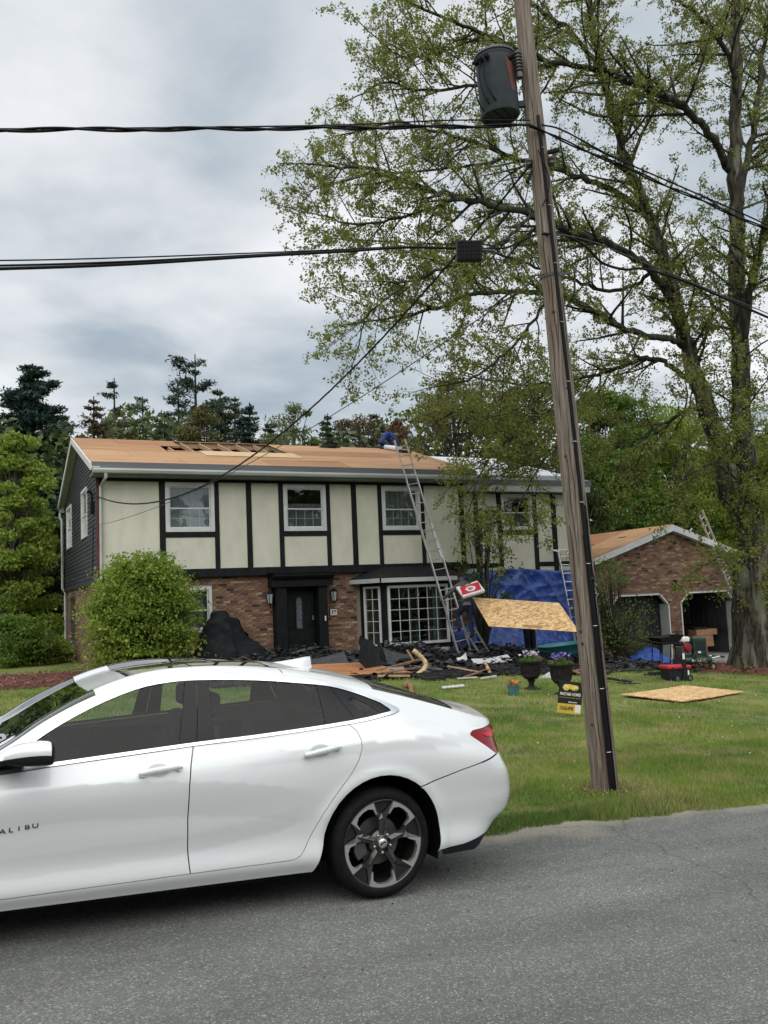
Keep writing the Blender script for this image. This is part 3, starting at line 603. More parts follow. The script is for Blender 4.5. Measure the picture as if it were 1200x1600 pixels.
def text(s,size,mat,parent,P,u,v,ext=.002,align='CENTER',name='lettering',bold=0.,sx=1.):
    """flat lettering at P, reading along u, upright along v"""
    c=bpy.data.curves.new('t','FONT'); c.body=s; c.size=size; c.extrude=ext; c.offset=bold; c.align_x=align; c.align_y='CENTER'; o=bpy.data.objects.new('t',c); COL.objects.link(o)
    bpy.context.view_layer.update(); me=bpy.data.meshes.new_from_object(o.evaluated_get(bpy.context.evaluated_depsgraph_get())); bpy.data.objects.remove(o)
    u=np.array(u,float);v=np.array(v,float);n=np.cross(u,v); V=np.array([q.co[:] for q in me.vertices]); W_=np.array(P)+V[:,0:1]*u*sx+V[:,1:2]*v+V[:,2:3]*n
    return mesh_obj(name,W_,[tuple(p.vertices) for p in me.polygons],mat,parent)
text('19',.15,BLKP,pl,(9.452,24.056,1.362),(1,0,0),(0,0,1),bold=.004,name='house_number')
MB().box((7.2,22.9,-.2),(9.6,24.1,.11)).build('entry_step',concrete,H)
# ------------------------------------------------------------------ bay window
YB=23.2
body=[(10.32,24.1),(10.68,YB),(12.86,YB),(13.22,24.1)]
def bayring(z0,z1,mat,name,par,e=0.,holes=None):
    mb=MB(); 
    for i in range(3):
        a,b=np.array(body[i]),np.array(body[i+1]); d=(b-a)/np.linalg.norm(b-a); n=np.array([d[1],-d[0]])
        mb.prism([(a[0],a[1],z0),(b[0],b[1],z0),(b[0],b[1],z1),(a[0],a[1],z1)],(-n[0]*.05,-n[1]*.05,0))
    return mb.build(name,mat,par)
BAY=bayring(-.25,.34,BLKP,'bay_base',H); bayring(2.06,2.2,BLKP,'bay_header',BAY)
def baypost(i,t0,t1):
    a,b=np.array(body[i]),np.array(body[i+1]); p,q=a+(b-a)*t0,a+(b-a)*t1; d=(b-a)/np.linalg.norm(b-a); n=np.array([d[1],-d[0]])
    mb=MB(); mb.prism([(p[0],p[1],.34),(q[0],q[1],.34),(q[0],q[1],2.06),(p[0],p[1],2.06)],(-n[0]*.05,-n[1]*.05,0)); mb.build('bay_post',BLKP,BAY)
for i,t0,t1 in ((0,0,.18),(0,.86,1),(1,0,.045),(1,.955,1),(2,0,.14),(2,.82,1)): baypost(i,t0,t1)
for i in range(3):
    a,b=np.array(body[i]),np.array(body[i+1]); L=np.linalg.norm(b-a); d=(b-a)/L; n=np.array([d[1],-d[0]]); fr=Fr((a[0],a[1],0),(d[0],d[1],0),(n[0],n[1],0))
    if i==1: window(BAY,fr,L*.045,L*.955,.34,2.06,.075,grid=(6,5),name='picture_window',glass=GLS,d=.02)
    else: window(BAY,fr,L*(.18 if i==0 else .14),L*(.86 if i==0 else .82),.34,2.06,.06,grid=(2,5),name='side_window',glass=GLS,d=.01)
rf=[(9.98,24.1),(10.42,22.88),(13.0,22.88),(13.5,24.1)]
mb=MB()
for i in range(3):
    a,b=rf[i],rf[i+1]; mb.prism([(a[0],a[1],2.15),(b[0],b[1],2.15),(b[0],b[1],2.28),(a[0],a[1],2.28)],(0,.05,0) if i==1 else ((.05,0,0) if i==0 else (-.05,0,0)))
mb.build('bay_fascia',ALU,BAY)
mb=MB(); mb.add([(p[0],p[1],2.155) for p in rf],[(0,1,2,3)]); mb.build('bay_soffit',WHT,BAY)
SHG=M('black_shingle',(.010,.011,.013),(.026,.028,.03),scale=25,rough=.9,bump=.6,bscale=120)
tp=[(10.9,24.1),(11.05,23.95),(12.5,23.95),(12.7,24.1)]
NR=5
for k in range(NR):
    t0,t1=k/NR,(k+1)/NR; mb=MB()
    for i in range(3):
        P=lambda j,t,dz=0.:(rf[j][0]+(tp[j][0]-rf[j][0])*t,rf[j][1]+(tp[j][1]-rf[j][1])*t,2.285+t*.34+dz)
        mb.add([P(i,t0,.016),P(i+1,t0,.016),P(i+1,t1,.006),P(i,t1,.006),P(i,t0,-.01),P(i+1,t0,-.01)],[(0,1,2,3),(4,5,1,0)])
    mb.build('shingle_course',SHG,BAY)
for a,b in ((10.80,11.42),(11.50,12.05),(12.16,12.74)):
    MB().box((a,YB-.02,-.1),(b,YB+.01,.20)).build('base_panel',WHT,BAY)
# room behind the bay and the windows: floor, back wall, curtains
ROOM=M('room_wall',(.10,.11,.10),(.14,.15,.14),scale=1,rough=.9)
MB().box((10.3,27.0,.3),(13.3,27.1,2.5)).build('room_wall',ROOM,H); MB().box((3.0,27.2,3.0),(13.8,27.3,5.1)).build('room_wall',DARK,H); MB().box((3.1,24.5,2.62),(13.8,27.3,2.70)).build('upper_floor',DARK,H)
MB().box((10.3,24.1,.2),(13.3,27.1,.28)).build('room_floor',M('room_floor',(.08,.06,.045),rough=.5),H)
for a,b in ((12.35,12.62),(10.72,10.78),(11.55,11.66)):
    V=[(x,23.42+.03*math.sin(i*2.1),z) for i,x in enumerate(np.linspace(a,b,8)) for z in (.36,2.05)]; mesh_obj('curtain',V,[(2*i,2*i+2,2*i+3,2*i+1) for i in range(7)],CURD if a<12 else M('sea_green_curtain',(.22,.30,.27),(.3,.4,.36),scale=5,rough=.9),H)
T_=MB(); T_.box((11.9,23.7,.95),(12.7,24.3,.99)); [T_.box((x,y,.28),(x+.04,y+.04,.95)) for x in (11.95,12.6) for y in (23.75,24.2)]; T_.build('table_inside',M('table_teal',(.10,.2,.17),rough=.5),H)
# ------------------------------------------------------------------ right wing of the house
WX0,WX1,WY=13.93,18.6,24.6
FW=Fr((0,WY,0),(1,0,0),(0,-1,0)); ww=(15.69,16.91)
wallpoly('wing_wall',H,(0,WY+.02,0),(1,0,0),rect(WX0,WX1,-.9,5.15),[rect(ww[0]+.01,ww[1]-.01,3.78,4.94)],STUC,(0,-1,0),.12)
MB().box((WX1-.1,WY+.14,-.9),(WX1,YK,5.0)).build('wing_wall',STUC,H)
ws=[(13.95,14.02),(14.65,14.81),(15.52,15.685),(16.915,17.08),(17.67,17.86),(18.45,18.6)]
for i,(a,b) in enumerate(ws):
    lo=.9
    MB().box((a,WY-.025,lo),(b,WY+.018,4.95)).build('timber_stud',TIMB,H)
MB().box((WX0+.01,WY-.045,4.95),(WX1,WY+.018,5.07)).build('header_beam',TIMB,H)
MB().box((ww[0],WY-.02,3.59),(ww[1],WY+.018,3.74)).build('timber_rail',TIMB,H)
for a,b in ((14.02,14.65),(14.81,15.52),(17.08,17.67),(17.86,18.45)): MB().box((a,WY-.02,2.53),(b,WY+.018,2.68)).build('timber_rail',TIMB,H); 
for i in range(5):
    a,b=ws[i][1],ws[i+1][0]
    for c,d in (((.9,3.59),) if i==2 else ((.9,2.53),(2.68,4.95))): MB().box((a+.002,WY,c+.002),(b-.002,WY+.019,d-.002)).build('stucco_panel',STUC,H)
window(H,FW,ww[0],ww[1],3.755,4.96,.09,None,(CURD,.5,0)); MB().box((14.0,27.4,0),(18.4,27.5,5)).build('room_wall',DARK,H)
MB().box((14.02,24.14,4.98),(19.0,24.19,5.18)).build('wing_fascia',ALU,H); MB().box((14.0,24.12,5.18),(19.05,24.17,5.32)).build('drip_edge',DGRY,H); MB().box((14.02,24.19,4.98),(19.0,24.6,5.01)).build('soffit',SOF,H)
# wing roof: eave at 24.15/5.32, hipped at its right end
r0,r1=np.array([13.6,28.5,6.82]),np.array([18.05,28.5,6.80]); e0,e1=np.array([14.16,24.13,5.33]),np.array([19.05,24.13,5.33]); b1=np.array([19.05,32.8,5.33]); b0=np.array([14.16,32.8,5.33])
nrow=5
for k in range(nrow):
    t0,t1=k/nrow,(k+1)/nrow; A=e0+(r0-e0)*t0;B=e1+(r1-e1)*t0;C=e1+(r1-e1)*t1;D_=e0+(r0-e0)*t1; n=np.array([0,-.012,.03])
    mat=UND if k>0 else DGRY
    mb=MB(); mb.prism([A+n*(1.2-k*.1),B+n*(1.2-k*.1),C+n*(.8-k*.1),D_+n*(.8-k*.1)],(0,0,-.05)); mb.build('underlayment_strip',mat,H)
mesh_obj('hip_end_slope',[e1,b1,r1,e1-[0,0,.05],b1-[0,0,.05],r1-[0,0,.05]],[(0,1,2),(3,5,4),(0,3,4,1)],UND,H); mesh_obj('rear_wing_slope',[b1,b0,r0,r1],[(0,1,2,3)],UND,H)
# ------------------------------------------------------------------ garage
GA=thing('garage','brick two door garage with its low gable roof stripped, right door open','garage',(22.8,24.7,-.9))
GXL,GXR,GP=19.62,25.98,22.83
def gr(x): return 3.88-(abs(x-GP))*(3.88-2.78)/(GP-19.38)
gh=[[(19.95,-.9),(22.60,-.9),(22.60,1.05),(22.22,1.44),(20.33,1.44),(19.95,1.05)],[(23.14,-.9),(25.82,-.9),(25.82,1.02),(25.42,1.44),(23.52,1.44),(23.14,1.08)]]
out=[(GXL,-1.1),(19.95,-1.1),(19.95,1.05),(20.33,1.44),(22.22,1.44),(22.60,1.05),(22.60,-1.1),(23.14,-1.1),(23.14,1.08),(23.52,1.44),(25.42,1.44),(25.82,1.02),(25.82,-1.1),(GXR,-1.1),(GXR,gr(GXR)-.05),(GP,3.83),(GXL,gr(GXL)-.05)]
# opening pokes below the wall outline: use outline with notches
wallpoly('brick_backing',GA,(0,24.715,0),(1,0,0),out,[],MORT,(0,-1,0),.2)
def gholes():
    # the cut corners are stepped brick by brick
    H_=[]
    for (a,b,ct,zc0,zc1,zt) in ((19.95,22.60,.38,1.05,1.05,1.44),(23.14,25.82,.40,1.08,1.02,1.44)):
        H_.append((a,b,-1.2,zc1)); 
        z=zc1
        while z<zt: t=(z-zc1)/(zt-zc1); H_.append((a+ct*t,b-ct*t,z,min(z+.034,zt))); z+=.034
    return H_
def near_gar(full):
    c=[q for q in full if q[2]>1.1]; c.sort(key=lambda q:abs(q[0]-22.7)*.7+abs(q[2]-2.3)); return c[:300]
brickwall(GA,(0,24.7,0),(1,0,0),(0,-1,0),[(GXL,GXR,-1.,lambda x:gr(x)-.06)],gholes(),near_gar)
# side and back walls, floor, roof
for x,holes in ((GXL+.02,[]),(GXR-.02,[rect(26.9-24.9,27.95-24.9,.10,1.32)])): wallpoly('side_wall',GA,(x,24.9,0),(0,1,0),rect(0,8.3,-1.1,gr(GXL)-.1),holes,MORT,(-1,0,0),.15)
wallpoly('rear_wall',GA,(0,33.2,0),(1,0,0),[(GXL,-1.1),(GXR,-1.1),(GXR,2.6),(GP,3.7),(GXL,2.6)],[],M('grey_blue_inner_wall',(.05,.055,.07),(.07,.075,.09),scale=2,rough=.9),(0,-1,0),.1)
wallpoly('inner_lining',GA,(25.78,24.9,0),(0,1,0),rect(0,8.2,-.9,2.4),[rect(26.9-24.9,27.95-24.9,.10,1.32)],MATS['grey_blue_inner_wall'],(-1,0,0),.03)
window(GA,Fr((25.78,24.9,0),(0,1,0),(-1,0,0)),2.0,3.05,.10,1.32,.05,grid=(4,5),frame=BLKP,glass=GLS)
MB().box((GXL,24.7,-1.0),(GXR,33.2,-.9)).build('garage_floor',concrete,GA)
for s in (-1,1):
    xe=GP+s*(GP-19.25); A=np.array([GP,24.45,3.9]);B=np.array([xe,24.45,gr(xe)+.02]); d=B-A
    # sheets
    L=np.linalg.norm(d); n=np.array([d[2],0,-d[0]])/L; n=n if n[2]>0 else -n; du=d/L
    for j in range(3):
        for k in range(4):
            y0,y1=24.45+2.25*k,24.45+2.25*(k+1); a,b=L*j/3,L*(j+1)/3; h=random.uniform(0,.006)
            mb=MB(); mb.prism([A+du*(a+.004)+[0,y0-24.45,0]+n*h,A+du*(b-.004)+[0,y0-24.45,0]+n*h,A+du*(b-.004)+[0,y1-24.46,0]+n*h,A+du*(a+.004)+[0,y1-24.46,0]+n*h],n*-.016); mb.build('plywood_sheet',random.choice(PLYS),GA)
    mb=MB(); mb.prism([A+[0,-.03,-.02],B+[0,-.03,-.02],B+[0,-.03,-.24],A+[0,-.03,-.24]],(0,.04,0)); mb.build('rake_board',WHT,GA)
    mb=MB(); mb.prism([A+[0,.01,-.20],B+[0,.01,-.20],B+[0,.01,-.225],A+[0,.01,-.225]],(0,.25,0)); mb.build('rake_soffit',WHT,GA)
MB().box((19.2,24.45,gr(19.25)-.12),(19.28,33.4,gr(19.25)+.01)).build('gutter',WHT,GA)
TAR=M('torn_felt',(.05,.035,.03),(.12,.07,.05),scale=9,rough=.9)
for k in range(9):
    a=random.uniform(.6,3.3); y=25.+random.uniform(0,6); A=np.array([GP,y,3.9]);B=np.array([19.25,y,gr(19.25)+.02]); d=(B-A)/np.linalg.norm(B-A); w=random.uniform(.05,.12); l=random.uniform(.3,1.3)
    mb=MB(); p=A+d*a; mb.prism([p+[0,0,.014],p+d*w+[0,.02,.014],p+d*(w*.6)+[0,l,.014],p+[0,l*.9,.014]],(0,0,.006)); mb.build('felt_scrap',TAR,GA)
# door trim (white), closed left door (sections), lamp
TRM=WHT
for lp in ([(19.95,-.9),(19.95,1.05),(20.33,1.44),(22.22,1.44),(22.60,1.05),(22.60,-.9)],[(23.14,-.9),(23.14,1.08),(23.52,1.44),(25.42,1.44),(25.82,1.02),(25.82,-.9)]):
    cx=(lp[0][0]+lp[-1][0])/2
    for i in range(5):
        a,b=np.array(lp[i]),np.array(lp[i+1]); d=(b-a)/np.linalg.norm(b-a); nn_=np.array([d[1],-d[0]]); 
        if nn_@(np.array([cx,.3])-a)<0: nn_=-nn_
        e=.012*d; p=[a-e,b+e,b+e+nn_*.05,a-e+nn_*.05]; mb=MB(); mb.prism([(q[0],24.66,q[1]) for q in p],(0,.45 if i in(0,4) else .12,0)); mb.build('door_trim',TRM,GA)
DG=M('dark_garage_door',(.022,.024,.026),(.032,.034,.036),scale=3,rough=.6,stretch=(1,1,.2))
for k in range(4):
    z0=-.88+k*.575; z1=z0+.565
    if k==3: pts=[(20.0,z0),(22.55,z0),(22.55,1.05),(22.2,1.42),(20.35,1.42),(20.0,1.05)]
    else: pts=rect(20.0,22.55,z0,z1)
    mb=MB(); mb.prism([(x,25.12,z) for x,z in pts],(0,.05,0)); 
    for j in range(4): a=20.08+j*.62; mb.box((a,25.105,z0+.1),(a+.54,25.121,z0+.46))
    mb.build('door_section',DG,GA)
mb=MB(); mb.box((21.2,25.06,-.28),(21.35,25.11,-.22)); mb.build('door_handle',DGRY,GA)
mb=MB(); mb.lathe([(.0,.09),(.06,.06),(.06,-.02),(.10,-.1)],(22.93,24.58,1.78),axis=(0,-.4,1),n=8); mb.box((22.88,24.6,1.76),(22.98,24.7,1.9)); mb.build('garage_lamp',BLKP,GA)
# ------------------------------------------------------------------ the car
# side profile along the length: x grows to the rear from the rear axle, z up from the road, w = half width
CG=R(2.86); CX=np.array([math.cos(CG),0,-math.sin(CG)]); CZ=np.array([math.sin(CG),0,math.cos(CG)]); CO=np.array([2.31,6.127,-.115])
def c2w(P):
    P=np.asarray(P,float).reshape(-1,3); return CO+P[:,0:1]*CX+np.array([0,-1.,0])*P[:,1:2]+P[:,2:3]*CZ    # P=(x,w,z); w>0 faces the camera side
def tab(s): a=np.array(s,float).reshape(-1,2); return a[:,0],a[:,1]
def I(x,t): 
    # smooth interpolation through a table
    X,Y=t; h=np.diff(X); dl=np.diff(Y)/h; m=np.zeros(len(X)); m[1:-1]=(dl[:-1]*h[1:]+dl[1:]*h[:-1])/(h[1:]+h[:-1]); m[0]=dl[0];m[-1]=dl[-1]
    x=np.clip(x,X[0],X[-1]); i=np.clip(np.searchsorted(X,x)-1,0,len(h)-1); s=(x-X[i])/h[i]; 
    return (2*s**3-3*s**2+1)*Y[i]+(s**3-2*s**2+s)*h[i]*m[i]+(-2*s**3+3*s**2)*Y[i+1]+(s**3-s**2)*h[i]*m[i+1]
Tzb=tab([-3.85,.62,-3.6,.70,-3.3,.77,-2.9,.84,-2.5,.882,-2.235,.905,-1.97,.930,-1.19,.995,-.82,1.018,-.2,1.070,.1,1.105,.3,1.088,.5,1.055,.8,1.005,1.1,.965])
Tzr=tab([-3.85,.66,-3.6,.735,-3.3,.805,-2.9,.872,-2.55,.925,-2.38,.962,-2.235,1.03,-2.01,1.17,-1.77,1.285,-1.526,1.365,-1.33,1.398,-1.137,1.408,-.787,1.398,-.49,1.368,-.29,1.338,0,1.280,.3,1.208,.6,1.128,.84,1.062,.97,1.035,1.1,1.0])
Tzc=tab([-3.85,.68,-3.6,.775,-3.3,.85,-2.9,.925,-2.7,.95,-2.5,.945,-2.4,.962,-2.225,1.035,-1.97,1.185,-1.7,1.325,-1.506,1.385,-1.27,1.42,-.9,1.442,-.587,1.438,-.3,1.408,0,1.352,.46,1.240,.70,1.165,.84,1.122,.92,1.105,1.0,1.10,1.06,1.085,1.1,1.05])
Tw5=tab([-3.85,.80,-3.2,.86,-2.6,.862,-2.2,.862,-1.2,.868,-.4,.862,.1,.835,.5,.815,.9,.80,1.1,.79])
Tw6=tab([-3.85,.70,-3.2,.755,-2.7,.76,-2.4,.75,-2.2,.735,-1.9,.70,-1.5,.665,-1.2,.655,-.6,.655,0,.665,.4,.672,.84,.70,1.1,.70])
Txe=tab([.15,.86,.28,.90,.38,1.00,.44,1.10,.50,1.135,.62,1.135,.70,1.11,.78,1.06,.86,1.03,.95,1.035,1.03,1.07,1.10,1.085])
ZC=tab([-3.9,.70,-2.9,.77,-2.2,.835,-1.75,.838,-1.24,.816,-.84,.772,-.35,.68,0,.60])
def S(xh,t):
    """surface point for length xh and section parameter t (0 rocker ... 8 roof centre)"""
    xh=np.asarray(xh,float); t=np.asarray(t,float)
    p=np.interp(xh,[-3.3,-2.4,-1.5,0,.5,1.1],[.965,.99,1,1,.99,.97])
    zb,zr,zc,w5,w6=[I(xh,q) for q in (Tzb,Tzr,Tzc,Tw5,Tw6)]
    o=np.ones_like(xh); bl=np.clip((xh+.6)/.5,0,1); bl=bl*bl*(3-2*bl); hf=np.clip((-2.45-xh)/.3,0,1); w6=w6*bl+(1-bl)*(w5-.53*(zr-zb)-.05*hf)
    hood=np.clip((-2.5-xh)/.3,0,1)*0
    Z=np.stack([.205*o,.295*o,.42*o,.58*o,.5*(.58+zb)+.02,zb,zr,zr+(zc-zr)*.72,zc],-1)
    Wd=np.stack([.862*o,.905*o,.893*o,.912*o,.927*o,w5,w6,w6*.55,0*o],-1)
    def H(C,t):
        n=C.shape[-1]; m=np.zeros_like(C); m[...,1:-1]=(C[...,2:]-C[...,:-2])/2; m[...,0]=C[...,1]-C[...,0]; m[...,-1]=0 if C is Z else C[...,-1]-C[...,-2]
        i=np.clip(np.floor(t).astype(int),0,n-2); s=t-i; g=lambda A,k: np.take_along_axis(A,k[...,None],-1)[...,0]
        m6=np.where((i==5),.8*(C[...,6]-C[...,5])+.2*m[...,6],g(m,i+1)); return (2*s**3-3*s**2+1)*g(C,i)+(s**3-2*s**2+s)*g(m,i)+(-2*s**3+3*s**2)*g(C,i+1)+(s**3-s**2)*m6
    z=H(Z,t); w=H(Wd,t)
    gl=(t>=5)&(t<=6); sg=np.clip(t-5,0,1); z=np.where(gl,zb+(zr-zb)*sg,z); w=np.where(gl,w5+(Wd[...,6]-w5)*sg+.035*(zr-zb)*4*sg*(1-sg)*np.clip((.1-xh)/.3,0,1),w)
    side=np.clip((5.6-t)/.6,0,1)
    zcx=I(xh,ZC); cs=np.interp(xh,[-3.9,-3.2,-1.2,-.75,-.3],[.5,1,1,.75,0]); w=w+side*cs*(.020*np.maximum(0,1-np.abs(z-zcx)/.20)-.006)
    zs=np.interp(xh,[-1.2,-.2,.75,1.1],[.93,.965,.985,.985]); w=w+side*np.interp(xh,[-1.3,-.5,.6,1.1],[0,.6,1,1])*.012*np.maximum(0,1-np.abs(z-zs)/.07)
    # door scoop above the sill
    zq=np.interp(xh,[-2.4,-1.2,-.7,-.4],[.36,.40,.47,.56]); w=w-.007*np.clip(1-np.abs(z-zq)/.11,0,1)*np.interp(xh,[-2.5,-2.2,-.6,-.4],[0,1,1,0])
    # wheel arch flares
    for xa in (0,-2.83):
        r=np.hypot(xh-xa,z-.34); w=w+.016*np.exp(-((r-.43)/.045)**2)*np.clip((5-t),0,1)*(z<.95)
    # plan roll-in at both ends
    a=np.clip((xh-.42)/.68,0,1); w=w*np.clip(1-a**4,0,1)**.25
    a=np.clip((-3.15-xh)/.70,0,1); w=w*np.clip(1-a**3,0,1)**(1/3)
    xe=I(z,Txe); x=np.where(xh>.45,.45+(xh-.45)*(xe-.45)/.65,xh)
    return np.stack([x,w,z],-1)
def Sn(xh,t):
    e=.004; a=S(np.minimum(xh+e,1.0999),t)-S(xh-e,t); b=S(xh,np.minimum(t+e,8))-S(xh,np.maximum(t-e,0)); n=np.cross(a,b); n/=np.linalg.norm(n,axis=-1,keepdims=True)+1e-12
    s=np.sign(n[...,1]*1+n[...,2]*.3); s[s==0]=1; return n*s[...,None]
_ix=np.concatenate([np.linspace(-3.9,-2.5,60),np.linspace(-2.49,1.0975,360)]); _it=np.linspace(0,6,121); _a,_b=np.meshgrid(_ix,_it,indexing='ij'); _iz=S(_a,_b)[...,2]
def inv(x,z):
    """(x, z) seen from the side -> (xh, t) for the flank and roof rail"""
    xe=float(I(np.array([z]),Txe)[0]); xh=x if x<=.45 else .45+(x-.45)*.65/(xe-.45); xh=min(xh,1.097)
    k=min(max(int(np.searchsorted(_ix,xh))-1,0),len(_ix)-2); f=(xh-_ix[k])/(_ix[k+1]-_ix[k]); col=_iz[k]*(1-f)+_iz[k+1]*f
    return (xh,float(np.interp(z,col,_it)))
def dens(P,step,closed=True):
    out=[]; n=len(P)
    for i in range(n if closed else n-1):
        a=np.array(P[i],float);b=np.array(P[(i+1)%n],float);k=max(1,int(math.ceil(np.linalg.norm(b-a)/step)))
        out+=[tuple(a+(b-a)*j/k) for j in range(k)]
    if not closed: out.append(tuple(P[-1]))
    return out
def rnd_poly(P,r=.02,n=4):
    """round the corners of a side-view outline"""
    out=[]; N=len(P)
    for i in range(N):
        p0,p1,p2=[np.array(P[j%N],float) for j in (i-1,i,i+1)]; d0,d1=p0-p1,p2-p1; l0,l1=np.linalg.norm(d0),np.linalg.norm(d1); q=min(r,l0*.45,l1*.45); a=p1+d0/l0*q;b=p1+d1/l1*q
        out+=[tuple((1-s)**2*a+2*s*(1-s)*p1+s*s*b) for s in np.linspace(0,1,n)]
    return out
def xz(P,step=.03): return [inv(*q) for q in dens(P,step)]
CAR=thing('parked_car','white four door sedan parked along the edge of the road','car',CO)
PAINT=M('white_car_paint',(.74,.765,.78),rough=.35,coat=1.,spec=.6,metal=.05); CHR=M('chrome_trim',(.88,.89,.90),rough=.28,metal=1.); BPL=M('gloss_black_trim',(.005,.005,.006),rough=.3,spec=.3); BPM=M('matt_black_plastic',(.018,.018,.019),rough=.6)
CGL=glassmat('car_glass',(.70,.79,.76),.0,.62); 
def carpanel(name,outer,holes,mat,parent,off=0.,sides=(1,-1),du=.035,dt=.11,skirt=.014,stepd=None,join=False,topt=False,solid=None):
    """outer/holes: outlines in (xh,t)"""
    O=[(a,b*.3) for a,b in outer]; HL=[[(a,b*.3) for a,b in h] for h in holes]
    x0=min(a for a,b in O);x1=max(a for a,b in O);y0=min(b for a,b in O);y1=max(b for a,b in O)
    pts=[]; E=[]
    for lp in [O]+HL:
        b=len(pts); pts+=lp; E+=[(b+i,b+(i+1)%len(lp)) for i in range(len(lp))]
    loops=[O]+HL; allb=np.array(pts)
    gx,gy=np.meshgrid(np.arange(x0+du/2,x1,du),np.arange(y0+dt*.15,y1,dt*.3),indexing='ij'); g=np.stack([gx.ravel(),gy.ravel()],-1)
    ok=[p for p in g if inside(p[0],p[1],O) and not any(inside(p[0],p[1],h) for h in HL) and np.min((allb[:,0]-p[0])**2+(allb[:,1]-p[1])**2)>(du*.35)**2]
    r=geometry.delaunay_2d_cdt([Vector(p) for p in pts+[tuple(q) for q in ok]],E,[],0,1e-7); VV=np.array([tuple(q) for q in r[0]])
    F=[]
    for f in r[2]:
        c=VV[list(f)].mean(0)
        if inside(c[0],c[1],O) and not any(inside(c[0],c[1],h) for h in HL): F.append(tuple(f))
    xh,t=VV[:,0],np.clip(VV[:,1]/.3,0,8); P=S(xh,t); N=Sn(xh,t); N[t>7.99]=[0,0,1] if topt else N[t>7.99]
    P=P+N*off; cnt={}
    for f in F:
        for i in range(3): k=(f[i],f[(i+1)%3]); cnt[k]=cnt.get(k,0)+1
    bd=[k for k in cnt if (k[1],k[0]) not in cnt]; n=len(P)
    if t.max()>7.99: bd=[k for k in bd if not (t[k[0]]>7.99 and t[k[1]]>7.99)]
    V=np.vstack([P,P,P-N*skirt]); NN=np.vstack([N,N,N]); F2=F+[(a+n,b+n,b+2*n,a+2*n) for a,b in bd]
    objs=[]; VS=[];FS_=[];NS=[]
    for s in sides:
        V2=V*np.array([1,s,1]); N2=NN*np.array([1,s,1]); 
        f0=F2[0]; e1,e2=V2[f0[1]]-V2[f0[0]],V2[f0[2]]-V2[f0[0]]; flip=np.cross(c2w([e1])[0]-CO,c2w([e2])[0]-CO)@(c2w([N2[f0[0]]])[0]-CO)<0
        FF_=[f[::-1] for f in F2] if flip else F2
        if join: b=sum(len(q) for q in VS); VS.append(V2);NS.append(N2);FS_+=[tuple(b+i for i in f) for f in FF_]
        else: objs.append(mk(name,V2,FF_,N2,mat,parent))
    if join: objs.append(mk(name,np.vstack(VS),FS_,np.vstack(NS),mat,parent))
    return objs
def mk(name,V,F,N,mat,parent):
    Wd=c2w(V); Nw=c2w(N)-CO; o=mesh_obj(name,Wd,F,mat,parent,smooth=True); 
    # skirt vertices keep face normals of their own
    me=o.data; me.normals_split_custom_set_from_vertices([Vector(q) for q in Nw]); return o
GAP=.0032
# outlines seen from the side (x,z)
archc=lambda xa,r,a0,a1,n=24:[(xa+r*math.cos(R(a)),.345+r*1.035*math.sin(R(a))) for a in np.linspace(a0,a1,n)]
# daylight opening with its chrome ring
dlo_out=[(-2.42,.902),(-2.235,.912),(-1.967,.938),(-1.191,1.002),(-.822,1.026),(-.194,1.079),(.043,1.112),(.125,1.125),(.165,1.138),(.168,1.152),(.124,1.176),(.01,1.226),(-.135,1.280),(-.292,1.322),(-.491,1.348),(-.787,1.374),(-1.137,1.384),(-1.331,1.374),(-1.526,1.338),(-1.774,1.245),(-2.011,1.122),(-2.235,.972),(-2.33,.925)]
def shrink(P,d):
    P=[np.array(p) for p in P]; n=len(P); out=[]
    A=sum(P[i][0]*P[(i+1)%n][1]-P[(i+1)%n][0]*P[i][1] for i in range(n)); s=1 if A>0 else -1
    for i in range(n):
        a,b,c=P[i-1],P[i],P[(i+1)%n]; d0=(b-a)/np.linalg.norm(b-a);d1=(c-b)/np.linalg.norm(c-b); n0=np.array([-d0[1],d0[0]])*s;n1=np.array([-d1[1],d1[0]])*s; m=n0+n1; m/=max(np.linalg.norm(m),1e-6); k=1/max(.45,m@n0); dd=d[i] if hasattr(d,'__len__') else d; out.append(tuple(b+m*dd*k))
    return out
def smoothp(P,n=4,idx=None):
    """Catmull-Rom through a closed outline"""
    P=[np.array(p,float) for p in P]; N=len(P); out=[]
    for i in range(N):
        p0,p1,p2,p3=P[i-1],P[i],P[(i+1)%N],P[(i+2)%N]
        if idx and (i in idx): out.append(tuple(p1)); continue
        for s in np.linspace(0,1,n,endpoint=False): out.append(tuple(.5*((2*p1)+(-p0+p2)*s+(2*p0-5*p1+4*p2-p3)*s*s+(-p0+3*p1-3*p2+p3)*s**3)))
    return out
DLO=smoothp(dlo_out,3,idx=(0,22,7,8)); 
thick=[.020+.022*max(0,min(1,(p[0]+.06)/.2))*(1 if p[0]<.14 else 1) for p in DLO]
DLI=[q for q in shrink(DLO,[.018]*len(DLO)) if q[0]<.075]; k_=max(range(len(DLI)),key=lambda i:(DLI[i][0]>.0)*(DLI[i][1]<1.15)*DLI[i][0]); DLI=DLI[:k_+1]+[(.098,1.139),(.101,1.147),(.092,1.157)]+DLI[k_+1:]
RSH=[(-.225,1.109),(-.17,1.04),(-.150,.985),(-.150,.93),(-.175,.865),(-.225,.79),(-.283,.722),(-.35,.64),(-.413,.550),(-.47,.45),(-.519,.357),(-.545,.322),(-.585,.303),(-.64,.298)]
FSH=[(-1.200,1.03),(-1.226,.90),(-1.236,.799),(-1.235,.6),(-1.225,.427),(-1.215,.33),(-1.205,.289)]
def beltz(x): return float(np.interp(x,[p[0] for p in dlo_out[:9]],[p[1] for p in dlo_out[:9]]))
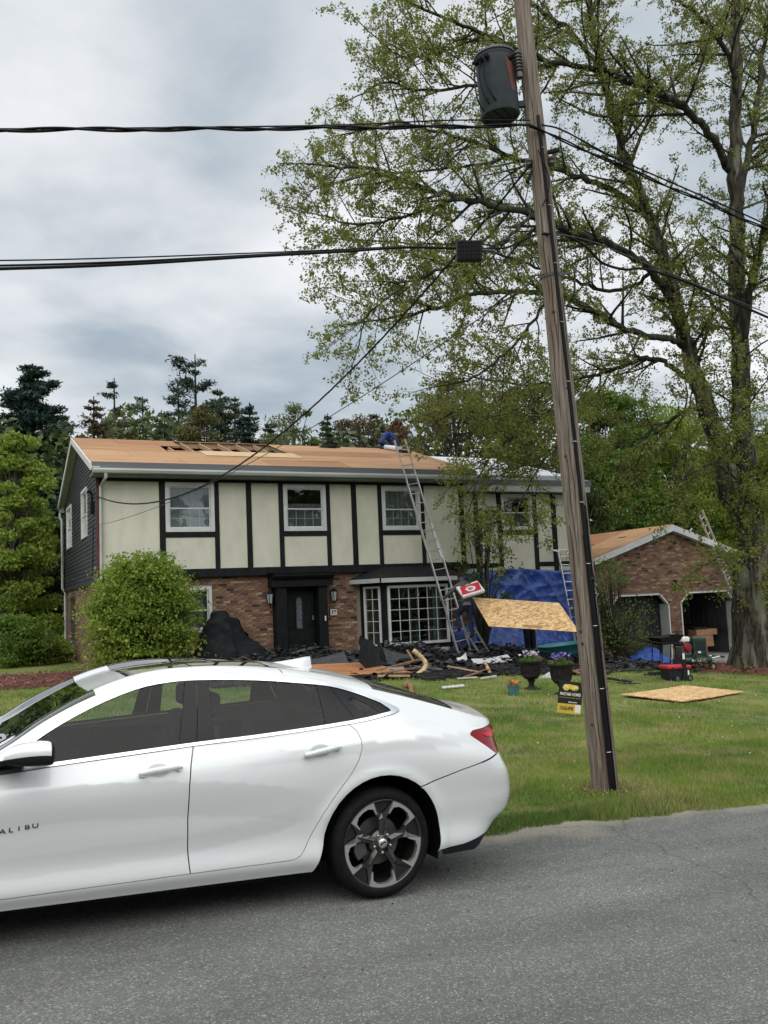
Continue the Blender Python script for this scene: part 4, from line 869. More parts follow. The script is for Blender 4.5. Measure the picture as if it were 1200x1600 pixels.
fd=[(x,beltz(x)-.0) for x in np.linspace(-2.34,-1.205,12)]+[(x+.0,z) for x,z in FSH[1:-1]]+[(-1.209,.292),(-2.30,.272),(-2.345,.34),(-2.36,.6)]
rd=[(x,beltz(x)) for x in np.linspace(-1.203,-.215,10)]+[p for p in RSH[1:-1]]+[(-.65,.300),(-1.2095,.2925)]+[(x,z) for x,z in FSH[::-1][1:-1]]
fd_h=fd; 
fd_p=shrink(dens(fd,.05),GAP); rd_p=shrink(dens(rd,.05),GAP)
tail=rnd_poly([(.655,.968),(.69,.992),(.995,1.012),(1.04,.90),(.965,.800),(.90,.812)],.02)
BUMPL=[(.249,.676),(.55,.760),(.87,.832),(1.04,.865)]
rock=[(-2.42,.205),(-.46,.212)]
A1=archc(0,.405,195,-14); A2=archc(-2.83,.405,194,-14)
# body side = rocker, quarter, rail, front fender
outer=[(-2.43,.245)]+rock+[(-.445,.24)]+A1[2:16]+[(.249,.676)]+BUMPL[1:]
out_t=[inv(*p) for p in dens(outer,.03,False)]
# up the rear edge of the quarter, along the rail (t=6.35) to the A pillar, then the fender
xr=out_t[-1][0]; 
def line_t(a,b,n): return [(a[0]+(b[0]-a[0])*i/n,a[1]+(b[1]-a[1])*i/n) for i in range(n)]
top=line_t((1.097,5.35),(1.09,6.0),4)+line_t((1.09,6.0),(-2.42,6.0),60)+[(-2.42,6.0)]
body_o=out_t+[(1.0975,out_t[-1][1]+.1)]+top+line_t((-2.42,5.9),(-2.42,inv(-2.42,.905)[1]),4)+[inv(-2.42,.905)]+[inv(*q) for q in dens([(-2.42,.90),(-2.37,.62),(-2.355,.35),(-2.40,.26)],.04,False)]
tl_t=[inv(*q) for q in dens(tail,.03)]
carpanel('body',body_o,[xz(fd),xz(rd),[inv(*q) for q in dens(shrink(DLO,-.0015),.02)],tl_t],PAINT,CAR,join=True)
for s,nm in ((1,''),(-1,'')):
    for P_,nme,hx,hz in ((fd_p,'front_door',-1.40,.880),(rd_p,'rear_door',-.42,.932)):
        d=carpanel(nme,xz(P_),[],PAINT,CAR,sides=(s,),du=.03,dt=.09)[0]
        # handle: a bar on two feet over a flat disc painted as the shaded cup
        def hp(x,z,o): q=inv(x,z); return S(np.array([q[0]]),np.array([q[1]]))[0]+Sn(np.array([q[0]]),np.array([q[1]]))[0]*o
        sl_=.035*(1 if hx<-1 else 1.6); L=.122
        mb=MB(); ring=[]
        for i,u in enumerate(np.linspace(-1,1,13)):
            c=hp(hx+u*L,hz+u*sl_*.35,.034-.016*abs(u)**4); hgt=.018*(1-.35*abs(u)**3); th=.011
            ring.append([(c[0],c[1]+th*math.sin(a),c[2]+hgt*math.cos(a)) for a in np.linspace(0,2*math.pi,9)[:-1]])
        V=[q for r_ in ring for q in r_]; F=[(i*8+k,i*8+(k+1)%8,(i+1)*8+(k+1)%8,(i+1)*8+k) for i in range(12) for k in range(8)]+[tuple(range(8)),tuple(range(96,104))[::-1]]
        V=[(a,b*s,c) for a,b,c in V]; mesh_obj('door_handle',c2w(V),F,PAINT,d,smooth=True)
        mb=MB(); cc=[hp(hx+u*L*.8+ .02,hz+sl_*.3*u,.003) for u in (-1,1)]
        V=[];F=[]
        for i,(u,v) in enumerate([(math.cos(a),math.sin(a)) for a in np.linspace(0,2*math.pi,17)[:-1]]): q=hp(hx-.01+u*.062,hz+.006+v*.034,.0025); V.append((q[0],q[1]*s,q[2]))
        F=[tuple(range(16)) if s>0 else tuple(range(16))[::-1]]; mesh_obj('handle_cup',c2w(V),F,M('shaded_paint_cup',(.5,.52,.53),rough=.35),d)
        for u in (-.82,.80): q=hp(hx+u*L,hz+u*sl_*.35,.012); mesh_obj('handle_foot',c2w([(q[0]+a*.014,(q[1]+b*.018)*s,q[2]+c*.012) for a in(-1,1) for b in(-1,1) for c in(-1,1)]),[(0,1,3,2),(4,6,7,5),(0,4,5,1),(2,3,7,6),(0,2,6,4),(1,5,7,3)],PAINT,d)
# rear bumper, diffuser, tail lights
bo=[(x+.002,z-.007) for x,z in BUMPL[::-1]]+archc(0,.405,51,-14)[1:]+[(.402,.262),(.583,.279),(.79,.325),(.90,.40),(1.08,.47)]
bo=[inv(*p) for p in dens(bo[0:],.03,False)]; bo=bo+[(1.0975,bo[-1][1])]; bo=[(min(a,1.0975),b) for a,b in bo]
bo=[(1.0975,bo[0][1]-.02)]+[(a-0.0,b-.012) if i<12 else (a,b) for i,(a,b) in enumerate(bo)]
carpanel('rear_bumper',bo,[],PAINT,CAR,join=True)
va=[(1.0975,inv(1.0,.47)[1]-.01)]+[inv(*p) for p in dens([(1.08,.462),(.90,.392),(.79,.317),(.583,.272),(.43,.252)],.03,False)]+[inv(.45,.215),inv(.7,.215),(1.0975,inv(.85,.24)[1])]
carpanel('rear_valance',va,[],M('dark_blue_grey_plastic',(.022,.026,.034),rough=.5),CAR,off=-.004)
RED=M('tail_light_red',(.22,.003,.008),rough=.15,spec=.35); RED2=M('tail_light_bright_red',(.58,.012,.022),rough=.2,spec=.3)
for s in (1,-1):
    tl=carpanel('tail_light',[inv(*q) for q in dens(shrink(tail,.002),.03)],[],RED,CAR,sides=(s,),off=-.002)[0]
    carpanel('light_bar',[inv(*q) for q in dens(rnd_poly([(.77,.966),(.99,.985),(1.005,.905),(.96,.845),(.945,.87),(.965,.93),(.82,.942)],.01),.03)],[],RED2,tl,sides=(s,),off=.0015,skirt=.002)
# roof, glass, lids (one piece across, t 6.0 ... 8)
def band(x0,x1,t0=6.004,r=0.,front=0.,n=30): 
    a=[(x0+(x1-x0)*i/n,t0) for i in range(n+1)]; b=[(x1,t0+(8-t0)*i/12) for i in range(1,13)]; c=[(x1+(x0-x1)*i/n,8.) for i in range(1,n+1)]; d=[(x0,8-(8-t0)*i/12) for i in range(1,12)]
    return a+b+c+d
def crv(x0,k,t0=6.004):   # a seam that bows forward toward the middle
    return [(x0+k*((t-t0)/(8-t0))**.7*(1),t) for t in np.linspace(t0,8,13)]
def lid(xa,ka,xb,kb,t0=6.004,n=26):
    A_=crv(xa,ka,t0);B_=crv(xb,kb,t0); return [(xa+(xb-xa)*i/n,t0) for i in range(n)]+B_+[(B_[-1][0]+(A_[-1][0]-B_[-1][0])*i/n,8.) for i in range(1,n)]+A_[::-1][:-1]
SX0,SX1=-1.52,-.60
sun=[(SX0,6.62),(SX0+.02,6.5),(SX1-.03,6.45)]; sun_o=[(SX0+.03+(SX1-SX0-.06)*i/14,6.42) for i in range(15)]+[(SX1,6.42+(8-6.42)*i/12) for i in range(1,13)]+[(SX1+(SX0-SX1)*i/14,8.) for i in range(1,15)]+[(SX0,8-(8-6.42)*i/12) for i in range(1,13)]
roof_l=lid(-1.74,-.02,.03,.0)
# roof with the sunroof cut from it: outer ring goes round
rl=[(a,b) for a,b in lid(-1.74,-.02,.03,0.)]
carpanel('roof',lid(-1.74,-.02,SX0-.003,0.,n=8),[],PAINT,CAR,join=True,topt=True,skirt=.004); carpanel('roof_rear',lid(SX1+.003,0.,.03,.0,n=14),[],PAINT,CAR,join=True,topt=True,skirt=.004)
carpanel('roof_side',[(SX0-.003+(SX1-SX0+.006)*i/20,6.004) for i in range(21)]+[(SX1+.003+(SX0-SX1-.006)*i/20,6.415) for i in range(21)],[],PAINT,CAR,dt=.06,skirt=.004)
sunm=M('sunroof_glass',(.03,.035,.03),rough=.06,coat=1.)
for a,b,nme in ((SX0,-1.10,'sunroof_panel'),(-1.085,SX1,'sunroof_panel')):
    carpanel(nme,[(a+(b-a)*i/8,6.425) for i in range(9)]+[(b,6.425+(8-6.425)*i/10) for i in range(1,11)]+[(b+(a-b)*i/8,8.) for i in range(1,9)]+[(a,8-(8-6.425)*i/10) for i in range(1,10)],[],sunm,CAR,join=True,topt=True,off=-.003,skirt=.006)
carpanel('windshield',lid(-2.40,-.28,-1.745,-.02),[],glassmat('windscreen_glass',(.32,.36,.34),.0,1.6),CAR,join=True,topt=True,off=-.004)
carpanel('rear_window',lid(.035,.0,.62,.10),[],M('dark_rear_glass',(.02,.022,.018),rough=.05,coat=1.),CAR,join=True,topt=True,off=-.003)
carpanel('trunk_lid',lid(.625,.10,1.0975,0.,n=18),[],PAINT,CAR,join=True,topt=True)
carpanel('rear_deck_end',[(1.0975,5.35),(1.0975,8.),(1.0975,8.)][:0] or lid(-2.75,-.15,-2.405,-.28,n=8),[],BPM,CAR,join=True,topt=True,off=-.006)
# hood, front fenders, front bumper (ahead of the frame)
carpanel('hood',lid(-3.62,-.05,-2.76,-.15,t0=6.0,n=20),[],PAINT,CAR,join=True,topt=True)
ff=[inv(*p) for p in dens([(-2.43,.245),(-2.40,.26),(-2.36,.35),(-2.372,.62),(-2.424,.90)],.05,False)]+[(-2.424,5.995)]+[(x,5.995) for x in np.linspace(-2.5,-3.6,18)]+[inv(*p) for p in dens([(-3.6,.60),(-3.245,.56)]+archc(-2.83,.405,150,0)[:0],.05,False)]+[inv(*p) for p in archc(-2.83,.405,148,-12)]
carpanel('front_fender',ff,[],PAINT,CAR)
fb=[(-3.845,.4)]+[(x,.35) for x in np.linspace(-3.8,-3.26,10)]+[inv(*p) for p in archc(-2.83,.405,190,150)]+[inv(*p) for p in dens([(-3.245,.55),(-3.6,.59)],.05,False)]+[(-3.61,5.99)]+[(-3.66,t) for t in np.linspace(6.1,7.95,8)]+[(-3.67,8.),(-3.845,8.)]
carpanel('front_bumper',fb,[],PAINT,CAR,join=True)
# side glass, chrome ring, pillars
for s in (1,-1):
    ch=carpanel('chrome_trim',[inv(*q) for q in dens(DLO,.02)],[[inv(*q) for q in dens(DLI,.02)]],CHR,CAR,sides=(s,),off=.0045,du=.02,skirt=.006)
    gi=shrink(DLI,.0015)
    def clipx(P,x0b,x0t,x1b,x1t):
        """part of the outline between two slanted lines (bottom z 1.0, top z 1.35)"""
        def lx(z,b,t): return b+(t-b)*(z-1.0)/.35
        def half(Q,b,t,sg):
            o=[]; n=len(Q)
            for i in range(n):
                p,q=Q[i],Q[(i+1)%n]; fp=sg*(p[0]-lx(p[1],b,t)); fq=sg*(q[0]-lx(q[1],b,t))
                if fp>=0: o.append(p)
                if (fp>=0)!=(fq>=0): k=fp/(fp-fq); o.append((p[0]+(q[0]-p[0])*k,p[1]+(q[1]-p[1])*k))
            return o
        return half(half(P,x0b,x0t,1),x1b,x1t,-1)
    for nme,mt,q,of in (('front_window',CGL,(-2.2,-2.02,-1.290,-1.228),-.004),('mirror_corner',BPM,(-9,-9,-2.202,-2.022),-.001),('pillar_trim',BPL,(-1.288,-1.226,-1.185,-1.155),.001),('pillar_trim',BPL,(-1.181,-1.151,-1.075,-1.083),.001),
        ('rear_window_glass',CGL,(-1.073,-1.081,-.372,-.392),-.004),('pillar_trim',BPL,(-.370,-.390,-.095,-.330),.001),('quarter_trim',BPL,(-.090,-.325,9,9),-.001)):
        pp=clipx(gi,*q)
        if nme=='quarter_trim':
            qg=rnd_poly([(-.085,1.118),(.02,1.130),(-.04,1.185),(-.150,1.235),(-.185,1.225)],.03); carpanel(nme,[inv(*u) for u in dens(pp,.04)],[[inv(*u) for u in dens(qg,.03)]],mt,CAR,sides=(s,),off=of,skirt=.006); carpanel('quarter_window',[inv(*u) for u in dens(shrink(qg,.001),.03)],[],CGL,CAR,sides=(s,),off=-.004,skirt=.004)
        else: carpanel(nme,[inv(*u) for u in dens(pp,.04)],[],mt,CAR,sides=(s,),off=of,skirt=.006)
# mirrors
for s in (1,-1):
    def sec(u): return u
    V=[];F=[]; L_=[(-2.29,.935,1.015,.022),(-2.26,.935,1.02,.045),(-2.19,.935,1.03,.062),(-2.10,.935,1.035,.066),(-2.05,.935,1.03,.062),(-2.035,.935,1.026,.05)]
    for i,(x,w,z,h) in enumerate(L_):
        for k in range(12): a=2*math.pi*k/12; ca,sa=math.cos(a),math.sin(a); V.append((x+(.055 if s>0 else 0)-.02*sa*(i<3)-(.16 if s<0 else 0),(1.015+.095*np.sign(ca)*abs(ca)**.6*(.55+.45*min(1,i/3)))*s,z+h*np.sign(sa)*abs(sa)**.7))
    F=[(i*12+k,i*12+(k+1)%12,(i+1)*12+(k+1)%12,(i+1)*12+k) for i in range(5) for k in range(12)]+[tuple(range(12)),tuple(range(60,72))]
    mi=[1 if (6<=k%12<12) or i>=4 else 0 for i in range(5) for k in range(12)]+[0,1]
    mm=mesh_obj('side_mirror',c2w(V),F,[PAINT,BPM],CAR,smooth=True,mi=mi); sb_=mm.modifiers.new('s','SUBSURF'); sb_.levels=sb_.render_levels=1
    V=[(x,w*s,z) for x,w,z in ((-2.32,.83,.95),(-2.12,.85,.955),(-2.12,.97,.975),(-2.27,.97,.972),(-2.32,.83,.975),(-2.12,.85,.985),(-2.12,.97,1.0),(-2.27,.97,.998))]; mesh_obj('mirror_arm',c2w(V),[(0,1,2,3),(7,6,5,4),(0,4,5,1),(1,5,6,2),(2,6,7,3),(3,7,4,0)],BPM,mm)
# fin aerial
V=[];F=[]; prof=[(-.46,.004,.030),(-.38,.022,.030),(-.30,.043,.024),(-.22,.070,.014),(-.175,.082,.006),(-.168,.06,.006),(-.165,.004,.022)]
for x,h,w in prof: zc_=float(I(np.array([x]),Tzc)[0])-.004; V+=[(x,w*1.3,zc_),(x,w*.5,zc_+h*.7),(x,0,zc_+h),(x,-w*.5,zc_+h*.7),(x,-w*1.3,zc_)]
F=[(i*5+k,i*5+k+1,(i+1)*5+k+1,(i+1)*5+k) for i in range(6) for k in range(4)]; o=mesh_obj('roof_aerial',c2w(V),F,PAINT,CAR,smooth=True)
# badge lettering, each letter on the front door
LET=M('dark_badge',(.02,.02,.022),rough=.3)
for i,chx in enumerate('MALIBU'):
    x=-2.052-.040*(5-i); z=.642-.004*(5-i); q=inv(x,z); P=S(np.array([q[0]]),np.array([q[1]]))[0]; n=Sn(np.array([q[0]]),np.array([q[1]]))[0]
    text(chx,.034,LET,CAR,c2w([P+n*.002])[0],CX,CZ,ext=.001,name='badge_letter',bold=.0004,sx=1.45)
# inside: floor, seats, dash, steering wheel, headliner
INT=M('cabin_cloth',(.022,.023,.025),(.035,.037,.04),scale=20,rough=.9); INL=M('headliner',(.22,.22,.21),rough=.95)
def cb(lo,hi,nm,mt,bev=.0,par=CAR): 
    x0,w0,z0=lo;x1,w1,z1=hi; V=[(x,w,z) for z in (z0,z1) for x,w in ((x0,w0),(x1,w0),(x1,w1),(x0,w1))]
    o=mesh_obj(nm,c2w(V),[(0,3,2,1),(4,5,6,7),(0,1,5,4),(1,2,6,5),(2,3,7,6),(3,0,4,7)],mt,par)
    if bev: b=o.modifiers.new('b','BEVEL'); b.width=bev; b.segments=3; smooth_by_angle(o,60)
    return o
cb((-2.5,-.84,.22),(-.42,.84,.30),'cabin_floor',INT); 
cb((-2.9,-.80,.45),(-2.34,.80,.90),'dashboard',INT,.06); cb((-2.45,-.72,.86),(-2.25,.72,.93),'dash_top',INT,.03)
for s in (1,-1):
    cb((-2.4,s*.80,.30),(-.45,s*.815,.94),'door_card',INT)
    for xs_,xb in ((-1.65,-1.2),(-.75,-.42)):
        cb((xs_-.18,s*.12,.35),(xb+.05,s*.64,.58),'seat_cushion',INT,.05); 
        V=[];yc=s*.38
        for dz,dx,hw,th in ((.5,0,.25,.06),(.8,.10,.25,.07),(1.02,.17,.22,.06),(1.08,.19,.19,.04)): V+=[(xb+dx-th,yc-hw,dz),(xb+dx+th,yc-hw,dz),(xb+dx+th,yc+hw,dz),(xb+dx-th,yc+hw,dz)]
        F=[(0,3,2,1),(12,13,14,15)]+[(4*i+k,4*i+(k+1)%4,4*i+4+(k+1)%4,4*i+4+k) for i in range(3) for k in range(4)]; o=mesh_obj('seat_back',c2w(V),F,INT,CAR,smooth=False); b=o.modifiers.new('b','BEVEL'); b.width=.03; b.segments=3
        cb((xb+.16,yc-.13,1.12),(xb+.25,yc+.13,1.27),'headrest',INT,.035)
ctr=np.array([-2.02,.38,.86]); mb=MB(); mb.tube([ctr+np.array([.06*math.sin(a),.185*math.cos(a),.175*math.sin(a)]) for a in np.linspace(0,2*math.pi,25)],.015,6,cap=False); mb.tube([ctr+[0,.17,0],ctr-[0,.17,0]],.018,5); mb.tube([ctr,ctr+[-.25,0,-.09]],.04,6)
mesh_obj('steering_wheel',c2w(mb.V),mb.F,BPM,CAR,smooth=True)
# wheel wells and underside
UND_=M('underbody',(.006,.006,.007),rough=.9)
for xa in (0,-2.83):
    for s in (1,-1):
        mb=MB(); pr=archc(xa,.43,200,-20,18); V=[(x,w*s,z) for w in (.87,.60) for x,z in pr]; n=len(pr); F=[(i,i+1,n+i+1,n+i) for i in range(n-1)]+[tuple(range(n,2*n))]
        mesh_obj('wheel_well',c2w(V),F,UND_,CAR)
cb((-3.7,-.82,.20),(-3.28,.82,.5),'underbody',UND_); cb((-2.38,-.84,.19),(-.46,.84,.225),'underbody',UND_); cb((.42,-.72,.24),(.80,.72,.60),'underbody',UND_); cb((-3.3,-.58,.22),(-2.4,.58,.6),'underbody',UND_);cb((-.46,-.58,.24),(.44,.58,.6),'underbody',UND_)
cb((-.40,-.60,.6),(.5,.60,1.0),'parcel_shelf',INT)
# wheels
TYR=M('tyre_rubber',(.006,.0065,.008),(.012,.012,.013),scale=20,rough=.75,bump=.15); ALD=M('dark_alloy',(.055,.055,.055),rough=.3,metal=.75); ALB=M('machined_alloy',(.72,.72,.71),rough=.3,metal=.85); ALM=M('grey_alloy',(.095,.095,.092),rough=.32,metal=.85); DISC=M('brake_disc',(.16,.16,.16),rough=.45,metal=.8); NUT=M('wheel_nut',(.5,.5,.52),rough=.25,metal=1)
def wheel(xa,s,ph=0.):
    C=np.array([xa,0,.340]); w0=.905
    def T(V): V=np.array(V,float).reshape(-1,3); V=V*np.array([1,1,1]); return c2w(np.stack([C[0]+V[:,0],(w0+V[:,1])*s,C[2]+V[:,2]],-1))
    def lathe(prof,n=64):
        V=[];F=[]
        for (r,h) in prof:
            for k in range(n): a=2*math.pi*k/n; V.append((r*math.cos(a),h,r*math.sin(a)))
        for i in range(len(prof)-1):
            for k in range(n): F.append((i*n+k,i*n+(k+1)%n,(i+1)*n+(k+1)%n,(i+1)*n+k))
        return V,F
    wr=tag(bpy.data.objects.new('wheel',None)); wr.empty_display_size=.1; link(wr,CAR); wr.location=wm(CAR).inverted()@Vector(T([(0,0,0)])[0]); MW[wr.name]=Matrix.Translation(Vector(T([(0,0,0)])[0]))
    V,F=lathe([(.262,-.012),(.268,.004),(.279,.008),(.295,.010),(.310,.004),(.325,-.012),(.334,-.03),(.3395,-.05),(.3395,-.075),(.334,-.078),(.334,-.085),(.340,-.088),(.340,-.13),(.334,-.133),(.334,-.14),(.3395,-.143),(.3395,-.17),(.325,-.205),(.30,-.22),(.262,-.215)],96); ty=mesh_obj('tyre',T(V),F,TYR,wr,smooth=True)
    V,F=lathe([(.272,-.004),(.268,.004),(.262,.004),(.258,-.004),(.250,-.022),(.240,-.05),(.235,-.14),(.245,-.19),(.26,-.21)],96); mesh_obj('rim',T(V),F,ALM,wr,smooth=True)
    V,F=lathe([(0,-.095),(.145,-.095),(.150,-.10),(.150,-.115)],48); mesh_obj('brake_disc',T(V),F,DISC,wr,smooth=False); V,F=lathe([(0,-.07),(.078,-.07),(.08,-.1)],24); mesh_obj('brake_hub',T(V),F,ALD,wr)
    V,F=lathe([(.24,-.16),(0,-.165)],32); mesh_obj('wheel_back',T(V),F,UND_,wr)
    mb=MB(); a0=R(200); mb.V=[];
    cal=[(r*math.cos(a),h,r*math.sin(a)) for h in(-.05,-.12) for r,a in((.105,R(180)),(.175,R(178)),(.182,R(195)),(.178,R(214)),(.105,R(215)))]; mesh_obj('brake_caliper',T(cal),[(0,1,2,3,4),(9,8,7,6,5)]+[(i,5+i,5+(i+1)%5,(i+1)%5) for i in range(5)],DISC,wr)
    def prism(P,h0,h1,mat,nm,bev=.0025,hs=None):
        n=len(P); top=hs or [h1]*n; V=[(x,t_,z) for (x,z),t_ in zip(P,top)]+[(x,h0,z) for x,z in P]
        o=mesh_obj(nm,T(V),[tuple(range(n)),tuple(range(2*n-1,n-1,-1))]+[(i,n+i,n+(i+1)%n,(i+1)%n) for i in range(n)],mat,wr)
        if bev: b=o.modifiers.new('b','BEVEL'); b.width=bev; b.segments=2; b.limit_method='ANGLE'; b.angle_limit=R(40)
        return o
    pol=lambda r,a:(r*math.cos(R(a)),r*math.sin(R(a)))
    for k in range(5):
        A=90+72*k+ph
        # stem and fork of the spoke (concave: low at the hub, high at the rim)
        st=[pol(.052,A-24),pol(.10,A-13),pol(.145,A-9.5),pol(.165,A-11),pol(.205,A-15.5),pol(.252,A-20.),pol(.254,A-14.),pol(.215,A-9.5),pol(.186,A-4),pol(.180,A),pol(.186,A+4),pol(.215,A+9.5),pol(.254,A+14.),pol(.252,A+20.),pol(.205,A+15.5),pol(.165,A+11),pol(.145,A+9.5),pol(.10,A+13),pol(.052,A+24)]
        hs=[-.022,-.020,-.016,-.014,-.010,-.004,-.010,-.018,-.026,-.028,-.026,-.018,-.010,-.004,-.010,-.014,-.016,-.020,-.022]
        # as a strip on either side of a raised middle
        n=len(st); V=[(x,h,z) for (x,z),h in zip(st,hs)]+[(x*.98,h-.03,z*.98) for (x,z),h in zip(st,hs)]
        mids=[(*pol(.06,A),-.006),(*pol(.11,A),-.008),(*pol(.155,A),-.012)]; m0=len(V); V+=[(x,h,z) for x,z,h in mids]
        F=[(0,1,m0+1,m0),(1,2,m0+2,m0+1),(2,3,9,m0+2),(3,4,8,9),(4,5,7,8)][:3]+[(3,4,7,8,9),(4,5,6,7)]+[(18,m0,m0+1,17),(17,m0+1,m0+2,16),(16,m0+2,9,15),(15,9,10,11,14),(14,11,12,13)]+[(i,n+i,n+(i+1)%n,(i+1)%n) for i in range(n)]
        mesh_obj('spoke',T(V),F,ALM,wr)
        mesh_obj('spoke_pocket',T([(*[pol(.180,A)[0]],-.034,pol(.180,A)[1])]+[(pol(.252,A+d)[0],-.022,pol(.252,A+d)[1]) for d in (-14,-7,0,7,14)]),[(0,1,2,3,4,5)],ALD,wr)
        # machined faces round the outer edge of the opening between two spokes
        B=A+36; g=[pol(.2625,B+d) for d in (-21,-14,-7,0,7,14,21)]+[pol(.228,B+21.5),pol(.186,B+23.5),pol(.180,B+21.6),pol(.226,B+17.5),pol(.241,B+9),pol(.243,B),pol(.241,B-9),pol(.226,B-17.5),pol(.180,B-21.6),pol(.186,B-23.5),pol(.228,B-21.5)]
        V=[(x,.003 if math.hypot(x,z)>.2 else -.006,z) for x,z in g]+[(x,-.03,z) for x,z in g]; n=len(g)
        F=[(0,1,13,14,17),(1,2,13),(2,3,12,13),(3,4,11,12)[:4],(4,5,11),(5,6,7,10,11),(7,8,9,10),(14,15,16,17)]+[(i,n+i,n+(i+1)%n,(i+1)%n) for i in range(n)]
        mesh_obj('machined_face',T(V),F,ALB,wr)
        c=pol(.0575,A+36); V=[];F=[]
        for hh,rr in ((-.005,.0),(-.005,.008),(-.009,.0095),(-.028,.0095)):
            for q in range(8): a=2*math.pi*q/8; V.append((c[0]+rr*math.cos(a),hh,c[1]+rr*math.sin(a)))
        F=[(i*8+q,i*8+(q+1)%8,(i+1)*8+(q+1)%8,(i+1)*8+q) for i in range(3) for q in range(8)]; mesh_obj('wheel_nut',T(V),F,NUT,wr,smooth=True)
    V,F=lathe([(0,-.004),(.020,-.004),(.0295,-.006),(.031,-.012),(.040,-.018),(.078,-.024),(.082,-.05)],40); hb=mesh_obj('hub',T(V),F,ALM,wr,smooth=True); V,F=lathe([(0,-.0025),(.0275,-.0028),(.029,-.006)],32); cap=mesh_obj('hub_cap',T(V),F,ALB,hb,smooth=True)
    cp=[(-.021,-.008),(-.006,-.008),(-.005,-.002),(.019,.0045),(.022,.009),(.006,.009),(.004,.003),(-.019,-.003)]; bow=[(-.022,-.007),(-.007,-.007),(-.007,-.0035),(.018,-.0035),(.022,.006),(.007,.006),(.007,.0035),(-.018,.0035)]
    rt=lambda x,z:(x*math.cos(.35)-z*math.sin(.35),x*math.sin(.35)+z*math.cos(.35)); mesh_obj('emblem',T([(rt(x,z)[0],-.0015,rt(x,z)[1]) for x,z in bow]),[tuple(range(8))],BPM,cap)
wheel(0,1,0.); wheel(0,-1,20); wheel(-2.83,1,30); wheel(-2.83,-1,0)
# ------------------------------------------------------------------ trees
def tubesV(BR,n=5):
    """BR: list of (points (k,3), radii (k)); one joined, smooth tube mesh"""
    V=[];F=[];b=0
    for P,r in BR:
        P=np.asarray(P,float);k=len(P); d=np.gradient(P,axis=0); d/=np.linalg.norm(d,axis=1,keepdims=True)+1e-9
        ref=np.array([.31,.17,.93]) if abs(d[0,2])<.85 else np.array([1,.1,0.]); u=np.cross(d,ref);u/=np.linalg.norm(u,axis=1,keepdims=True)+1e-9;v=np.cross(d,u)
        a=np.arange(n)*2*math.pi/n; r=np.asarray(r,float)
        V.append((P[:,None,:]+r[:,None,None]*(u[:,None,:]*np.cos(a)[None,:,None]+v[:,None,:]*np.sin(a)[None,:,None])).reshape(-1,3))
        i,j=np.meshgrid(np.arange(k-1),np.arange(n),indexing='ij'); i=i.ravel();j=j.ravel(); F.append(b+np.stack([i*n+j,i*n+(j+1)%n,(i+1)*n+(j+1)%n,(i+1)*n+j],-1)); b+=k*n
    return np.concatenate(V),np.concatenate(F)
def leafquads(C,size,asp=.5,droop=0.,dirs=None,flat=.0):
    """one small diamond leaf per centre"""
    n=len(C); s=(size if hasattr(size,'__len__') else np.full(n,size))*rng.uniform(.6,1.35,n)
    a=rng.normal(size=(n,3)) if dirs is None else dirs+rng.normal(size=(n,3))*.6; a[:,2]-=droop; a/=np.linalg.norm(a,axis=1,keepdims=True)
    q=rng.normal(size=(n,3)); q[:,2]+=flat; b=np.cross(a,q); b/=np.linalg.norm(b,axis=1,keepdims=True)+1e-9
    a=a*s[:,None]/2; b=b*s[:,None]*asp/2
    V=np.stack([C-a,C-b*1.0+a*.1,C+a,C+b*1.0+a*.1],1).reshape(-1,3); return V,np.arange(4*n).reshape(-1,4)
def crown(name,C,size,mat,parent,asp=.5,droop=0.,lump=1.2,kind=None,flat=0.,dirs=None):
    V,F=leafquads(C,size,asp,droop,dirs,flat); n=len(C)
    # colour differs clump by clump and leaf by leaf
    ph=rng.uniform(0,6,6); k=(np.sin(C[:,0]*lump+ph[0])+np.sin(C[:,1]*lump*1.1+ph[1])+np.sin(C[:,2]*lump*1.3+ph[2])+np.sin((C[:,0]+C[:,2])*lump*2.1+ph[3]))/8+.5
    r=np.clip(k*.55+rng.random(n)*.45,0,1); o=mesh_obj(name,V,F,mat,parent,rnd=np.repeat(r,4)); return o
def barkmat(name,a,b,c=None,sc=6,st=(1,1,.25)):
    return M(name,a,b,scale=sc,rough=.95,bump=1.,bscale=sc*1.6,stretch=st,c3=c,s3=5,lo3=.52,hi3=.62,lo=.38,hi=.62)
BARK=barkmat('oak_bark',(.020,.018,.014),(.085,.078,.060),(.16,.165,.13),sc=13,st=(1,1,.16)); BARKD=barkmat('dark_bark',(.018,.018,.015),(.05,.048,.04),(.065,.075,.045)); BARKG=barkmat('grey_bark',(.05,.045,.04),(.12,.11,.10))
def catm(P,n=6):
    P=[np.array(p,float) for p in P]; P=[2*P[0]-P[1]]+P+[2*P[-1]-P[-2]]; o=[]
    for i in range(1,len(P)-2):
        p0,p1,p2,p3=P[i-1:i+3]
        for s in np.linspace(0,1,n,endpoint=False): o.append(.5*((2*p1)+(-p0+p2)*s+(2*p0-5*p1+4*p2-p3)*s*s+(-p0+3*p1-3*p2+p3)*s**3))
    o.append(P[-2]); return np.array(o)
